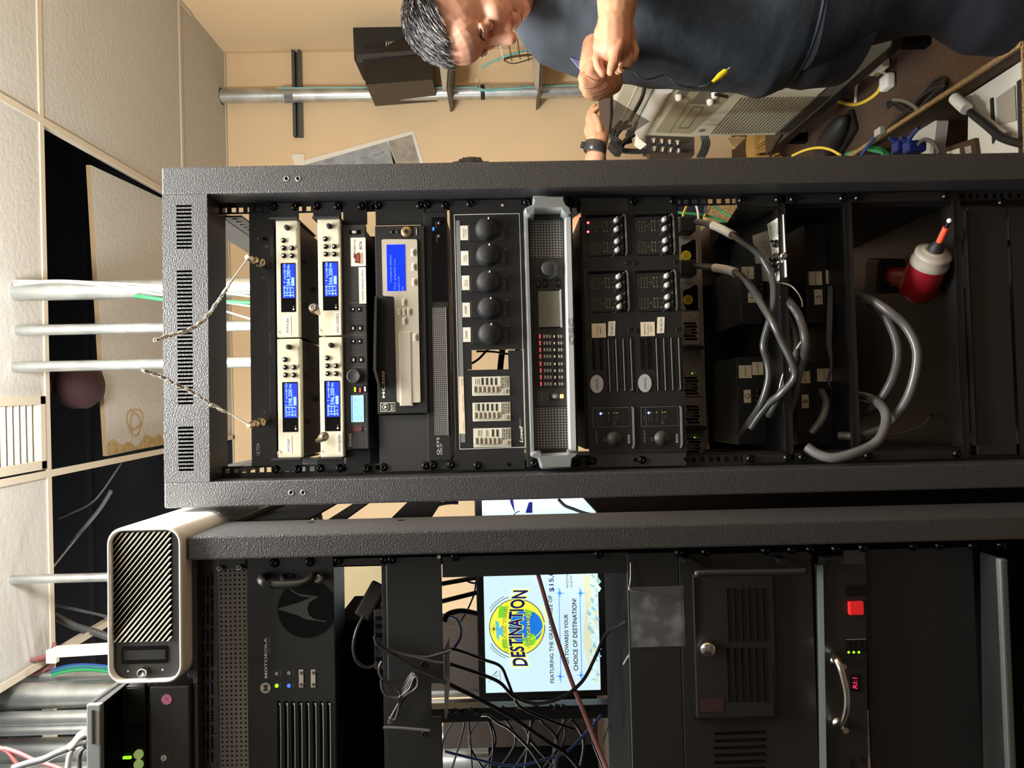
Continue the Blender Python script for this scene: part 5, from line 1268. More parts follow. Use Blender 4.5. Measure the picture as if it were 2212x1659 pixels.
part('chuck', MB().lathe(pc1, u2, [(0, 0.014), (0.008, 0.013), (0.015, 0.008), (0.018, 0.006)], 'rubber', 20), t)
part('driver_bit', MB().lathe(pc1, u2, [(0.014, 0.0056), (Lb * 0.78, 0.0056)], 'orange_red', 12).lathe(pc1, u2, [(Lb * 0.78, 0.004), (Lb * 0.95, 0.0035)], 'dark_metal', 12).ball(p3, 0.0045, 'white', 10), t, 'orange driver bit with pale tip')
side = u.cross(V((0, 0, 1))).normalized()
hb = p0 + u * (L * 0.5)
hd = (G(1860, 590, zf + 0.03) - hb).normalized()
part('handle', MB().tube([hb, hb + hd * 0.05, hb + hd * 0.11], 0.02, 'red_plastic', n=14), t)
part('battery', MB().box(hb + hd * 0.14 + V((0, 0, 0.004)), (0.06, 0.07, 0.055), 'rubber', 0.006, rot=Mx.Rotation(math.atan2(hd.y, hd.x), 3, 'Z')), t)
part('lettering', MB().text('Milwaukee', 0, 0, 1, 0.0, 'print_white', None, at=p0 + u * (L * 0.5) + V((0, -0.020, 0.0305)), basis=(u * 6.5, (V((0, 1, 0.9)).normalized()) * 12)), t) if False else None
bz = V((-u.y, u.x, 0)).normalized()
lt = MB(); vs, fs = glyphs('Milwaukee', 0.2, 0.01); xs = [p.x for p in vs]; W = max(xs) - min(xs); q = 0.062 / W
cen = p0 + u * (L * 0.45); nrm = (CAM - (RACK @ cen)).normalized(); nrm = RACK.to_3x3().inverted() @ nrm
tv = (V((0, 0, 1)) - u * u.z); wv = nrm.cross(u).normalized()
ang0 = 0.55
for i, p in enumerate(vs):
    pass
rad = wv * -1
pts = []
for p in vs:
    s_ = (p.x - (min(xs) + max(xs)) / 2) * q; h_ = (p.y - 0.36) * q * 1.1
    a_ = ang0 + h_ / 0.0345
    pts.append(cen + u * s_ * 1.0 + (nrm * math.cos(a_) + wv * math.sin(a_)) * 0.0347)
lt.add(pts, fs, 'print_white'); part('lettering', lt, t)
# blank panels under the lowest shelf
t = thing('blank_panel', 'dark blank panel at the foot of the tall rack below the drill shelf', 'panel', K(2190, 721, 0))
b = MB().pbox(2100, 441, 2186, 985, -0.004, 0.0, 'panel_black', 0.0008).pbox(2096, 446, 2100, 965, -0.012, 0.0, 'dark_metal', 0.0006); part('plate', b, t); screws(t, [(2165, 425 + 12)], -0.004)
t = thing('blank_panel', 'lowest dark panel of the tall rack at the edge of view', 'panel', K(2330, 721, 0))
part('plate', MB().pbox(2190, 440, 2400, 985, -0.002, 0.002, 'panel_black', 0.0008), t)
# ================================================================ SECOND RACK (nearer, on the white box side)
frame(RACK); cv()
D2 = -0.165; FD2 = -0.205
X2R = K(800, 1150, FD2).x; I2R = K(800, 1201, FD2).x
X2L = X2R - 0.56; I2L = X2L + 0.036
TOP2 = K(404, 1400, FD2).z
rk2 = thing('equipment_rack', 'second black rack, shorter and standing nearer, under the white filter box', 'rack', (X2R - 0.28, 0, 0))
for a, c in ((X2L, I2L), (I2R, X2R)):
    part('front_post', MB().box(((a + c) / 2, FD2 + 0.0775, TOP2 / 2), (c - a, 0.155, TOP2), 'frame_black', 0.003), rk2)
    part('rear_post', MB().box(((a + c) / 2, FD2 + 0.70, TOP2 / 2), (c - a - 0.004, 0.04, TOP2 - 0.002), 'frame_black_smooth', 0.002), rk2)
part('top_cover', MB().box((X2R - 0.28, FD2 + 0.36, TOP2 - 0.004), (0.556, 0.68, 0.007), 'frame_black', 0.001), rk2)
part('base', MB().box((X2R - 0.28, FD2 + 0.36, 0.04), (0.5, 0.6, 0.08), 'frame_black_smooth'), rk2)
for (x, y) in ((672, 1128), (866, 1124)):
    c = KX(x, y, X2R); part('side_hole', MB().cyl((X2R + 0.0004, c.y, c.z), (X2R - 0.001, c.y, c.z), 0.006, 'deep_black', 14), rk2)
G2 = (I2R + I2L) / 2
part('mounting_rail', MB().box((I2R - 0.002, D2 + 0.006, TOP2 / 2 - 0.02), (0.044, 0.003, TOP2 - 0.06), 'deep_black'), rk2)
zq_ = K(1352, 1300, FD2 + 0.67).z
part('rear_backing', MB().box((X2R - 0.28, FD2 + 0.67, zq_ / 2), (0.50, 0.004, zq_), 'deep_black'), rk2)  # black sheet added to stop bright leaks between the panels
def ear2(b, x0, x1, y0=1212, m='panel_black', d=D2): b.pbox(x0, y0, x1, 1860, d, d + 0.003, m, 0.0006)
# slotted vent panel
t = thing('vent_panel', 'slotted black vent panel at the very top of the nearer rack', 'panel', K(472, 1500, D2))
b = MB(); ear2(b, 407, 471, m='frame_black'); part('plate', b, t)
b = MB(); cv(0, 1060, 2.77)
for g in range(7):
    y0 = 505 + g * 163
    for i, x in enumerate((1163, 1190, 1217, 1243, 1270)):
        st = (i % 2) * 14
        for (a, c) in ((y0 + st - 10, y0 + 62 + (i % 2) * 8), (y0 + 84 - (i % 2) * 8 + (6 if i % 2 else 0), y0 + 140 - st)):
            if c - a > 10: b.pbox(x - 4.5, a, x + 4.5, c, D2 - 0.0006, D2 - 0.0001, 'deep_black', 0.0)
part('slot', b, t)
cv()
# perforated panel
t = thing('vent_panel', 'grey perforated panel with rows of round holes above the repeater', 'panel', K(536, 1500, D2))
b = MB().pbox(474, 1212, 534, 1860, D2 - 0.004, D2, 'frame_black_smooth', 0.0008); part('plate', b, t)
b = MB(); grille(b, 475, 1234, 534, 1700, 6, 48, D2 - 0.0052, 'grille_metal', 0.55); part('perforation', b, t)
for x, y in ((478, 1226), (520, 1224)): stamp('bolt', shared(lambda m: m.lathe((0, 0, 0), (0, -1, 0), [(0, 0.0042), (0.009, 0.0042), (0.0092, 0.0022), (0.004, 0.002)], 'steel', 14), 'bolt'), t, K(x, y, D2 - 0.004), 'bright socket bolt')
# repeater
cv(0, 1060, 2.77); d = D2 - 0.006
t = thing('radio_repeater', 'black four-unit radio repeater with a large M disc emblem and handle', 'radio unit', K(2000, 1300, D2))
b = MB(); cv(); b.pbox(539, 1206, 723, 1860, D2 - 0.004, D2, 'panel_black', 0.001); part('front_panel', b, t)
part('housing', MB().pbox(545, 1240, 718, 1860, D2 + 0.002, D2 + 0.10, 'black'), t)
cv(0, 1060, 2.77); c = K(1835, 705, D2 - 0.004); r = 170 * sc(D2)
n = 40; b = MB(); pts = []
for i in range(n):
    a = 2 * math.pi * i / n; pts.append((c.x + r * math.cos(a) * 1.0, c.z + r * math.sin(a)))
zlim = K(2000, 700, D2).z; zl1 = K(1665, 700, D2).z
pts = [(x, max(zlim + 0.001, z)) for x, z in pts]
b.prism(pts, D2 - 0.005, D2 - 0.0038, 'gloss_black'); part('emblem_disc', b, t)
b = MB().ppoly([(1735, 583), (1790, 618), (1905, 632), (1905, 636), (1850, 668), (1838, 705), (1850, 745), (1880, 768), (1952, 780), (1950, 786), (1830, 770), (1780, 745), (1662, 710), (1662, 705), (1780, 672), (1860, 640), (1800, 632), (1740, 600)], D2 - 0.0058, D2 - 0.005, 'panel_grey'); part('emblem', b, t, 'grey winged M emblem')
b = MB().tube([K(x, y, D2 - z) for x, y, z in ((1915, 515, 0.006), (1880, 510, 0.02), (1850, 535, 0.034), (1800, 556, 0.04), (1700, 562, 0.042), (1600, 560, 0.042), (1575, 550, 0.042), (1562, 535, 0.036), (1572, 518, 0.02), (1590, 515, 0.006))], 0.0062, 'panel_black', n=10)
b.tube([K(x, y, D2 - z) for x, y, z in ((1705, 555, 0.038), (1690, 530, 0.024), (1700, 510, 0.01), (1750, 512, 0.006))], 0.004, 'panel_black', n=8)
for k in range(6): b.box(K(1578 + k * 7, 562, D2 - 0.047), (0.012, 0.004, 0.0012), 'dark_metal')
part('handle', b, t, 'ribbed black handle')
stamp('thumbscrew', shared(lambda m: m.lathe((0, 0, 0), (0, -1, 0), [(0, 0.006), (0.01, 0.0075), (0.018, 0.007), (0.02, 0.003), (0.018, 0.0001)], 'steel', 16), 'thumbscrew'), t, K(1920, 512, D2 - 0.005), 'steel thumb screw')
for x, y in ((1645, 430), (1855, 425)): stamp('screw', SCREW, t, K(x, y, D2 - 0.004))
b = MB().text('MOTOROLA', 1590, 1000, 16, D2 - 0.0046, 'print_white', 235, bold=0.02).text('XPR 8300', 1611, 928, 11, D2 - 0.0046, 'print_olive', 100)
b.disc(1588, 1181, 31, D2 - 0.0048, 'plastic_grey', 0.0008, 26).text('M', 1588, 1181, 26, D2 - 0.0052, 'ink', 34, bold=0.02)
for x, y, s, w in ((1676, 1090, 'Disable', 40), (1676, 1165, 'Power', 34), (1752, 1090, 'Rx Tx', 40), (1755, 1165, 'Rpt', 28), (1825, 1160, '1 2', 20), (1898, 1085, '3', 8), (1898, 1160, '4', 8), (1825, 1085, '5', 8)): b.text(s, x, y, 8, D2 - 0.0044, 'print_dim', w)
part('lettering', b, t)
for x, y, m, lab in ((1655, 1168, 'led_green', 'green light'), (1728, 1168, 'led_pblue', 'blue light'), (1655, 1095, 'ink_grey', None), (1728, 1092, 'ink_grey', None)): part('indicator', MB().disc(x, y, 11, D2 - 0.0052, m, 0.0012), t, lab)
for x in (1802, 1874):
    b = MB().pbox(x - 14, 1073, x + 14, 1177, D2 - 0.005, D2 - 0.004, 'plastic_grey', 0.002)
    for y in (1090, 1160): b.disc(x, y, 10, D2 - 0.0056, 'steel', 0.0006).disc(x, y, 4, D2 - 0.006, 'ink', 0.0004)
    part('led_window', b, t)
for k in range(8):
    x = 1672 + k * 42.5 + 3
    b = MB().pbox(x - 15, 1275 - 8, x + 4, 1750, D2 - 0.0046, D2 - 0.004, 'deep_black')
    b.tube([K(x - 2, 1278, D2 - 0.006)] + [K(x + 4 + (i > 0) * 3, 1290 + i * 230, D2 - 0.007) for i in range(3)], 0.0011, 'silver_trim', n=6, sub=3)
    part('vent_slot', b, t)
cv()
# open bay: shallow bracket, adaptor, hub
t = thing('bay_bracket', 'thin black mounting frame around the open bay under the repeater', 'bracket', K(836, 1400, D2))
part('side_plate', MB().pbox(727, 1206, 834, 1221, D2 - 0.002, D2 + 0.001, 'panel_black', 0.0006), t)
for x, y in ((731, 1210), (830, 1208)): stamp('screw', SCREW, t, K(x, y, D2 - 0.002))
t = thing('metal_cabinet', 'beige metal cabinet side glimpsed through the open bay of the nearer rack', 'cabinet', K(840, 1400, 1.05))
part('side', MB().pbox(690, 1185, 925, 1345, 1.05, 1.1, 'cabinet_tan', 0.002), t)
t = thing('power_adapter', 'black power adaptor tilted in the open bay, its cable curling down', 'adapter', K(825, 1250, D2))
a = K(782, 1335, D2 + 0.01); c = K(822, 1262, D2 + 0.03); m_ = (a + c) / 2; q = c - a
part('body', MB().box(m_, (q.length, 0.028, 0.026), 'rubber', 0.004, rot=V((1, 0, 0)).rotation_difference(q.normalized()).to_matrix()), t)
part('print', MB().box(m_ + V((-0.006, -0.0155, 0.004)), (0.016, 0.0006, 0.004), 'label', rot=V((1, 0, 0)).rotation_difference(q.normalized()).to_matrix()), t)
part('cord', MB().ptube([(785, 1330, D2), (770, 1362, D2 - 0.01), (763, 1400, D2 - 0.01), (772, 1430, D2 - 0.005), (795, 1442, D2), (815, 1432, D2 + 0.005), (820, 1415, D2 + 0.01)], 0.0026, 'hose', n=8), t)
t = thing('usb_hub', 'black hub with plugged cables on the plate edge of the open bay', 'hub', K(832, 1390, D2 + 0.02))
b = MB().pbox(808, 1318, 830, 1445, D2 + 0.0, D2 + 0.05, 'rubber', 0.002)
part('body', b, t)
for y in (1332, 1348, 1368, 1392, 1420): part('port', MB().pbox(811, y, 826, y + 9, D2 - 0.002, D2 + 0.001, 'deep_black', 0.0005), t)
# blank plate with a cut-out
t = thing('blank_panel', 'wide black blank plate below the open bay with a coiled lead before it', 'panel', K(956, 1400, D2))
part('plate', MB().pbox(838, 1206, 955, 1474, D2 - 0.003, D2, 'panel_black', 0.0008).pbox(838, 1474, 934, 1860, D2 - 0.003, D2, 'panel_black', 0.0008).pbox(934, 1553, 957, 1860, D2 - 0.003, D2, 'panel_black', 0.0008), t)
part('bent_edge', MB().pbox(829, 1226, 838, 1860, D2 - 0.002, D2 + 0.04, 'frame_black_smooth', 0.001), t)
for x, y in ((846, 1208), (915, 1435), (917, 1585)): stamp('screw', SCREW if x < 900 else SSCREW, t, K(x, y, D2 - 0.003))
part('empty_hole', MB().disc(948, 1203, 4, D2 - 0.0034, 'champagne'), t)
# tall side plate of the window opening
t = thing('bay_bracket', 'tall flat black plate framing the open window next to the monitor', 'bracket', K(1362, 1220, D2))
part('side_plate', MB().pbox(957, 1198, 1362, 1242, D2 - 0.002, D2, 'panel_black', 0.0006), t)
for x, y in ((983, 1202), (1293, 1196)): stamp('screw', SCREW, t, K(x, y, D2 - 0.002))
# equipment below the window
t = thing('media_drawer_unit', 'black drawer front with a strip of scuffed clear film stuck on it', 'drawer', K(1474, 1450, D2))
part('front', MB().pbox(1364, 1200, 1474, 1860, D2 - 0.008, D2, 'panel_black', 0.001), t)
mat('film', (120, 122, 124), 0.15, alpha=0.25, var=(40, (190, 192, 195), 0.45, 0.75))
part('clear_film', MB().pbox(1362, 1268, 1478, 1396, D2 - 0.0105, D2 - 0.0098, 'film'), t, 'scuffed clear plastic film')
part('wire_catch', MB().ptube([(1360, 1264, D2 - 0.012), (1362, 1275, D2 - 0.016), (1400, 1283, D2 - 0.016), (1452, 1297, D2 - 0.014)], 0.0014, 'steel', n=6).ptube([(1362, 1215, D2 - 0.01), (1362, 1245, D2 - 0.011), (1360, 1268, D2 - 0.012)], 0.0008, 'steel', n=6), t, 'bent steel wire catch')
part('housing', MB().pbox(1368, 1240, 1470, 1860, D2 + 0.001, D2 + 0.3, 'deep_black'), t)
screws(t, [(1466, 1194)], D2 - 0.008)
cv(1400, 1060, 2.724)
t = thing('server_unit', 'tall black server unit with ventilation slots, side handle and chrome key lock', 'server', K(990, 900, D2))
cv(); part('front_panel', MB().pbox(1477, 1200, 1764, 1860, D2 - 0.01, D2, 'panel_black', 0.001), t)
part('housing', MB().pbox(1480, 1240, 1760, 1860, D2 + 0.001, D2 + 0.4, 'deep_black'), t)
dr = part('door', MB().pbox(1502, 1240, 1674, 1552, D2 - 0.018, D2 - 0.01, 'panel_black', 0.0012).pbox(1500, 1550, 1674, 1553, D2 - 0.020, D2 - 0.01, 'dark_metal').pbox(1501, 1246, 1503, 1390, D2 - 0.020, D2 - 0.01, 'dark_metal').pbox(1670, 1440, 1673, 1552, D2 - 0.020, D2 - 0.01, 'dark_metal'), t)
cv(1400, 1060, 2.724)
b = MB()
for i in range(6):
    x = 478 + i * 42
    for (y0, y1) in ((578, 885), (928, 1240)): b.pbox(x - 9, y0, x + 3, y1, D2 - 0.0186, D2 - 0.018, 'deep_black').pbox(x, y0, x + 3, y1, D2 - 0.0194, D2 - 0.018, 'dark_metal')
part('vent_slot', b, dr)
for i in range(6):
    x0 = 388; y = 1425 + i * 42.5
    b = MB().pbox(x0, y - 8, 688, y + 8, D2 - 0.0106, D2 - 0.01, 'deep_black')
    for k in range(22): b.disc(x0 + 8 + k * 13.2, y, 4.6, D2 - 0.0118, 'dark_metal', 0.001, 8)
    part('port_row', b, t)
h0 = [(212, 412), (268, 412), (330, 462), (345, 480), (300, 515), (270, 500), (214, 450)]
b = MB()
for (xa) in (0, 560):
    b.ppoly([(x + xa, y) for x, y in ((212, 405), (262, 405), (335, 470), (318, 480), (240, 440), (212, 430))], D2 - 0.045, D2 - 0.01, 'dark_metal')
b.tube([K(300, 495, D2 - 0.045), K(330, 485, D2 - 0.047), K(880, 478, D2 - 0.047), K(905, 470, D2 - 0.045)], 0.005, 'frame_black_smooth', n=8)
part('handle', b, t, 'black bar handle with metal ends')
c = K(348, 915, D2 - 0.018)
part('key_lock', MB().lathe(c, (-0.1, -1, 0.2), [(0, 0.0105), (0.008, 0.0115), (0.014, 0.0115), (0.016, 0.009), (0.0165, 0.0001)], 'chrome', 22), dr, 'chrome key lock')
b = MB().pbox(315, 1225, 445, 1300, D2 - 0.0188, D2 - 0.018, 'red_shade'); part('window', b, dr, 'dark red window')
screws(t, [(185, 362), (340, 360), (692, 352), (845, 346), (955, 343)], D2 - 0.01)
t = thing('power_conditioner', 'black lower unit with red rocker switch, red digits and chrome handle', 'rack unit', K(1290, 900, D2))
b = MB().ppoly([(1030, 395), (1280, 370), (1300, 2200), (1055, 2200)], D2 - 0.02, D2, 'panel_black'); part('front_panel', b, t)
b = MB()
pa = [K(995, 440, D2 - 0.012), K(1030, 440, D2 - 0.024), K(1052, 1700, D2 - 0.024), K(1012, 1700, D2 - 0.012)]
b.add(pa, [(0, 1, 2, 3)], 'silver_dark').add([p + V((0, 0.012, 0)) for p in pa] + pa, [(3, 2, 1, 0), (0, 1, 5, 4), (1, 2, 6, 5), (2, 3, 7, 6), (3, 0, 4, 7)], 'silver_dark')
part('top_edge', b, t, 'pale grey top edge')
b = MB().pbox(1186, 655, 1272, 733, D2 - 0.028, D2 - 0.02, 'red_rocker', 0.002); part('rocker_switch', b, t, 'lit red rocker switch')
b = MB().pbox(1165, 560, 1280, 620, D2 - 0.022, D2 - 0.02, 'gloss_black', 0.0008).pbox(1175, 558, 1278, 563, D2 - 0.0224, D2 - 0.022, 'dark_metal'); part('outlet_window', b, t)
b = MB().pbox(1165, 870, 1285, 948, D2 - 0.021, D2 - 0.02, 'gloss_black', 0.0004)
for x in (1178, 1210, 1242, 1275): b.pbox(x - 6, 888, x + 6, 935, D2 - 0.0214, D2 - 0.021, 'dark_metal')
b.pbox(1165, 872, 1283, 877, D2 - 0.0214, D2 - 0.021, 'print_dim')
part('breaker_row', b, t)
for x in (1181, 1211, 1241): part('status_light', MB().disc(x, 951, 7, D2 - 0.0216, 'led_green', 0.0008), t, 'green light')
mat('digit_red', (255, 40, 90), 0.3, emit=1.6)
b = MB().pbox(1190, 1085, 1250, 1180, D2 - 0.021, D2 - 0.02, 'gloss_black').text('RI:1', 1217, 1132, 28, D2 - 0.0214, 'digit_red', 66, font_shear=0.15); part('digit_display', b, t, 'small red digits')
hp = [(1098, 960, 0.022), (1100, 985, 0.05), (1125, 1030, 0.062), (1150, 1110, 0.066), (1168, 1200, 0.066), (1165, 1290, 0.062), (1140, 1365, 0.05), (1112, 1385, 0.022)]
b = MB().tube([K(x, y, D2 - z) for x, y, z in hp], 0.0052, 'chrome', n=12)
for x, y in ((1100, 1000), (1112, 1365)): b.lathe(K(x, y, D2 - 0.02), (0, -1, 0), [(0, 0.009), (0.004, 0.0085), (0.006, 0.005), (0.03, 0.0045)], 'chrome', 16)
part('handle', b, t, 'curved chrome handle')
part('latch', MB().pbox(1150, 350, 1275, 430, D2 - 0.0205, D2 - 0.02, 'panel_grey').disc(1085, 440, 22, D2 - 0.03, 'dark_metal', 0.01), t)
part('bolt', MB().disc(1265, 1590, 12, D2 - 0.024, 'dark_metal', 0.004), t); part('bolt', MB().pbox(1188, 1580, 1200, 1640, D2 - 0.0215, D2 - 0.02, 'dark_metal'), t)
screws(t, [(1105, 340), (1265, 333)], D2 - 0.02)
t = thing('blank_panel', 'large unlit black panel low in the nearer rack', 'panel', K(1960, 900, D2))
part('plate', MB().pbox(1302, 350, 1950, 2200, D2 - 0.004, D2, 'panel_black', 0.0008), t); screws(t, [(1562, 325), (1715, 322), (1912, 322)], D2 - 0.004)
t = thing('open_drawer', 'grey topped pulled-out drawer at the bottom of the nearer rack', 'drawer', K(2150, 900, D2))
b = MB()
pa = [K(1952, 360, D2 - 0.004), K(2110, 410, D2 - 0.08), K(2150, 1900, D2 - 0.08), K(1978, 1900, D2 - 0.004)]
b.add(pa, [(3, 2, 1, 0)], 'frame_black_smooth').add([p - V((0, 0, 0.003)) for p in pa], [(0, 1, 2, 3)], 'frame_black_smooth'); part('lid', b, t)
part('front', MB().pbox(2105, 410, 2150, 1900, D2 - 0.092, D2 - 0.08, 'silver_dark', 0.003), t)
part('body', MB().pbox(2150, 400, 2212, 2200, D2 - 0.004, D2 + 0.2, 'deep_black'), t)
screws(t, [(2080, 318)], D2 - 0.004)
cv()
# ---------------------------------------------------------------- monitor behind the racks
dm = 0.64
t = thing('monitor', 'lit computer monitor showing a DESTINATION prize advert behind the nearer rack', 'monitor', K(1310, 1280, dm + 0.06))
mat('screen', (210, 240, 248), 0.3, emit=0.95)
mat('scr_navy', (34, 34, 120), 0.4, emit=0.6); mat('scr_yellow', (238, 236, 70), 0.4, emit=1.0); mat('scr_blue', (30, 120, 220), 0.4, emit=1.0); mat('scr_green', (120, 210, 50), 0.4, emit=1.0)
mat('scr_grey', (46, 56, 84), 0.4, emit=0.35); mat('scr_ice', (160, 205, 215), 0.4, emit=0.9); mat('scr_sand', (216, 222, 190), 0.4, emit=1.0); mat('scr_cyan', (90, 190, 225), 0.4, emit=1.0)
b = MB().pbox(1030, 1035, 1306, 1502, dm, dm + 0.03, 'rubber', 0.003); part('casing', b, t)
S = dm - 0.0012
part('screen', MB().pbox(1046, 1050, 1291, 1489, S, dm, 'screen'), t)
cv(1030, 1230, 6.143); e = S - 0.0004
b = MB()
def ring(x, y, r0, r1, a0, a1, m, d=e, sx=1, n=40):
    c = K(x, y, d); k = sc(d); vs = []
    for i in range(n + 1):
        a = math.radians(a0 + (a1 - a0) * i / n)
        for r in (r0, r1): vs.append((c.x + r * k * math.cos(a), d, c.z + r * k * sx * math.sin(a)))
    b.add(vs, [(2 * i, 2 * i + 1, 2 * i + 3, 2 * i + 2) for i in range(n)], m)
b.disc(535, 765, 368, e, 'scr_grey', 0.0002, 48).disc(535, 765, 358, e - 0.0003, 'scr_yellow', 0.0002, 48).disc(650, 765, 222, e - 0.0006, 'scr_blue', 0.0002, 40)
b.ppoly([(300, 480), (420, 430), (430, 1080), (330, 1050), (240, 900), (235, 640)], e - 0.0007, e - 0.0005, 'scr_yellow')
b.ppoly([(245, 680), (290, 700), (300, 780), (340, 740), (350, 900), (300, 860), (290, 950), (262, 900), (255, 800)], e - 0.0009, e - 0.0007, 'scr_cyan').ppoly([(640, 520), (740, 560), (700, 640), (640, 620)], e - 0.0009, e - 0.0007, 'scr_green').ppoly([(690, 850), (760, 860), (790, 920), (760, 1000), (640, 1020), (600, 960)], e - 0.0009, e - 0.0007, 'scr_green').ppoly([(300, 480), (410, 500), (400, 640), (280, 640)], e - 0.0009, e - 0.0008, 'scr_green').ppoly([(330, 930), (400, 930), (420, 1050), (340, 1040)], e - 0.0009, e - 0.0008, 'scr_green')
ring(535, 765, 400, 408, 120, 165, 'scr_grey'); ring(535, 765, 400, 408, 15, 60, 'scr_grey'); ring(535, 765, 430, 436, 22, 55, 'scr_grey'); ring(535, 765, 430, 436, 125, 158, 'scr_grey')
ring(600, 640, 300, 312, 200, 300, 'scr_yellow', e - 0.0012)
for a in range(8):
    q = math.radians(a * 45); L = 85 if a % 2 == 0 else 50; c = K(225, 790, e - 0.0012)
    k = sc(e); dx, dz = math.cos(q), math.sin(q)
    b.add([(c.x - dz * 4 * k, c.y, c.z + dx * 4 * k), (c.x + dx * L * k, c.y, c.z + dz * L * k), (c.x + dz * 4 * k, c.y, c.z - dx * 4 * k)], [(0, 1, 2)], 'scr_grey')
part('globe_graphic', b, t)
b = MB()
def curved(s, y0, y1, xc, hmid, hend, bow, m, d, bold=0):
    vs, fs = glyphs(s, 0, bold); xs = [p.x for p in vs]; a0, a1 = min(xs), max(xs); out = []
    for p in vs:
        f = (p.x - a0) / (a1 - a0); g = (2 * f - 1) ** 2
        h = hmid + (hend - hmid) * g; y = y0 + (y1 - y0) * f; x = xc + bow * g - (p.y / 0.72 - 0.5) * h
        out.append(K(x, y, d))
    b.add(out, fs, m)
curved('DESTINATION', 1290, 268, 505, 195, 205, 75, 'scr_yellow', e - 0.0014, 0.06)
curved('DESTINATION', 1280, 278, 505, 180, 190, 75, 'scr_navy', e - 0.0018, 0.03)
curved('CHOOSE YOUR', 1095, 470, 365, 50, 50, 35, 'scr_grey', e - 0.0013, 0.04)
curved('CHOOSE YOUR', 1090, 475, 365, 46, 46, 35, 'scr_yellow', e - 0.0016, 0.0)
b.text('Giveaway', 672, 790, 70, e - 0.0019, 'scr_navy', 490, font_shear=0.35, bold=0.035).text('Giveaway', 672, 790, 70, e - 0.0022, 'scr_yellow', 480, font_shear=0.35)
part('title_lettering', b, t)
b = MB()
for (s_, x_, y_, h_, m_, w_, bo) in (('FEATURING THE GRAND PRIZE OF', 985, 925, 52, 'scr_grey', 1140, 0.012), ('$15,000', 985, 100, 62, 'scr_navy', 390, 0.015), ('CASH TOWARDS YOUR', 1190, 968, 50, 'scr_grey', 735, 0.02), ('CHOICE OF DESTINATION!', 1302, 865, 58, 'scr_grey', 940, 0.02), ('WEDNESDAYS', 1195, 60, 32, 'scr_grey', 380, 0), ('DAYS', 1252, 155, 32, 'scr_grey', 150, 0)):
    part('advert_line', MB().text(s_, x_, y_, h_, e, m_, w_, bold=bo), t)
b.text('Snoqualmie', 305, 1440, 26, e, 'scr_grey', 200, font_shear=0.4)
b.ptube([(160, 1490, e), (200, 1450, e), (215, 1400, e), (245, 1370, e), (268, 1350, e), (240, 1400, e), (262, 1420, e), (280, 1400, e)], 0.0006, 'scr_grey', n=5)
part('advert_logo', b, t); b = MB()
for x, (y0, y1) in ((1103, (255, 1490)), (1380, (250, 1440))):
    b.pbox(x - 4, y0, x + 4, y1, e - 0.0002, e, 'scr_blue')
    for y in (315, 1420 if x < 1200 else 1405): b.ppoly([(x - 60, y), (x, y - 8), (x + 70, y), (x, y + 8)], e - 0.0004, e, 'scr_blue').ppoly([(x - 8, y), (x, y - 65), (x + 8, y), (x, y + 65)], e - 0.0004, e, 'scr_blue')
part('star_rule', b, t)
b = MB(); b.ppoly([(1400, 70), (1600, 70), (1605, 1500), (1530, 1480), (1460, 1200), (1400, 950), (1440, 500)], e + 0.0002, e + 0.0004, 'scr_sand'); random.seed(4)
for k in range(46):
    y = 90 + k * 31; x = 1545 + random.uniform(-60, 45) - (30 if 300 < y < 800 else 0); b.ppoly([(x, y), (x + 15, y - random.uniform(30, 70)), (x + 70, y + 10), (x + 35, y + random.uniform(20, 60))], e - 0.0002, e, ('scr_ice', 'screen')[k % 2])
part('ice_graphic', b, t)
cv(); b = MB().ppoly([(1100, 1052), (1102, 1085), (1112, 1108), (1108, 1075)], e - 0.0002, e, 'scr_navy').ppoly([(1135, 1108), (1142, 1085), (1150, 1084), (1150, 1108)], e - 0.0002, e, 'scr_navy'); ring(1127, 1125, 20, 22, 10, 170, 'scr_grey'); part('crown_graphic', b, t)
part('stand', MB().pbox(1306, 1240, 1316, 1290, dm + 0.01, dm + 0.1, 'rubber', 0.002), t)
# desk under it
t = thing('work_shelf', 'thin edged shelf board with pale front strip under the monitor', 'shelf', K(1340, 1450, dm))
za = K(1318, 1240, dm - 0.05).z
a = K(1318, 1040, dm - 0.05); c = K(1352, 1750, -0.02)
b = MB(); 
q = [K(1314, 1020, dm - 0.06), K(1330, 1330, 0.3), K(1350, 1800, 0.02)]
part('front_strip', MB().ptube([(1316, 1235, 0.35), (1322, 1330, 0.3), (1336, 1500, 0.22), (1352, 1700, 0.12)], 0.009, 'silver_trim', n=4), t, 'pale metal front strip')
part('board', MB().box((K(1316, 1300, 0.5).x - 0.2, 0.72, K(1312, 1300, 0.6).z - 0.012), (0.9, 0.36, 0.02), 'wood_dark'), t)
part('leg', MB().box((K(1316, 1300, 0.5).x - 0.6, 0.8, 0.5), (0.04, 0.04, 1.0), 'dark_metal'), t)
# ================================================================ ON TOP OF THE NEARER RACK
frame(RACK); cv(0, 1060, 2.77)
fdx = FD2 - 0.012
Pz = lambda x, y: K(x, y, fdx)
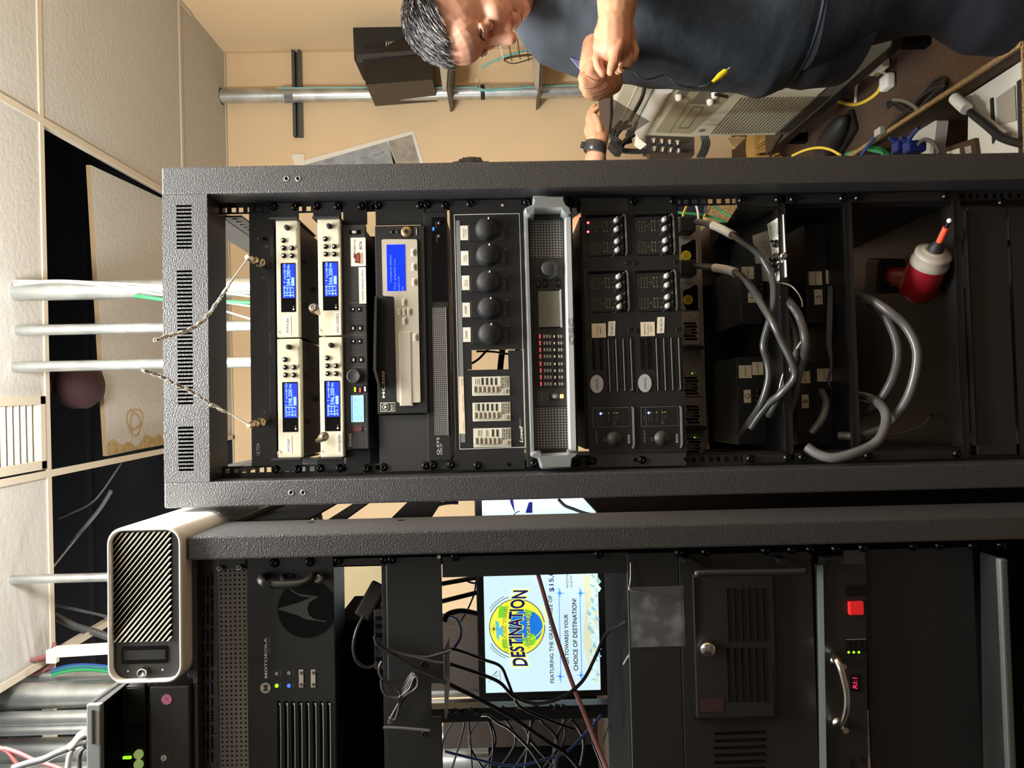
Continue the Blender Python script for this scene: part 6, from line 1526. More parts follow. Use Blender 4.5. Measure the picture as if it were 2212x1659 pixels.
# white box: rounded rectangle extruded back
cA, cB = K(633, 215, fdx), K(1055, 1160, fdx)
cx0, cx1 = K(845, 1155, fdx).x, K(840, 218, fdx).x
cz1, cz0 = K(640, 690, fdx).z, TOP2 + 0.001
def rrect(x0, x1, z0, z1, r, n=6):
    out = []
    for (cx, cz, a0) in ((x1 - r, z1 - r, 0), (x0 + r, z1 - r, 90), (x0 + r, z0 + r, 180), (x1 - r, z0 + r, 270)):
        for i in range(n + 1):
            a = math.radians(a0 + 90 * i / n); out.append((cx + r * math.cos(a), cz + r * math.sin(a)))
    return out
t = thing('air_purifier', 'white rounded box with slanted black louvres lying on the nearer rack', 'air purifier', ((cx0 + cx1) / 2, fdx + 0.15, cz0))
o = rrect(cx0, cx1, cz0, cz1, 0.024); i_ = rrect(cx0 + 0.005, cx1 - 0.005, cz0 + 0.005, cz1 - 0.005, 0.020)
b = MB(); n = len(o); D_ = 0.36
vs = [(x, fdx, z) for x, z in i_] + [(x, fdx - 0.002, z) for x, z in [((a[0] + c[0]) / 2, (a[1] + c[1]) / 2) for a, c in zip(o, i_)]] + [(x, fdx + 0.002, z) for x, z in o] + [(x, fdx + D_, z) for x, z in o]
fs = []
for k in range(3): fs += [(k * n + i, (k + 1) * n + i, (k + 1) * n + (i + 1) % n, k * n + (i + 1) % n) for i in range(n)]
fs.append(tuple(range(3 * n, 4 * n)))
vs += [(x, fdx + 0.02, z) for x, z in i_]; fs += [(4 * n + i, i, (i + 1) % n, 4 * n + (i + 1) % n) for i in range(n)]
b.add(vs, fs, 'white', True); part('shell', b, t, 'white plastic shell')
b = MB().prism(i_, fdx + 0.009, fdx + 0.02, 'panel_grey'); part('face_plate', b, t, 'dark grey face')
g = rrect(K(840, 900, fdx + .008).x, K(840, 248, fdx + .008).x, K(1030, 560, fdx + .008).z, K(680, 560, fdx + .008).z, 0.008)
b = MB().prism(g, fdx + 0.0082, fdx + 0.0092, 'deep_black')
gx0, gx1 = min(p[0] for p in g), max(p[0] for p in g); gz0, gz1 = min(p[1] for p in g), max(p[1] for p in g)
# slanted fins clipped to the opening
st = 0.0078; k = -40
for k in range(-40, 60):
    off = k * st; pts = []
    # line: z = gz0 + off + (x - gx0) * slope, fins rise towards the left
    sl = -0.86
    def zz(x): return gz0 + off - (x - gx1) * -sl * -1 if False else gz0 + off + (gx1 - x) * 0.86
    xa, xb = gx0, gx1
    # clip in x where z in range
    x_hi = gx1 - (gz0 - (gz0 + off)) / 0.86 if off < 0 else gx1
    x_lo = gx1 - (gz1 - (gz0 + off)) / 0.86
    xa = max(gx0, x_lo); xb = min(gx1, x_hi)
    if xb - xa < 0.004: continue
    h = 0.0024
    b.prism([(xa, zz(xa)), (xb, zz(xb)), (xb, min(gz1, zz(xb) + h)), (xa, min(gz1, zz(xa) + h))][::1], fdx + 0.004, fdx + 0.0084, 'label')
part('louvre', b, t, 'slanted pale louvres over black')
b = MB().prism(rrect(K(840, 1035, fdx + .008).x, K(840, 930, fdx + .008).x, K(1005, 980, fdx + .008).z, K(725, 980, fdx + .008).z, 0.004), fdx + 0.0078, fdx + 0.0092, 'gloss_black'); b.pbox(745, 955, 985, 1010, fdx + 0.0074, fdx + 0.0078, 'panel_black'); part('display_window', b, t)
part('dial', MB().lathe(K(862, 1080, fdx + 0.008), (0, -1, 0), [(0, 0.0075), (0.004, 0.007), (0.010, 0.006), (0.0105, 0.0045), (0.008, 0.004), (0.008, 0.0001)], 'chrome', 20), t, 'small bright dial')
for x, y in ((765, 1080), (972, 1072)): part('indicator_mark', MB().disc(x, y, 6, fdx + 0.0086, 'print_white', 0.0006), t)
# handwriting on its side
b = MB()
for s, dy, dz in (('Security', 0.035, 0.10), ('room only', 0.03, 0.07)):
    vs, fs = glyphs(s, 0.3); w = max(p.x for p in vs); q = 0.05 / w
    b.add([V((cx1 + 0.0004, fdx + 0.02 + p.x * q * 1.3, cz1 - 0.045 - (0.0 if s[0] == 'S' else 0.024) + p.y * q * 1.6)) for p in vs], fs, 'ink_grey')
part('handwriting', b, t)
# devices at its left
cv(0, 1400, 5.267)
d = FD2 + 0.01
t = thing('radio_transceiver', 'grey slab with a pink dot sticker standing beside the white box', 'radio', K(400, 400, d))
c0 = K(2090, 425, d); zlo = TOP2; ztop = K(1690, 425, d).z
b = MB().box((c0.x - 0.16, d + 0.12, (zlo + ztop) / 2), (0.32, 0.24, ztop - zlo - 0.002), 'panel_grey', 0.003); part('case', b, t)
part('dot_sticker', MB().disc(1895, 585, 58, d - 0.0012, 'pink' if 'pink' in MATS else 'led_rose', 0.001, 26), t, 'round pink sticker') if False else None
mat('pink', (220, 130, 165), 0.6)
b = MB().disc(1895, 585, 58, d - 0.001, 'pink', 0.0008, 26).text('X', 1898, 580, 26, d - 0.0014, 'ink', 30); part('dot_sticker', b, t, 'round pink sticker')
b = MB().disc(1862, 1252, 32, d - 0.001, 'print_white', 0.0008, 24).text('M', 1862, 1252, 24, d - 0.0014, 'ink', 34).text('MOTOROLA', 1918, 1262, 12, d - 0.001, 'print_dim', 110).text('MTR3000', 1850, 1330, 18, d - 0.001, 'print_dim', 90); part('lettering', b, t)
t = thing('radio_transceiver', 'black ribbed device with green lit screen stacked on the grey slab', 'radio', K(1650, 430, d))
c0 = K(1640, 440, d + 0.002); zt2 = K(1375, 440, d + 0.002).z
b = MB().box((c0.x - 0.16, d + 0.12, (ztop + zt2) / 2), (0.32, 0.23, zt2 - ztop - 0.001), 'black', 0.002)
part('case', b, t)
b = MB()
for k in range(26): b.pbox(1395 + k * 9.4, 470, 1399 + k * 9.4, 850, d + 0.002, d + 0.006, 'panel_grey')
part('ribbing', b, t); part('edge_strip', MB().pbox(1636, 430, 1656, 1700, d - 0.002, d + 0.006, 'dark_metal', 0.001), t)
b = MB().pbox(1405, 880, 1615, 890, d + 0.003, d + 0.006, 'dark_metal').pbox(1395, 1238, 1485, 1265, d + 0.002, d + 0.006, 'led_green', 0.0005).pbox(1395, 1270, 1485, 1325, d + 0.003, d + 0.006, 'dark_metal'); part('status_screen', b, t, 'green lit screen')
mat('pale_green', (190, 220, 130), 0.4, emit=0.35)
for y in (1215, 1330): part('round_key', MB().disc(1572, y, 52, d + 0.002, 'pale_green', 0.004, 26), t, 'pale green round key')
part('dial', MB().disc(1395, 1155, 20, d + 0.001, 'dark_metal', 0.005), t)
t = thing('tilted_tray', 'black open tray with a pale metal front rail sticking out above the stacked devices', 'tray', K(1375, 900, d - 0.03))
zb_ = zt2 + 0.001
c1 = K(1000, 700, d - 0.07)
bb = MB()
x1_ = K(1055, 640, d - 0.07).x; x2_ = K(1380, 440, d + 0.05).x
zr0, zr1 = K(1150, 800, d - 0.07).z, K(985, 800, d - 0.07).z
bb.box((x1_ - 0.15, d - 0.066, (zr0 + zr1) / 2), (0.30, 0.010, zr1 - zr0), 'silver_trim', 0.002)
part('front_rail', bb, t, 'pale metal rail')
part('rail_slot', MB().pbox(1045, 720, 1130, 1085, d - 0.0725, d - 0.071, 'pc_grey').pbox(1040, 715, 1062, 1085, d - 0.0735, d - 0.0715, 'ink'), t)
b = MB().box((x1_ - 0.15, d + 0.06, zb_ + 0.004), (0.30, 0.25, 0.006), 'deep_black')
b.add([(x1_, d - 0.061, zr0), (x1_, d - 0.061, zr1), (x1_, d + 0.18, zr0 + 0.03), (x1_, d + 0.18, zb_ + 0.002), (x1_ - 0.003, d - 0.061, zr0), (x1_ - 0.003, d - 0.061, zr1), (x1_ - 0.003, d + 0.18, zr0 + 0.03), (x1_ - 0.003, d + 0.18, zb_ + 0.002)], [(0, 1, 2, 3), (7, 6, 5, 4), (0, 4, 5, 1), (1, 5, 6, 2)], 'panel_grey')
b.box((x1_ - 0.15, d + 0.02, (zr0 + zb_) / 2 + 0.002), (0.29, 0.02, zr0 - zb_), 'deep_black')
b.box((x1_ - 0.15, d + 0.17, zr0), (0.29, 0.006, zr0 - zb_ + 0.06), 'deep_black')
part('tray_body', b, t)
# cables near that tray
for k, (pts, r, m, lab) in enumerate((([(1000, 1065), (900, 1080), (810, 1130), (640, 1200), (500, 1265), (330, 1310), (150, 1370)], 0.006, 'cable_grey', 'thick dark cable leaving the tray towards the pipe bank'), ([(985, 960), (920, 1000), (850, 1090), (800, 1130)], 0.007, 'cable_white', 'pale cable clamped beside the dark one at the tray'), ([(-20, 1130), (90, 1180), (190, 1310), (240, 1400)], 0.004, 'cable_red', 'dull red cable crossing the pipe bank, inner one'), ([(40, 1140), (200, 1190), (400, 1280), (560, 1330), (700, 1380)], 0.004, 'cable_red', 'dull red cable crossing the pipe bank, outer one'), ([(830, 1150), (800, 1200), (780, 1300), (770, 1400)], 0.005, 'cable_white', 'white cable bowing beside the tray'), ([(970, 1130), (920, 1180), (900, 1260), (905, 1400)], 0.004, 'cable_grey', 'grey cable bowing next to the tray rail'))):
    dd = 0.1 if k > 1 and k < 4 else -0.1
    solo('antenna_cable', MB().tube([K(x, y, dd) for x, y in pts], r, m, n=8), lab, 'cable')
# ================================================================ BEHIND / INSIDE THE NEARER RACK
cv()
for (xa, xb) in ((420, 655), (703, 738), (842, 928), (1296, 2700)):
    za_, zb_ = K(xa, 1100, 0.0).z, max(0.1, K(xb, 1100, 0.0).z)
    part('dark_plate', MB().box((X2R - 0.012, 0.20, (za_ + zb_) / 2), (0.004, 0.48, za_ - zb_), 'deep_black'), rk2)  # black plates added to darken stretches of the slit between the racks
t = thing('bay_backing', 'black box added to darken the back of the nearer rack', 'rack unit', K(836, 1600, D2 + 0.2))
part('case', MB().pbox(727, 1348, 838, 1860, D2 + 0.12, D2 + 0.3, 'deep_black', 0.003), t)  # black block added so this part of the open bay reads dark
t = thing('window_backing', 'dark brown boards added behind the window opening left of the monitor', 'cabinet', K(1310, 1420, 0.95))
part('dark_plate', MB().pbox(930, 1350, 1320, 1486, 0.95, 1.1, 'backing_brown', 0.003).pbox(960, 1548, 1330, 1612, 0.95, 1.1, 'backing_brown', 0.003), t)  # boards added as dark backing for the window opening
part('backing_strip', MB().pbox(1040, 1485, 1330, 1545, 0.97, 1.05, 'deep_black', 0.003).pbox(1060, 1605, 1330, 1900, 0.98, 1.05, 'deep_black', 0.003), t)
t = thing('metal_flange', 'pale green metal flange standing at the edge of the window opening', 'flange', K(975, 1460, D2 + 0.03))
part('flange', MB().ppoly([(966, 1388), (971, 1372), (972, 1470), (966, 1552), (960, 1552), (960, 1400)], D2 + 0.02, D2 + 0.024, 'silver_trim'), t)
cv(940, 1060, 2.769)
def wcab(pts, r, m, lab, ds, group=None, name='cable_run', n=8):
    pts = withd(pts, ds); return solo(name, MB().tube([K(x, y, z) for x, y, z in pts], r, m, n=n), lab, 'cable', group)
mat('cable_pink', (176, 108, 108), 0.45)
wcab([(615, 500), (650, 620), (690, 760), (750, 950), (820, 1150), (900, 1350), (960, 1500), (1020, 1650), (1060, 1750)], 0.0038, 'cable_pink', 'dull pink cable slanting in front of the monitor screen', [0.05, -0.02, -0.1])
wcab([(0, 980), (60, 955), (120, 950), (290, 1010), (390, 1050), (430, 1130), (470, 1230), (520, 1300), (700, 1380), (830, 1425)], 0.0026, 'cable_black', 'thin black cable dropping across the screen corner, inner one', [-0.12, -0.05, 0.0, 0.1])
wcab([(60, 1028), (280, 1100), (390, 1150), (470, 1230), (600, 1272), (750, 1240), (880, 1140), (960, 990), (1020, 860), (1100, 810), (1172, 765)], 0.003, 'cable_black', 'black cable sagging in a long loop under the screen corner', [-0.1, 0.0, -0.05, -0.12])
wcab([(20, 1125), (130, 1180), (250, 1240), (450, 1350), (640, 1480), (780, 1570), (860, 1660)], 0.0036, 'rubber', 'thick black cable running diagonally below the monitor', [-0.15, -0.05, 0.05])
wcab([(280, 1345), (320, 1345), (380, 1390), (450, 1430), (560, 1540), (640, 1660)], 0.0028, 'cable_black', 'thin black cable nearest the blank plate below the monitor', [0.1, 0.0])
wcab([(60, 1560), (220, 1600), (400, 1640), (520, 1640), (650, 1610), (780, 1565), (900, 1450), (995, 1340)], 0.003, 'cable_blue', 'dark blue cable swinging up under the monitor', [0.3, 0.2])
wcab([(90, 752), (130, 770), (155, 820), (150, 880), (110, 945)], 0.003, 'cable_blue', 'blue cable curling against the tan wall', [0.25, 0.15])
wcab([(250, 540), (230, 610), (190, 720), (150, 790)], 0.0016, 'cable_blue', 'thin blue wire crossing the black bars', [0.3])  if False else None
wcab([(245, 535), (232, 620), (190, 720), (148, 790)], 0.0018, 'cable_blue', 'thin blue wire crossing the black bars', [0.3, 0.3])
wcab([(180, 535), (215, 550), (255, 555)], 0.0022, 'cable_blue', 'short blue wire near the monitor frame', [0.3, 0.3])
wcab([(40, 557), (255, 518)], 0.005, 'rubber', 'black bar shaped cable across the tan wall, upper one', [0.28, 0.28])
wcab([(40, 662), (255, 608)], 0.005, 'rubber', 'black bar shaped cable across the tan wall, middle one', [0.28, 0.28])
wcab([(55, 780), (80, 738), (160, 720), (255, 738)], 0.006, 'rubber', 'thick black cable bent over the tan wall, lowest one', [0.28, 0.28])
random.seed(21)
for k in range(16):
    x0 = random.uniform(60, 900); y0 = random.uniform(1270, 1330)
    wcab([(x0, y0), (x0 + random.uniform(20, 90), y0 + random.uniform(20, 60)), (x0 + random.uniform(-40, 160), y0 + 200), (x0 + random.uniform(-80, 200), y0 + 420)], random.choice((0.003, 0.004, 0.0025)), 'cable_black', 'black cable of the tangle hanging under the monitor', [0.45, 0.6], 'cable tangle under the monitor')
wcab([(1068, 1348), (1040, 1400), (1010, 1480), (1003, 1515)], 0.0012, 'cable_grey', 'fine grey wire hanging by the pale shelf strip', [0.1, 0.1])
wcab([(1178, 965), (1150, 1000), (1130, 1035)], 0.0022, 'cable_grey', 'short grey wire end by the black drawer front', [-0.16, -0.1])
wcab([(740, 1570), (725, 1620), (720, 1690)], 0.003, 'cable_grey', 'short pale cable at the bottom of the cable tangle', [0.1, 0.1])
# cables in front of the blank plate
cv(560, 1060, 2.769)
for k, (pts, r, m, lab) in enumerate((([(688, 870), (700, 905), (740, 935), (820, 965), (900, 985), (1000, 995), (1080, 975), (1150, 955)], 0.0022, 'hose', 'black lead from the hub running to the window edge, top one'), ([(690, 900), (730, 935), (830, 975), (950, 1000), (1060, 1025), (1110, 1030)], 0.0022, 'hose', 'black lead from the hub running to the window edge, middle one'), ([(700, 915), (745, 950), (840, 1010), (950, 1075), (1040, 1115), (1120, 1150)], 0.0034, 'cable_black', 'thick black lead from the hub running down to the cables'), ([(735, 1020), (718, 1060), (725, 1105), (770, 1150), (830, 1195), (845, 1215)], 0.0026, 'hose', 'black lead bending from the hub to the coiled lead'), ([(730, 1130), (738, 1190), (770, 1230), (830, 1240), (848, 1225)], 0.0026, 'hose', 'lower black lead bending from the hub to the coiled lead'), ([(742, 1418), (800, 1417), (900, 1424), (1020, 1435)], 0.0024, 'hose_pale', 'short pale cable lying across the blank plate'))):
    solo('hub_lead', MB().tube([K(x, y, D2 - 0.012 - 0.004 * k) for x, y in pts], r, m, n=8), lab, 'cable')
t = thing('coiled_lead', 'folded black cable tied in a figure of eight in front of the blank plate', 'cable', K(780, 1390, D2 - 0.02))
for j in range(4):
    o = j * 9; dd = D2 - 0.018 - j * 0.003
    b = MB().tube([K(x, y, dd) for x, y in ((840, 1235), (870 + o, 1160 + o), (910 + o * 0.5, 1095 + o), (930 + o * .6, 1095 + o), (925 + o * .6, 1150 + o), (880, 1220), (840, 1290 - o), (800 - o * .4, 1340 + o * .5), (775 + o * .3, 1385 - o), (785 + o, 1395 - o), (820, 1350), (835, 1290), (838, 1245))], 0.0019, 'hose_pale' if j % 2 else 'hose', n=7)
    part('loop', b, t)
part('tie', MB().tube([K(x, y, D2 - 0.034) for x, y in ((828, 1255), (848, 1272))], 0.003, 'rubber', n=8), t)
# wires in the slit between the racks
cv(640, 1060, 10.05)
for k, (x, dx) in enumerate(((330, 55), (385, 40), (430, 60), (500, 40))):
    solo('slit_cable', MB().tube([K(x - dx * .5, 300, 0.5), K(x, 370, 0.5), K(x + dx, 580, 0.5), K(x + dx * 1.4, 660, 0.5)], 0.0034, 'cable_white', n=8), 'white cable seen in the slit between the two racks', 'cable', 'white cables in the slit')
solo('slit_cable', MB().tube([K(x, y, 0.6) for x, y in ((140, 500), (220, 480), (280, 440), (320, 390))], 0.003, 'cable_grey', n=8), 'grey cable curving behind the white ones in the slit between racks', 'cable')
cv()
solo('slit_cable', MB().tube([K(x, y, 0.5) for x, y in ((926, 1112), (935, 1098), (948, 1090), (970, 1086), (990, 1086))], 0.0045, 'rubber', n=8), 'black cable arching in the slit beside the monitor frame', 'cable')
solo('slit_cable', MB().tube([K(x, y, 0.5) for x, y in ((1206, 1078), (1220, 1092), (1240, 1100), (1262, 1108), (1290, 1114))], 0.004, 'cable_grey', n=8), 'grey cable curving in front of the screen in the slit between racks', 'cable')
# ================================================================ RIGHT OF THE RACK
frame(); cv()
# beige tower stack
zp = 0.16
A = G(1674, 292, zp); XT = A.x; YF = A.y; YN = G(1796, 179, zp).y; ZTT = KX(1401, 286, XT).z
t = thing('computer_tower', 'big beige tower computer with a ribbed lower front on the low black platform', 'computer', (XT + 0.2, (YF + YN) / 2, zp))
b = MB().box((XT + 0.24, (YF + YN) / 2, (zp + ZTT) / 2), (0.48, YF - YN, ZTT - zp), 'pc_beige', 0.006); part('case', b, t)
def face(pts, m, o=0.002, name=None, label=None, th=0.002):
    q = [KX(x, y, XT - o) for x, y in pts]; n = len(q)
    bb = MB().add(q + [p + V((th, 0, 0)) for p in q], [tuple(range(n)), tuple(range(2 * n - 1, n - 1, -1))] + [(i, i + n, (i + 1) % n + n, (i + 1) % n) for i in range(n)], m)
    if name: part(name, bb, t, label)
    return bb
face([(1415, 286), (1479, 190), (1598, 190), (1493, 289)], 'pc_beige_dark', 0.002, 'drive_panel', 'darker beige drive panel')
face([(1445, 288), (1491, 213), (1493, 213), (1447, 288)], 'pc_grey', 0.0028, 'seam')
face([(1465, 278), (1498, 230), (1521, 231), (1487, 278)], 'pc_grey', 0.003, 'drive_bay')
face([(1470, 275), (1500, 233), (1517, 234), (1486, 275)], 'pc_beige_dark', 0.005, 'drive_bay')
face([(1488, 224), (1518, 192), (1568, 191), (1545, 226)], 'pc_grey', 0.004, 'control_module', 'grey control module')
face([(1456, 214), (1470, 191), (1492, 191), (1478, 214)], 'pc_grey', 0.004, 'control_module')
for (x, y) in ((1466, 211), (1544, 206), (1534, 221)):
    p = KX(x, y, XT - 0.012); part('knob', MB().lathe(p, (-1, 0, 0), [(-0.01, 0.014), (0.006, 0.013), (0.012, 0.008), (0.013, 0.001)], 'label', 14), t)
part('lever', MB().tube([KX(x, y, XT - 0.03) for x, y in ((1545, 204), (1556, 206), (1572, 209))], 0.006, 'ink', n=8), t)
part('badge', MB().cyl(KX(1516, 283, XT - 0.004), KX(1516, 283, XT - 0.004) + V((0.003, 0, 0)), 0.014, 'pc_grey', 18), t)
y0_, y1_ = KX(1560, 288, XT).y, KX(1700, 192, XT).y
b = MB(); z0_ = KX(1536, 289, XT).z; z1_ = KX(1668, 291, XT).z
for k in range(20):
    z = z0_ + (z1_ - z0_) * k / 19; b.box((XT - 0.001, (y0_ + YN + 0.12) / 2, z), (0.004, y0_ - YN - 0.12, 0.0058), 'pc_grey')
part('ribbing', b, t)
# grey rounded tray and top box of the stack
t = thing('document_tray', 'pale grey rounded tray lying between the tower and the box above', 'tray', (XT + 0.2, (YF + YN) / 2, ZTT))
zt3 = KX(1378, 287, XT - 0.03).z
b = MB().tube([(XT + 0.012, YF - 0.02, (ZTT + zt3) / 2), (XT + 0.012, YN + 0.02, (ZTT + zt3) / 2)], (zt3 - ZTT) / 2, 'silver_light', n=20, sub=1).box((XT + 0.24, (YF + YN) / 2, (ZTT + zt3) / 2), (0.45, YF - YN - 0.06, zt3 - ZTT - 0.006), 'silver_light', 0.004); part('body', b, t)
t = thing('printer', 'beige flat topped machine on the very top of the tower stack', 'printer', (XT + 0.2, (YF + YN) / 2, zt3))
zt4 = zt3 + 0.13
b = MB().box((XT + 0.25, (YF + YN) / 2, (zt3 + zt4) / 2 + 0.001), (0.46, YF - YN - 0.02, zt4 - zt3), 'pc_beige', 0.01); part('body', b, t)
part('seam', MB().box((XT + 0.0195, (YF + YN) / 2, zt3 + 0.07), (0.003, YF - YN - 0.06, 0.004), 'champagne_line'), t)
# platform
t = thing('low_platform', 'low black platform carrying the beige tower stack', 'platform', (XT + 0.2, (YF + YN) / 2, 0))
b = MB().box((XT + 0.22, (YF + YN) / 2 - 0.15, zp - 0.02), (0.54, YF - YN + 0.55, 0.04), 'gloss_black', 0.004); part('board', b, t)
for sx in (0.0, 0.44):
    for sy in (YN - 0.35, YF + 0.05): part('leg', MB().box((XT + sx, sy, (zp - 0.04) / 2), (0.04, 0.04, zp - 0.04), 'deep_black'), t)
# bnc patch block and black cable knot at the tower's far side
t = thing('coax_patchbay', 'metal patch block with rows of round coax sockets by the tower stack', 'patch panel', K(1475, 325, 2.5))
b = MB().ppoly([(1395, 292), (1500, 296), (1500, 322), (1395, 326)], 2.5, 2.56, 'galvanised_dark').ppoly([(1395, 326), (1500, 322), (1500, 334), (1405, 338)], 2.52, 2.56, 'wood_dark'); part('plate', b, t)
for k in range(4):
    for (dy, dx) in ((304, 0), (321, 2)):
        c = K(1412 + k * 17 + dx, dy + k * 1.5, 2.5); part('socket', MB().lathe(c, (-0.3, -1, 0.1), [(0, 0.010), (0.012, 0.0095), (0.014, 0.007), (0.034, 0.0065), (0.035, 0.001)], 'steel', 14), t)
for k, (pts, r) in enumerate((([(1322, 278), (1319, 292), (1325, 306), (1340, 312)], 0.006), ([(1342, 262), (1328, 280), (1324, 296), (1334, 308)], 0.006), ([(1356, 262), (1340, 278), (1330, 295), (1345, 308), (1365, 305)], 0.006), ([(1364, 272), (1350, 275), (1336, 288), (1330, 302)], 0.005), ([(1375, 264), (1370, 280), (1362, 290)], 0.006), ([(1318, 307), (1330, 318), (1345, 325), (1370, 327), (1400, 326)], 0.009), ([(1370, 290), (1355, 300), (1345, 312), (1340, 322)], 0.008))):
    solo('coax_loop', MB().tube([K(x, y, 2.45) for x, y in pts], r, 'rubber', n=8), 'black cable of the looped knot hanging beside the patch block', 'cable', 'black looped cable knot')
t = thing('plug_block', 'black plug block tangled in the looped cables', 'plug', K(1330, 322, 2.42))
part('body', MB().ppoly([(1317, 308), (1324, 303), (1344, 318), (1345, 327), (1334, 326)], 2.40, 2.46, 'rubber'), t); part('plug', MB().ppoly([(1355, 282), (1368, 274), (1370, 292), (1358, 297)], 2.40, 2.44, 'rubber'), t)
t = thing('paper_tag', 'white folded paper tag hanging in front of the patch block', 'tag', K(1383, 322, 2.40))
b = MB().ppoly([(1374, 290), (1381, 300), (1397, 312), (1383, 323), (1370, 314)], 2.39, 2.392, 'paper'); part('sheet', b, t)
solo('thin_cable', MB().tube([K(x, y, 2.3) for x, y in ((1393, 172), (1392, 190), (1387, 210), (1378, 228), (1368, 246), (1360, 262))], 0.006, 'ink', n=8), 'dark cable hanging in front of the beige machine top', 'cable')
for k in range(4): solo('coil_turn', MB().tube([K(x + k * 4.5, y, 3.2) for x, y in ((1506, 340), (1514, 325), (1518, 308), (1514, 294))], 0.006, 'hose_pale', n=8), 'grey turn of the cable coil behind the patch block', 'cable', 'grey cable coil turns')
solo('floor_cable', MB().tube([K(x, y, 2.9) for x, y in ((1690, 291), (1680, 305), (1672, 318), (1664, 338))], 0.005, 'cable_black', n=8), 'thin black cable trailing from the platform corner', 'cable')
# broom
t = thing('broom_head', 'straw broom lying on the carpet behind the tower', 'broom', G(1620, 320, 0.04))
c = G(1640, 315, 0.05); b = MB(); random.seed(8)
for k in range(90):
    a = V((random.uniform(-0.10, 0.10), 0.0, random.uniform(0, 0.03))); e = V((a.x * 2.2, random.uniform(-0.28, -0.2), random.uniform(-0.02, 0.01)))
    b.tube([c + a, c + (a + e) * 0.55, c + e], 0.004, 'straw', n=4, sub=2)
part('bristles', b, t); part('binding', MB().ball(c + V((0, 0.02, 0.02)), (0.12, 0.05, 0.04), 'yellow' if False else 'straw', 14), t)
part('stock', MB().ppoly([(1572, 298), (1592, 294), (1612, 296), (1588, 320), (1580, 312)], c.y + 0.02, c.y + 0.05, 'stain'), t)
# shoes are with the people. cables on the carpet
def floorcab(pts, r, m, lab, z=None, name='floor_cable', group=None):
    return solo(name, MB().tube([G(x, y, (z or r)) for x, y in pts], r, m, n=8), lab, 'cable', group)
floorcab([(1800, 208), (1815, 220), (1845, 226), (1870, 218), (1895, 200), (1905, 178), (1910, 165)], 0.007, 'cable_yellow', 'yellowed cable looping on the carpet beside the platform')
floorcab([(1848, 228), (1850, 190), (1858, 172), (1880, 158), (1905, 155), (1918, 165)], 0.006, 'cable_white', 'pale cable closing the loop on the carpet')
t = thing('white_plug', 'white plug end of the pale cable on the carpet', 'plug', G(1915, 180, 0.01)); part('body', MB().box(G(1916, 178, 0.02), (0.05, 0.06, 0.03), 'white', 0.008), t)
t = thing('white_plug', 'white and orange plug lying beyond the cable loop', 'plug', G(1900, 140, 0.01)); part('body', MB().box(G(1900, 140, 0.02), (0.05, 0.09, 0.03), 'label', 0.006), t); part('tip', MB().box(G(1893, 149, 0.02), (0.04, 0.04, 0.025), 'cardboard', 0.004), t, 'orange brown tip')
for k in range(3):
    o = k * 5
    floorcab([(1915, 282), (1935, 262), (1965, 235), (1995, 205), (2020 + o, 175 + o), (2040, 170 + o * 1.6), (2040 - o, 190), (2010, 218 - o), (1975, 240), (1945, 235 - o), (1930, 222), (1918, 222 + o)], 0.006, 'cable_black', 'black looped power lead lying on the carpet', z=0.012 + 0.012 * k, group='black looped leads on the carpet')
floorcab([(1930, 216), (1950, 218), (1972, 228), (1988, 246), (1990, 270), (1980, 300), (1978, 318)], 0.006, 'cable_grey', 'grey cable curving down to the blue connector', z=0.2)
floorcab([(1985, 214), (1960, 230), (1940, 255), (1920, 275)], 0.004, 'cable_black', 'thin black lead across the cardboard rim', z=0.05) if False else None
# open cardboard box
zr = 0.345; XB = G(2030, 212, zr).x
yb0, yb1 = 1.50, 2.34
t = thing('cardboard_box', 'open cardboard box full of white parts at the foot of the tall rack', 'box', (XB - 0.11, 1.9, 0))
for (c, s) in (((XB, (yb0 + yb1) / 2, zr / 2), (0.006, yb1 - yb0, zr)), ((XB - 0.11, yb1, zr / 2), (0.22, 0.006, zr)), ((XB - 0.22, (yb0 + yb1) / 2, zr / 2 - 0.02), (0.006, yb1 - yb0, zr - 0.04)), ((XB - 0.11, yb0, zr / 2), (0.22, 0.006, zr))):
    part('side', MB().box(c, s, 'wood_dark').box((c[0], c[1], c[2] + s[2] / 2 + 0.001), (s[0] + 0.004, s[1], 0.008), 'cardboard'), t)  # dark sides paint the box's inner shadow, cardboard colour only on the rim
part('base', MB().box((XB - 0.11, (yb0 + yb1) / 2, 0.004), (0.21, yb1 - yb0 - 0.01, 0.004), 'cardboard'), t)
def gbox(name, lab, cat, pts, z, h, m, extra=None):
    t2 = thing(name, lab, cat, G(*pts[0], z) - V((0, 0, h)))
    q = [G(x, y, z) for x, y in pts]; n = len(q)
    part('case', MB().add(q + [p - V((0, 0, h)) for p in q], [tuple(range(n)), tuple(range(2 * n - 1, n - 1, -1))] + [(i, i + n, (i + 1) % n + n, (i + 1) % n) for i in range(n)], m), t2)
    return t2
t2 = gbox('white_case', 'white plastic casing with a black stripe in the cardboard box', 'casing', [(2092, 206), (2212, 128), (2260, 100), (2260, 332), (2090, 332)], 0.30, 0.2, 'paper')
def gpoly(pts, z, m, name, lab=None, tt=None):
    q = [G(x, y, z) for x, y in pts]; n = len(q)
    part(name, MB().add(q, [tuple(range(n))], m).add([p - V((0, 0, 0.002)) for p in q], [tuple(range(n - 1, -1, -1))], m), tt, lab)
gpoly([(2138, 214), (2144, 210), (2149, 300), (2143, 312)], 0.303, 'ink', 'stripe', 'black stripe', t2)
gpoly([(2196, 176), (2212, 166), (2240, 160), (2240, 332), (2200, 330)], 0.304, 'ink', 'stripe', 'broad black band with small print', t2)
gpoly([(2152, 212), (2192, 184), (2195, 260), (2155, 270)], 0.3025, 'plastic_grey', 'panel', None, t2)
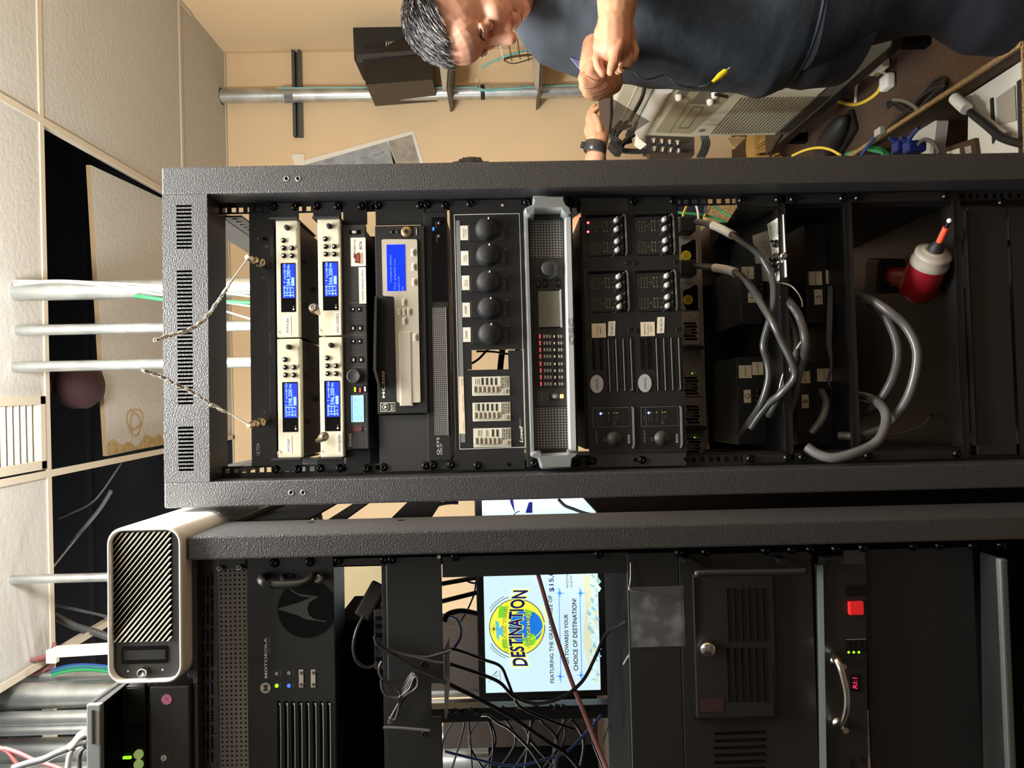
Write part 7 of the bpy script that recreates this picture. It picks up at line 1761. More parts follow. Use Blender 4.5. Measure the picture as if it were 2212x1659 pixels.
t2 = gbox('white_case', 'crumpled white foam sheet beside the blue connector in the box', 'packing', [(1932, 308), (2020, 258), (2024, 262), (2016, 332), (1925, 332)], 0.27, 0.03, 'paper')
t2 = gbox('dark_carton', 'dark brown small carton with a white printed label in the box', 'carton', [(2030, 330), (2033, 322), (2105, 298), (2110, 334)], 0.31, 0.1, 'wood_dark'); gpoly([(2043, 331), (2046, 328), (2072, 320), (2073, 333)], 0.313, 'paper', 'label_sticker', 'white printed label', t2); gpoly([(2083, 318), (2097, 314), (2099, 330), (2086, 332)], 0.313, 'plastic_grey', 'print', None, t2)
solo('hose_sleeve', MB().tube([G(x, y, 0.34) for x, y in ((2083, 232), (2100, 246), (2130, 270), (2165, 298), (2212, 312), (2260, 322))], 0.0085, 'rubber', n=10), 'thick black cable lying over the white casing', 'cable')
t2 = thing('cable_sleeve', 'white wrap sleeve on the end of the thick black cable in the box', 'sleeve', G(2070, 215, 0.33)); part('sleeve', MB().tube([G(2062, 212, 0.35), G(2072, 222, 0.35), G(2088, 236, 0.35)], 0.013, 'white', n=12), t2)
solo('grey_hose', MB().tube([G(x, y, 0.325) for x, y in ((2090, 212), (2096, 230), (2112, 248), (2140, 270), (2175, 294))], 0.010, 'plastic_grey', n=10), 'pale grey hose beside the thick black cable', 'hose')
# blue monitor connectors
for (x, y, dz, lab) in ((1950, 318, 0, 'blue monitor cable connector poking out of the box, nearer the green coil'), (1975, 318, 0.01, 'blue monitor cable connector poking out of the box, nearer the white sheet')):
    t2 = thing('video_connector', lab, 'connector', G(x, y, 0.3)); c = G(x, y, 0.33 + dz)
    part('hood', MB().box(c, (0.028, 0.035, 0.045), 'plastic_blue', 0.005), t2); part('boot', MB().lathe(c + V((0.015, 0.0, 0.018)), (0.5, 0, 0.8), [(0, 0.008), (0.02, 0.005)], 'plastic_blue', 12), t2)
solo('video_cable', MB().tube([G(x, y, 0.36) for x, y in ((1962, 306), (1972, 290), (1985, 276))], 0.005, 'cable_blue', n=8), 'blue cable rising from the blue connectors', 'cable')
solo('video_cable', MB().tube([G(x, y, 0.35) for x, y in ((1984, 312), (1995, 302), (2010, 305), (2024, 318), (2030, 332))], 0.005, 'cable_grey', n=8), 'dark cable arching right of the blue connectors', 'cable')
for k in range(5):
    solo('green_coil', MB().tube([G(x, y, 0.33 + 0.003 * k) for x, y in ((1828 + k * 3, 334), (1850 + k * 3, 326 - k), (1880 + k * 2, 318 + k * 2), (1905, 322 + k * 2), (1920 - k * 3, 336))], 0.0045, 'cable_green', n=8), 'green cable turn of the coil at the rack foot', 'cable', 'green coil turns')
solo('patch_lead', MB().tube([G(x, y, 0.36) for x, y in ((1860, 336), (1875, 315), (1892, 295))], 0.0045, 'cable_blue', n=8), 'light blue patch lead over the green coil', 'cable')
t2 = thing('patch_plug', 'clear plug end of the blue patch lead', 'plug', G(1900, 286, 0.34)); part('body', MB().box(G(1900, 285, 0.36), (0.02, 0.035, 0.014), 'silver_light', 0.002), t2)
solo('patch_lead', MB().tube([G(x, y, 0.3) for x, y in ((1712, 336), (1740, 324), (1770, 319), (1795, 324), (1815, 335))], 0.0045, 'cable_yellow', n=8), 'yellow patch lead arching in front of the shoe', 'cable')
# ---- things on the far wall behind the person
Yq = WB - 0.3
t = thing('wall_cabinet', 'black wall mounted equipment cabinet behind the hair of the person', 'cabinet', K(900, 60, Yq))
part('upper_case', MB().ppoly([(757, -90), (765, 128), (783, 134), (905, 124), (905, -90)], Yq, WB - 0.01, 'black'), t)
part('lower_case', MB().ppoly([(783, 128), (790, 183), (934, 172), (930, 60), (905, 60)], Yq - 0.03, WB - 0.01, 'gloss_black'), t)
b = MB()
for k in range(17): p = K(806 + k * 5.2, 153 - k * 0.5, Yq - 0.034); b.box(p, (0.02, 0.006, 0.006), 'dark_metal')
part('spring_vent', b, t)
part('ledge', MB().ppoly([(768, 118), (905, 108), (905, 116), (770, 128)], Yq - 0.04, Yq, 'panel_grey'), t)
b = MB()
for k in range(14): b.box(K(786 + k * 5.4, 98 - k * 0.2, Yq - 0.004), (0.03, 0.006, 0.007), 'steel' if k > 8 else 'dark_metal')
part('spring_vent', b, t)
for k, (x, y0, y1, lab) in enumerate(((960, 130, 193, 'grey shelf bracket arm beside the forehead of the person'), (1160, 100, 188, 'grey shelf bracket arm below the chin of the person'))):
    t = thing('shelf_bracket', lab, 'bracket', K(x, y0, WB - 0.4))
    a = K(x - 6 + 12 * k * 0, y0 - 60, WB - 0.38); c = K(x + 2, y1, WB - 0.38); 
    b = MB().prism([(p.x, p.z) for p in (K(x - 12, y0 - 60, WB - .38), K(x - 12, y0, WB - .38), K(x - 4, y1, WB - .38), K(x + 4, y1, WB - .38), K(x + 8, y0, WB - .38), K(x + 8, y0 - 60, WB - .38))], WB - 0.38, WB - 0.35, 'plastic_grey'); part('arm', b, t)
    b = MB().prism([(p.x, p.z) for p in (K(x + 8, y0 - 60, WB - .36), K(x + 4, y1, WB - .36), K(x + 11, y1 - 4, WB - .36), K(x + 17, y0 - 60, WB - .36))], WB - 0.36, WB - 0.01, 'galvanised_dark'); part('web', b, t)
t = thing('wire_basket', 'thin wire basket hanging below the face of the person', 'basket', K(1120, 130, WB - 0.4))
for k in range(4):
    part('wire', MB().tube([K(x, y, WB - 0.4) for x, y in ((1078 + k * 20, 85), (1083 + k * 19, 110), (1088 + k * 18, 128 + k % 2 * 4))], 0.003, 'wood_dark' if k else 'label', n=6), t)
part('rim', MB().tube([K(x, y, WB - 0.4) for x, y in ((1088, 128), (1110, 122), (1150, 118))], 0.006, 'wood_dark', n=6).tube([K(x, y, WB - 0.4) for x, y in ((1088, 130), (1105, 137), (1125, 134), (1150, 126))], 0.003, 'wood_dark', n=6), t)
solo('thin_cable', MB().tube([K(x, y, WB - 0.3) for x, y in ((1186, 118), (1196, 135), (1201, 152), (1198, 170), (1190, 182))], 0.004, 'cable_grey', n=6), 'thin cable bowed beside the lower shelf bracket', 'cable')
t = thing('wall_hook', 'round black hook end under the blue cloth edge', 'hook', K(1232, 140, WB - 0.3)); part('cap', MB().ball(K(1233, 138, WB - 0.3), (0.04, 0.04, 0.025), 'black', 12), t)
# ================================================================ PEOPLE
frame(); cv()
mat('skin', (214, 160, 126), 0.5, sub=0.12, bump=(180, 0.25, 0.001), var=(22, (196, 132, 104), 0.45, 0.7))
mat('skin_face', (222, 170, 144), 0.5, sub=0.12, bump=(140, 0.3, 0.001), var=(9, (212, 152, 126), 0.4, 0.7))
mat('crease', (158, 98, 74), 0.6)
mat('lash', (92, 58, 46), 0.6); mat('hair_dark', (30, 28, 31), 0.45); mat('hair_grey', (132, 128, 124), 0.4)
mat('shirt', (60, 69, 79), 0.75, bump=(30, 0.5, 0.006), var=(9, (46, 53, 61), 0.4, 0.65))
mat('jeans', (26, 30, 40), 0.85, bump=(60, 0.4, 0.003))
mat('shoe_black', (26, 27, 27), 0.6)
mat('shirt_black', (22, 22, 24), 0.8)
def chain(b, pts, rs, m='skin', n=14):
    pts = [V(p) for p in pts]
    for i in range(len(pts) - 1):
        b.cyl(pts[i], pts[i + 1], rs[i], m, n, r2=rs[i + 1])
    for p, r in zip(pts, rs): b.ball(p, r, m, n)
def fuse(name, b, parent, voxel, smooth=4, m=None, label=None, split=None):
    """one continuous surface out of overlapping volumes"""
    o = bpy.data.objects.new('tmp', mesh_of(b, 'tmp', ORG[parent])); COL.objects.link(o)
    r = o.modifiers.new('r', 'REMESH'); r.mode = 'VOXEL'; r.voxel_size = voxel
    s = o.modifiers.new('s', 'SMOOTH'); s.iterations = smooth; s.factor = 0.5
    me = bpy.data.meshes.new_from_object(o.evaluated_get(bpy.context.evaluated_depsgraph_get()))
    bpy.data.objects.remove(o)
    me.materials.clear()
    for q in (m or ['skin']): me.materials.append(MATS[q])
    me.polygons.foreach_set('use_smooth', [True] * len(me.polygons))
    if split:
        me.polygons.foreach_set('material_index', [split(V(p.center) + ORG[parent]) for p in me.polygons])
    me.name = name; o = bpy.data.objects.new(name, me); COL.objects.link(o); o.parent = parent; ORG[o] = ORG[parent]
    if label: o['label'] = label
    return o
def loft(b, rings, m, n=28, cap=(True, True), wob=0.0, seed=0):
    """rings: (x, y, z, rx, ry)"""
    out = []
    for i in range(len(rings) - 1):
        for j in range(5):
            f = j / 5; out.append([a + (c - a) * (f * f * (3 - 2 * f) * 0.4 + f * 0.6) for a, c in zip(rings[i], rings[i + 1])])
    out.append(list(rings[-1])); vs = []
    for k, (x, y, z, rx, ry) in enumerate(out):
        for i in range(n):
            a = 2 * math.pi * i / n
            w = 1 + wob * (math.sin(a * 3 + z * 31 + seed) * 0.5 + math.sin(a * 5 - z * 47 + seed) * 0.35 + math.sin(z * 80 + a * 2) * 0.3)
            vs.append((x + rx * w * math.cos(a), y + ry * w * math.sin(a), z))
    fs = [(k * n + i, k * n + (i + 1) % n, (k + 1) * n + (i + 1) % n, (k + 1) * n + i) for k in range(len(out) - 1) for i in range(n)]
    b.add(vs, fs, m, True)
    L = (len(out) - 1) * n
    if cap[0]: b.add(vs[:n], [tuple(range(n - 1, -1, -1))], m)
    if cap[1]: b.add(vs[L:], [tuple(range(n))], m)
    return b
# ---------------------------------------------------------------- first person
YT = 1.62                                   # torso depth
Yh = 1.50                                   # head depth
HS = 0.87
f = V((-0.76, -0.17, -0.60)).normalized()   # where the face points
u = (V((0, 0, 1)) - f * f.z).normalized(); u = (u + V((-0.05, 0, 0))).normalized(); u = (u - f * u.dot(f)).normalized()
s = u.cross(f).normalized()                 # the side of the head turned to the phone is -s or +s
if s.y > 0: s = -s
nose = K(1101, 86, Yh - 0.03)
HC = nose - f * 0.118 * HS + u * 0.030 * HS
def hp(a, c, d): return HC + (f * a + s * c + u * d) * HS
HR = Mx(((f.x, s.x, u.x), (f.y, s.y, u.y), (f.z, s.z, u.z))) * HS
p1 = thing('person', 'person with short greying hair and dark tee shirt, head bent over their hands', 'person', (0.80, YT, 0))
b = MB()
b.ball(hp(-0.012, 0, 0.035), (0.098, 0.077, 0.092), 'skin', 24, rot=HR)       # cranium
b.ball(hp(0.052, 0, 0.050), (0.050, 0.062, 0.052), 'skin', 20, rot=HR)       # forehead
b.ball(hp(0.040, 0, -0.035), (0.056, 0.058, 0.060), 'skin', 20, rot=HR)      # mid face
b.ball(hp(0.045, 0, -0.085), (0.044, 0.046, 0.034), 'skin', 18, rot=HR)      # jaw
b.ball(hp(0.072, 0, -0.104), (0.020, 0.022, 0.016), 'skin', 14, rot=HR)      # chin
for q in (-1, 1):
    b.ball(hp(0.080, q * 0.026, 0.018), (0.016, 0.028, 0.010), 'skin', 14, rot=HR)   # brow
    b.ball(hp(0.066, q * 0.038, -0.028), (0.026, 0.024, 0.022), 'skin', 14, rot=HR)  # cheek
    b.ball(hp(0.078, q * 0.032, -0.002), (0.014, 0.016, 0.012), 'skin', 14, rot=HR)  # eyelid
    b.ball(hp(-0.010, q * 0.076, -0.008), (0.016, 0.009, 0.030), 'skin', 14, rot=HR) # ear
    b.ball(hp(0.098, q * 0.011, -0.042), (0.011, 0.010, 0.009), 'skin', 12, rot=HR)  # nostril wing
chain(b, [hp(0.090, 0, 0.008), hp(0.103, 0, -0.014), hp(0.116, 0, -0.034)], [0.0095, 0.0105, 0.013])
b.ball(hp(0.088, 0, -0.066), (0.014, 0.026, 0.008), 'skin', 14, rot=HR).ball(hp(0.086, 0, -0.078), (0.013, 0.022, 0.008), 'skin', 14, rot=HR)
nb = V((0.84, 1.62, 1.30))
chain(b, [hp(-0.03, 0, -0.05), nb], [0.058, 0.066])
# trunk under the shirt
for (x, y, z, r) in ((0.86, 1.62, 1.20, (0.15, 0.19, 0.11)), (0.80, 1.62, 1.05, (0.14, 0.17, 0.16)), (0.78, 1.62, 0.88, (0.14, 0.17, 0.16)), (0.80, 1.63, 0.75, (0.14, 0.17, 0.13))): b.ball((x, y, z), r, 'skin', 18)
chain(b, [(0.84, 1.70, 0.72), (0.88, 1.74, 0.42), (0.90, 1.74, 0.08)], [0.075, 0.055, 0.042])
chain(b, [(0.83, 1.55, 0.72), (0.84, 1.54, 0.42), (0.86, 1.54, 0.08)], [0.070, 0.05, 0.04])
# near arm: shoulder, elbow (out of view), wrist, hand
Yn = 1.40
kk = sc(Yn)
wr = K(1330, 52, Yn); el = K(1352, -175, 1.44); sh = V((0.90, 1.46, 1.22))
chain(b, [sh, el, K(1336, -40, 1.41), wr], [0.052, 0.045, 0.043, 0.032])
C2 = lambda x, y, Y: K(1220 + x / 5.53, y / 5.53, Y)
b.ball(C2(600, 420, Yn), (0.036, 0.026, 0.040), 'skin', 16); b.ball(C2(590, 560, Yn), (0.032, 0.024, 0.040), 'skin', 16)
chain(b, [C2(600, 300, Yn), C2(600, 560, Yn)], [0.034, 0.034])
ft = [([(660, 520), (600, 680), (572, 780), (548, 862)], [0.0125, 0.0105, 0.0098, 0.0078], -0.022),   # thumb
      ([(430, 560), (385, 690), (405, 800), (455, 880)], [0.0115, 0.0098, 0.009, 0.0075], 0.0),       # index
      ([(520, 600), (545, 730), (610, 790), (640, 850)], [0.0115, 0.0095, 0.0088, 0.0075], 0.022),     # middle
      ([(700, 580), (770, 680), (740, 780), (670, 830)], [0.011, 0.0098, 0.0085, 0.0072], -0.004),     # ring
      ([(790, 500), (838, 610), (820, 700), (745, 780)], [0.0105, 0.009, 0.0082, 0.007], -0.002)]      # little
for pts, rs, dy in ft: chain(b, [C2(x, y, Yn + dy) for x, y in pts], rs)
# far arm and hand
Yf = 1.50
chain(b, [(0.90, 1.76, 1.22), (0.86, 1.72, 1.02), C2(430, 500, Yf + 0.05), C2(350, 780, Yf + 0.01)], [0.052, 0.045, 0.036, 0.030])
b.ball(C2(330, 920, Yf), (0.030, 0.026, 0.027), 'skin', 16).ball(C2(470, 980, Yf + 0.012), (0.034, 0.024, 0.030), 'skin', 16).ball(C2(580, 960, Yf + 0.02), (0.028, 0.022, 0.020), 'skin', 14)
for pts, rs, dy in (([(330, 800), (300, 900), (370, 940), (455, 915)], [0.0125, 0.012, 0.0105, 0.0082], -0.024),
                    ([(225, 930), (240, 1010), (340, 1010), (450, 945)], [0.012, 0.011, 0.0098, 0.008], -0.020),
                    ([(235, 1030), (270, 1080), (370, 1060), (490, 985)], [0.0115, 0.0105, 0.0095, 0.0078], -0.016),
                    ([(275, 1110), (320, 1130), (420, 1100), (530, 1020)], [0.011, 0.010, 0.009, 0.0075], -0.012),
                    ([(330, 1150), (390, 1155), (480, 1120), (570, 1050)], [0.0098, 0.009, 0.0082, 0.007], -0.006)):
    chain(b, [C2(x, y, Yf + dy) for x, y in pts], rs)
def sk(c):
    return 1 if (c - HC).length < 0.16 and c.z > HC.z - 0.15 else 0
body = fuse('body', b, p1, 0.0027, 4, ['skin', 'skin_face'], None, sk)
# closed eye, brow and forehead creases
def surf(a, c, d, off=0.0012):
    """point on the head surface seen from outside along the face direction"""
    return hp(a, c, d)
from mathutils.bvhtree import BVHTree
_bv = BVHTree.FromPolygons([v.co + ORG[p1] for v in body.data.vertices], [tuple(p.vertices) for p in body.data.polygons])
def on_skin(p, off=0.0006):
    d = (p - HC).normalized(); h = _bv.ray_cast(HC + d * 0.2, -d)
    return (h[0] + h[1] * off) if h[0] else p
def on_px(x, y, off=0.0006):
    d = ray(x, y).normalized(); h = _bv.ray_cast(CAM + d * 0.3, d)
    return (h[0] + h[1] * off) if h[0] else None
def crease(pts, r, m, name, lab=None):
    q = [on_px(x, y) for x, y in pts]; q = [p for p in q if p]
    if len(q) > 1: part(name, MB().tube(q, r, m, n=5, sub=4, rr=lambda t: r * (0.25 + 0.75 * math.sin(math.pi * min(max(t, 0.02), 0.98)))), p1, lab)
for q in (-1, 1):
    part('eyelid_line', MB().tube([on_skin(hp(0.08, q * w, d)) for w, d in ((0.016, -0.004), (0.026, -0.010), (0.038, -0.009), (0.047, -0.003))], 0.0008, 'lash', n=6), p1, 'lowered dark eyelashes')
    part('eyebrow', MB().tube([on_skin(hp(0.08, q * w, d), 0.0002) for w, d in ((0.014, 0.018), (0.028, 0.026), (0.044, 0.022), (0.052, 0.014))], 0.002, 'hair_dark', n=6, rr=lambda t: 0.002 * (1 - 0.7 * t)), p1)
part('mouth_line', MB().tube([on_skin(hp(0.08, w, -0.072 - abs(w) * 0.1)) for w in (-0.024, -0.012, 0, 0.012, 0.024)], 0.0012, 'crease', n=5), p1)
for pts in ([(1025, 10), (1024, 50), (1020, 90)], [(1008, 5), (1006, 45), (1000, 80)], [(990, 50), (1008, 66), (1022, 74)], [(1040, 40), (1043, 70), (1042, 96)], [(1112, 5), (1102, 30), (1085, 52)], [(1122, 10), (1116, 40), (1118, 62)], [(1056, 60), (1062, 78), (1060, 92)]):
    crease(pts, 0.0006, 'crease', 'skin_crease')
for pts in ([(240, 1060), (330, 1050), (410, 1010), (480, 945)], [(300, 1130), (400, 1095), (490, 1050), (545, 985)], [(250, 900), (300, 930), (360, 960), (430, 955)], [(508, 690), (500, 780), (500, 860)], [(395, 700), (410, 770), (440, 830)], [(640, 600), (625, 680), (610, 760)], [(735, 590), (748, 640), (740, 700)], [(800, 560), (815, 620), (812, 680)]):
    crease([(1220 + x / 5.53, y / 5.53) for x, y in pts], 0.0009, 'crease', 'finger_crease')
# hair: cap grown from the skull, then combed locks
hb = MB()
def hair_in(d):
    """is this direction (f, s, u) of the skull covered with hair?"""
    a, c, e = d
    return e > 0.30 + 0.62 * max(0, a) - (0.25 if a < -0.1 else 0) - 0.7 * max(0, -a - 0.2) and not (a > 0.72)
n = 36; hv = []
for j in range(n + 1):
    t_ = math.pi * j / n
    for i in range(2 * n):
        q = math.pi * i / n; hv.append(V((math.sin(t_) * math.cos(q), math.sin(t_) * math.sin(q), math.cos(t_))))
RC = V((-0.006, 0, 0.038))
def hpt(d, k=1.0): return hp(RC.x + d.x * 0.108 * k, d.y * 0.084 * k, RC.z + d.z * 0.104 * k)
fs = []
for j in range(n):
    for i in range(2 * n):
        idx = (j * 2 * n + i, (j + 1) * 2 * n + i, (j + 1) * 2 * n + (i + 1) % (2 * n), j * 2 * n + (i + 1) % (2 * n))
        if all(hair_in(hv[k]) for k in idx): fs.append(idx)
hb.add([hpt(d, 0.985) for d in hv], fs, 'hair_dark', True)
random.seed(12)
cnt = 0
while cnt < 2600:
    d = V((random.uniform(-1, 1), random.uniform(-1, 1), random.uniform(-0.4, 1)))
    if d.length < 0.2: continue
    d.normalize()
    if not hair_in(d): continue
    cnt += 1
    base = hpt(d, 0.97); nr = (base - hp(RC.x, 0, RC.z)).normalized()
    comb = (f * 0.9 + u * 0.12 + s * random.uniform(-0.22, 0.22)); comb = (comb - nr * comb.dot(nr)).normalized()
    L = random.uniform(0.016, 0.026)
    lift = 0.16 + (0.10 if d.x > 0.45 else 0.0)
    m_ = 'hair_grey' if random.random() < 0.16 + (0.15 if abs(d.y) > 0.6 else 0) else 'hair_dark'
    hb.tube([base, base + comb * L * 0.5 + nr * L * lift, base + comb * L + nr * L * (lift * 1.2)], 0.0009, m_, n=3, sub=2, rr=lambda t: 0.0012 * (1 - 0.75 * t))
part('hair', hb, p1, 'short combed dark hair streaked with grey')
# shirt: trunk with hem, collar and the near sleeve
zpx = lambda x: K(x, 120, YT).z
def xl(x, y): return K(x, y, YT).x
b = MB()
rings = []
for (px, py, rr_, cy) in ((1712, 176, 0.165, 0.0), (1690, 186, 0.170, 0), (1655, 196, 0.175, 0), (1600, 188, 0.175, 0), (1500, 180, 0.170, 0), (1400, 172, 0.165, 0), (1330, 166, 0.16, 0), (1270, 150, 0.155, 0), (1215, 132, 0.145, 0.01), (1170, 112, 0.125, 0.02), (1135, 78, 0.095, 0.03), (1118, 40, 0.070, 0.03)):
    x0 = xl(px, py); rings.append((x0 + rr_, YT + cy, zpx(px), rr_, 0.19 if px > 1200 else 0.15 if px > 1150 else 0.10))
loft(b, rings, 'shirt', 40, wob=0.022, cap=(False, False))
loft(b, [(r[0], r[1], r[2], r[3] - 0.004, r[4] - 0.004) for r in rings[:3]][::-1], 'shirt', 40, wob=0.022, cap=(False, False))
part('tee_shirt', b, p1, 'dark blue grey tee shirt')
b = MB()
r0 = rings[0]; n = 40
b.tube([(r0[0] + r0[3] * 1.0 * math.cos(a) * 1.0, r0[1] + r0[4] * math.sin(a), r0[2] + 0.004) for a in [2 * math.pi * i / 40 for i in range(41)]], 0.004, 'shirt', n=6, sub=1)
part('hem', b, p1)
b = MB().tube([V((0.86, 1.50, 1.25)), V((0.90, 1.45, 1.18)), el + V((0.02, 0, 0.03))], 0.075, 'shirt', n=20, rr=lambda t: 0.085 - 0.012 * t)
b.tube([V((0.86, 1.73, 1.25)), V((0.90, 1.76, 1.18)), V((0.88, 1.74, 1.06))], 0.075, 'shirt', n=20, rr=lambda t: 0.085 - 0.012 * t)
part('sleeve', b, p1)
for pts in ([(1470, 60), (1500, 34), (1530, 5)], [(1530, 110), (1560, 70), (1585, 30)], [(1650, 180), (1680, 150), (1712, 105), (1745, 50), (1768, 8)], [(1440, 130), (1470, 120), (1510, 132)]):
    pass
b = MB()
loft(b, [(0.79, 1.62, 0.80, 0.145, 0.165), (0.79, 1.62, 0.72, 0.165, 0.18), (0.80, 1.62, 0.64, 0.165, 0.18)], 'jeans', 36, wob=0.012, cap=(True, True))
xj = lambda px, py: K(px, py, 1.55).x
leg = []
for (px, py, rr_) in ((1740, 150, 0.12), (1850, 112, 0.115), (1950, 76, 0.11), (2030, 70, 0.10), (2100, 112, 0.105), (2180, 118, 0.10), (2300, 50, 0.09), (2480, 10, 0.08), (2560, 0, 0.08)):
    leg.append((xj(px, py) + rr_, 1.54, max(0.09, K(px, 100, 1.55).z), rr_, 0.10))
loft(b, leg[::-1], 'jeans', 30, wob=0.03, cap=(True, True))
loft(b, [(0.90, 1.74, 0.09, 0.075, 0.08), (0.88, 1.74, 0.42, 0.09, 0.095), (0.84, 1.72, 0.72, 0.12, 0.12)], 'jeans', 30, wob=0.02)
part('jeans', b, p1, 'dark jeans')
for (x, y) in ((leg[-1][0], 1.52), (0.90, 1.74)):
    part('shoe', MB().ball((x - 0.06, y, 0.045), (0.14, 0.05, 0.045), 'shoe_black', 16).box((x - 0.06, y, 0.012), (0.27, 0.09, 0.022), 'rubber', 0.008), p1)
solo('lanyard', MB().prism([(q.x, q.z) for q in (K(1232, 130, 1.6), K(1252, 138, 1.6), K(1262, 150, 1.6), K(1258, 158, 1.6))], 1.60, 1.604, 'lavender') if False else MB().prism([(q.x, q.z) for q in (K(1232, 126, 1.6), K(1256, 134, 1.6), K(1268, 150, 1.6), K(1258, 158, 1.6))], 1.596, 1.60, mat('lavender', (150, 150, 205), 0.7).name), 'edge of lavender cloth peeking out above the hands', 'cloth')
# cable held in the hands, with the yellow plug
t = thing('video_lead', 'thin black lead with a yellow plug dangling from the hands across the shirt', 'cable', K(1560, 165, 1.38))
P_ = [C2(690, 810, 1.38), C2(760, 822, 1.38), C2(830, 860, 1.38), C2(900, 925, 1.38), C2(970, 945, 1.38), C2(1060, 930, 1.38), C2(1170, 895, 1.38), C2(1250, 925, 1.38), C2(1330, 1000, 1.38), C2(1440, 1035, 1.38), C2(1580, 1040, 1.38), C2(1700, 1015, 1.37), C2(1765, 980, 1.37)]
part('cord', MB().tube(P_, 0.0019, 'rubber', n=8), t)
a = C2(1765, 980, 1.37); c = C2(1920, 855, 1.37)
part('plug', MB().lathe(a, c - a, [(0, 0.0028), ((c - a).length * 0.3, 0.0045), ((c - a).length * 0.55, 0.0062), ((c - a).length, 0.0058)], 'yellow', 14), t, 'yellow plug')
part('pin', MB().cyl(c, c + (c - a).normalized() * 0.010, 0.0022, 'chrome', 10), t)
# smoked plate held between the two people
mat('smoked', (58, 46, 42), 0.5, spec=0.1, bump=(30, 0.1, 0.002))
mat('smoked_clear', (60, 54, 48), 0.2, alpha=0.55)
t = thing('tablet', 'dark glossy thin plate held flat between the pinching hand and the hand with the watch', 'tablet', K(1316, 250, 1.9))
q = [K(1318, 196, 1.62), K(1292, 210, 2.2), K(1296, 262, 2.3), K(1314, 289, 1.95), K(1319, 250, 1.7)]
n_ = V((0, 0, 0.006))
part('plate', MB().add(q + [p - n_ for p in q], [(4, 3, 2, 1, 0), (5, 6, 7, 8, 9)] + [(i, (i + 1) % 5, (i + 1) % 5 + 5, i + 5) for i in range(5)], 'smoked'), t)
part('edge', MB().tube([K(1319, 196, 1.61), K(1319, 250, 1.69), K(1314, 290, 1.94)], 0.0014, 'ink', n=6, sub=1), t)
b = MB(); q = [K(1322, 212, 1.85), K(1404, 262, 1.95), K(1372, 283, 2.1), K(1320, 280, 2.0)]
b.add(q + [p + V((0, 0.002, 0)) for p in q], [(0, 1, 2, 3), (7, 6, 5, 4)], 'smoked_clear'); part('sleeve', b, t, 'translucent smoky sleeve')
# ---------------------------------------------------------------- second person, mostly behind the rack
p2 = thing('person', 'person hidden behind the rack, only a hand with grey watch and a shoe showing', 'person', (0.58, 2.95, 0))
Y2 = 2.62
C3 = lambda x, y, Y: K(1220 + x / 8.508, 150 + y / 8.508, Y)
b = MB()
wr = C3(620, 1400, Y2)
chain(b, [C3(640, 1250, Y2), wr, C3(560, 1650, Y2 + 0.02), C3(800, 2600, 2.78), (0.50, 2.90, 1.22)], [0.032, 0.030, 0.037, 0.045, 0.055], n=16)
b.ball(C3(590, 1130, Y2), (0.040, 0.022, 0.046), 'skin', 16)
chain(b, [C3(560, 1250, Y2), C3(540, 960, Y2)], [0.032, 0.026])
for pts, rs, dy in (([(440, 1050), (425, 900), (470, 770), (540, 670)], [0.0115, 0.010, 0.009, 0.0075], 0.01),
                    ([(500, 1000), (470, 860), (530, 760), (610, 700)], [0.0115, 0.010, 0.009, 0.0075], -0.012),
                    ([(540, 980), (520, 880), (550, 800), (600, 740)], [0.011, 0.0095, 0.0085, 0.007], 0.012),
                    ([(450, 960), (440, 850), (500, 740), (560, 650)], [0.010, 0.009, 0.008, 0.007], 0.03),
                    ([(640, 1120), (620, 1000), (590, 920), (560, 850)], [0.0135, 0.012, 0.0105, 0.0085], -0.022)):
    chain(b, [C3(x, y, Y2 + dy) for x, y in pts], rs)
hy = 2.9; hx, hz = K(1027, 341, hy).x - 0.105, K(1027, 349, hy).z
b.ball((hx, hy, hz), (0.082, 0.098, 0.118), 'skin', 20).ball((hx + 0.02, hy - 0.06, hz - 0.06), (0.05, 0.05, 0.055), 'skin', 16)
b.ball((hx + 0.04, hy - 0.105, hz - 0.02), (0.014, 0.02, 0.018), 'skin', 10)
chain(b, [(hx, hy, hz - 0.06), (0.58, 2.95, 1.28)], [0.055, 0.06])
for z, r in ((1.2, (0.19, 0.13, 0.12)), (1.05, (0.17, 0.12, 0.16)), (0.90, (0.14, 0.10, 0.12))): b.ball((0.56, 2.95, z), r, 'skin', 16)
for q in (-1, 1): chain(b, [(0.56 + q * 0.09, 2.95, 0.85), (0.58 + q * 0.13, 2.96, 0.45), (0.60 + q * 0.2, 2.98, 0.08)], [0.085, 0.058, 0.042])
chain(b, [(0.38, 2.95, 1.22), (0.30, 2.9, 0.98), (0.33, 2.75, 0.85)], [0.05, 0.042, 0.032])
fuse('body', b, p2, 0.0036, 2, ['skin'])
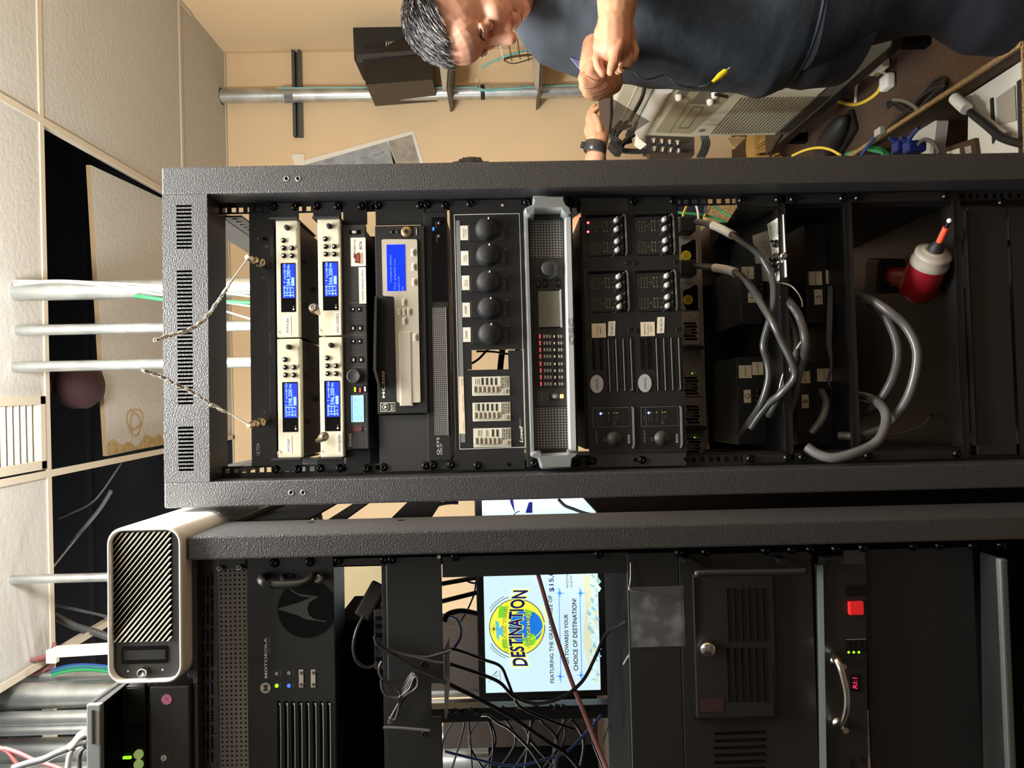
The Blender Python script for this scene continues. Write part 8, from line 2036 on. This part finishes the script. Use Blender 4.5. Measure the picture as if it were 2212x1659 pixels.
t3 = MB().lathe(C3(560, 1440, Y2), (C3(640, 1250, Y2) - C3(560, 1650, Y2)), [(-0.018, 0.036), (-0.016, 0.039), (0.016, 0.039), (0.018, 0.036)], 'hose', 24)
part('watch_band', t3, p2, 'grey watch band')
part('watch_face', MB().box(C3(385, 1400, Y2), (0.018, 0.03, 0.036), 'ink', 0.006, rot=Mx.Rotation(0.2, 3, 'Y')), p2)
hb = MB(); 
for k in range(260):
    d = V((random.uniform(-1, 1), random.uniform(-1, 1), random.uniform(-0.2, 1))).normalized(); p = V((hx, hy, hz + 0.01)) + V((d.x * 0.088, d.y * 0.104, d.z * 0.122))
    hb.ball(p, random.uniform(0.012, 0.02), 'hair_dark', 6)
hb.ball((hx, hy + 0.01, hz + 0.02), (0.088, 0.1, 0.112), 'hair_dark', 18)
part('hair', hb, p2, 'black hair')
part('shirt', loft(MB(), [(0.56, 2.95, 0.84, 0.185, 0.14), (0.56, 2.95, 1.05, 0.185, 0.14), (0.56, 2.95, 1.22, 0.20, 0.14), (0.58, 2.95, 1.30, 0.12, 0.09)], 'shirt_black', 30, wob=0.02), p2)
b = MB()
for q in (-1, 1): loft(b, [(0.60 + q * 0.2, 2.98, 0.08, 0.06, 0.07), (0.58 + q * 0.13, 2.96, 0.45, 0.075, 0.085), (0.56 + q * 0.08, 2.95, 0.88, 0.10, 0.12)], 'jeans', 24, wob=0.02)
loft(b, [(0.56, 2.95, 0.74, 0.17, 0.125), (0.56, 2.95, 0.88, 0.18, 0.13), (0.56, 2.95, 0.93, 0.175, 0.13)], 'jeans', 28)
part('trousers', b, p2)
for c, e in ((G(1775, 340, 0.05), G(1822, 262, 0.05)), (V((0.42, 3.0, 0.05)), V((0.42, 2.72, 0.05)))):
    dd = (e - c); L = dd.length; ang = math.atan2(dd.y, dd.x); R = Mx.Rotation(ang, 3, 'Z'); m = (c + e) / 2
    sb = MB().ball(m + V((0, 0, 0.004)), (L * 0.62, 0.05, 0.045), 'shoe_black', 22, rot=R)
    sb.box(m + V((0, 0, -0.035)), (L * 1.12, 0.10, 0.024), 'rubber', 0.011, rot=R)
    part('shoe', sb, p2, 'black shoe')
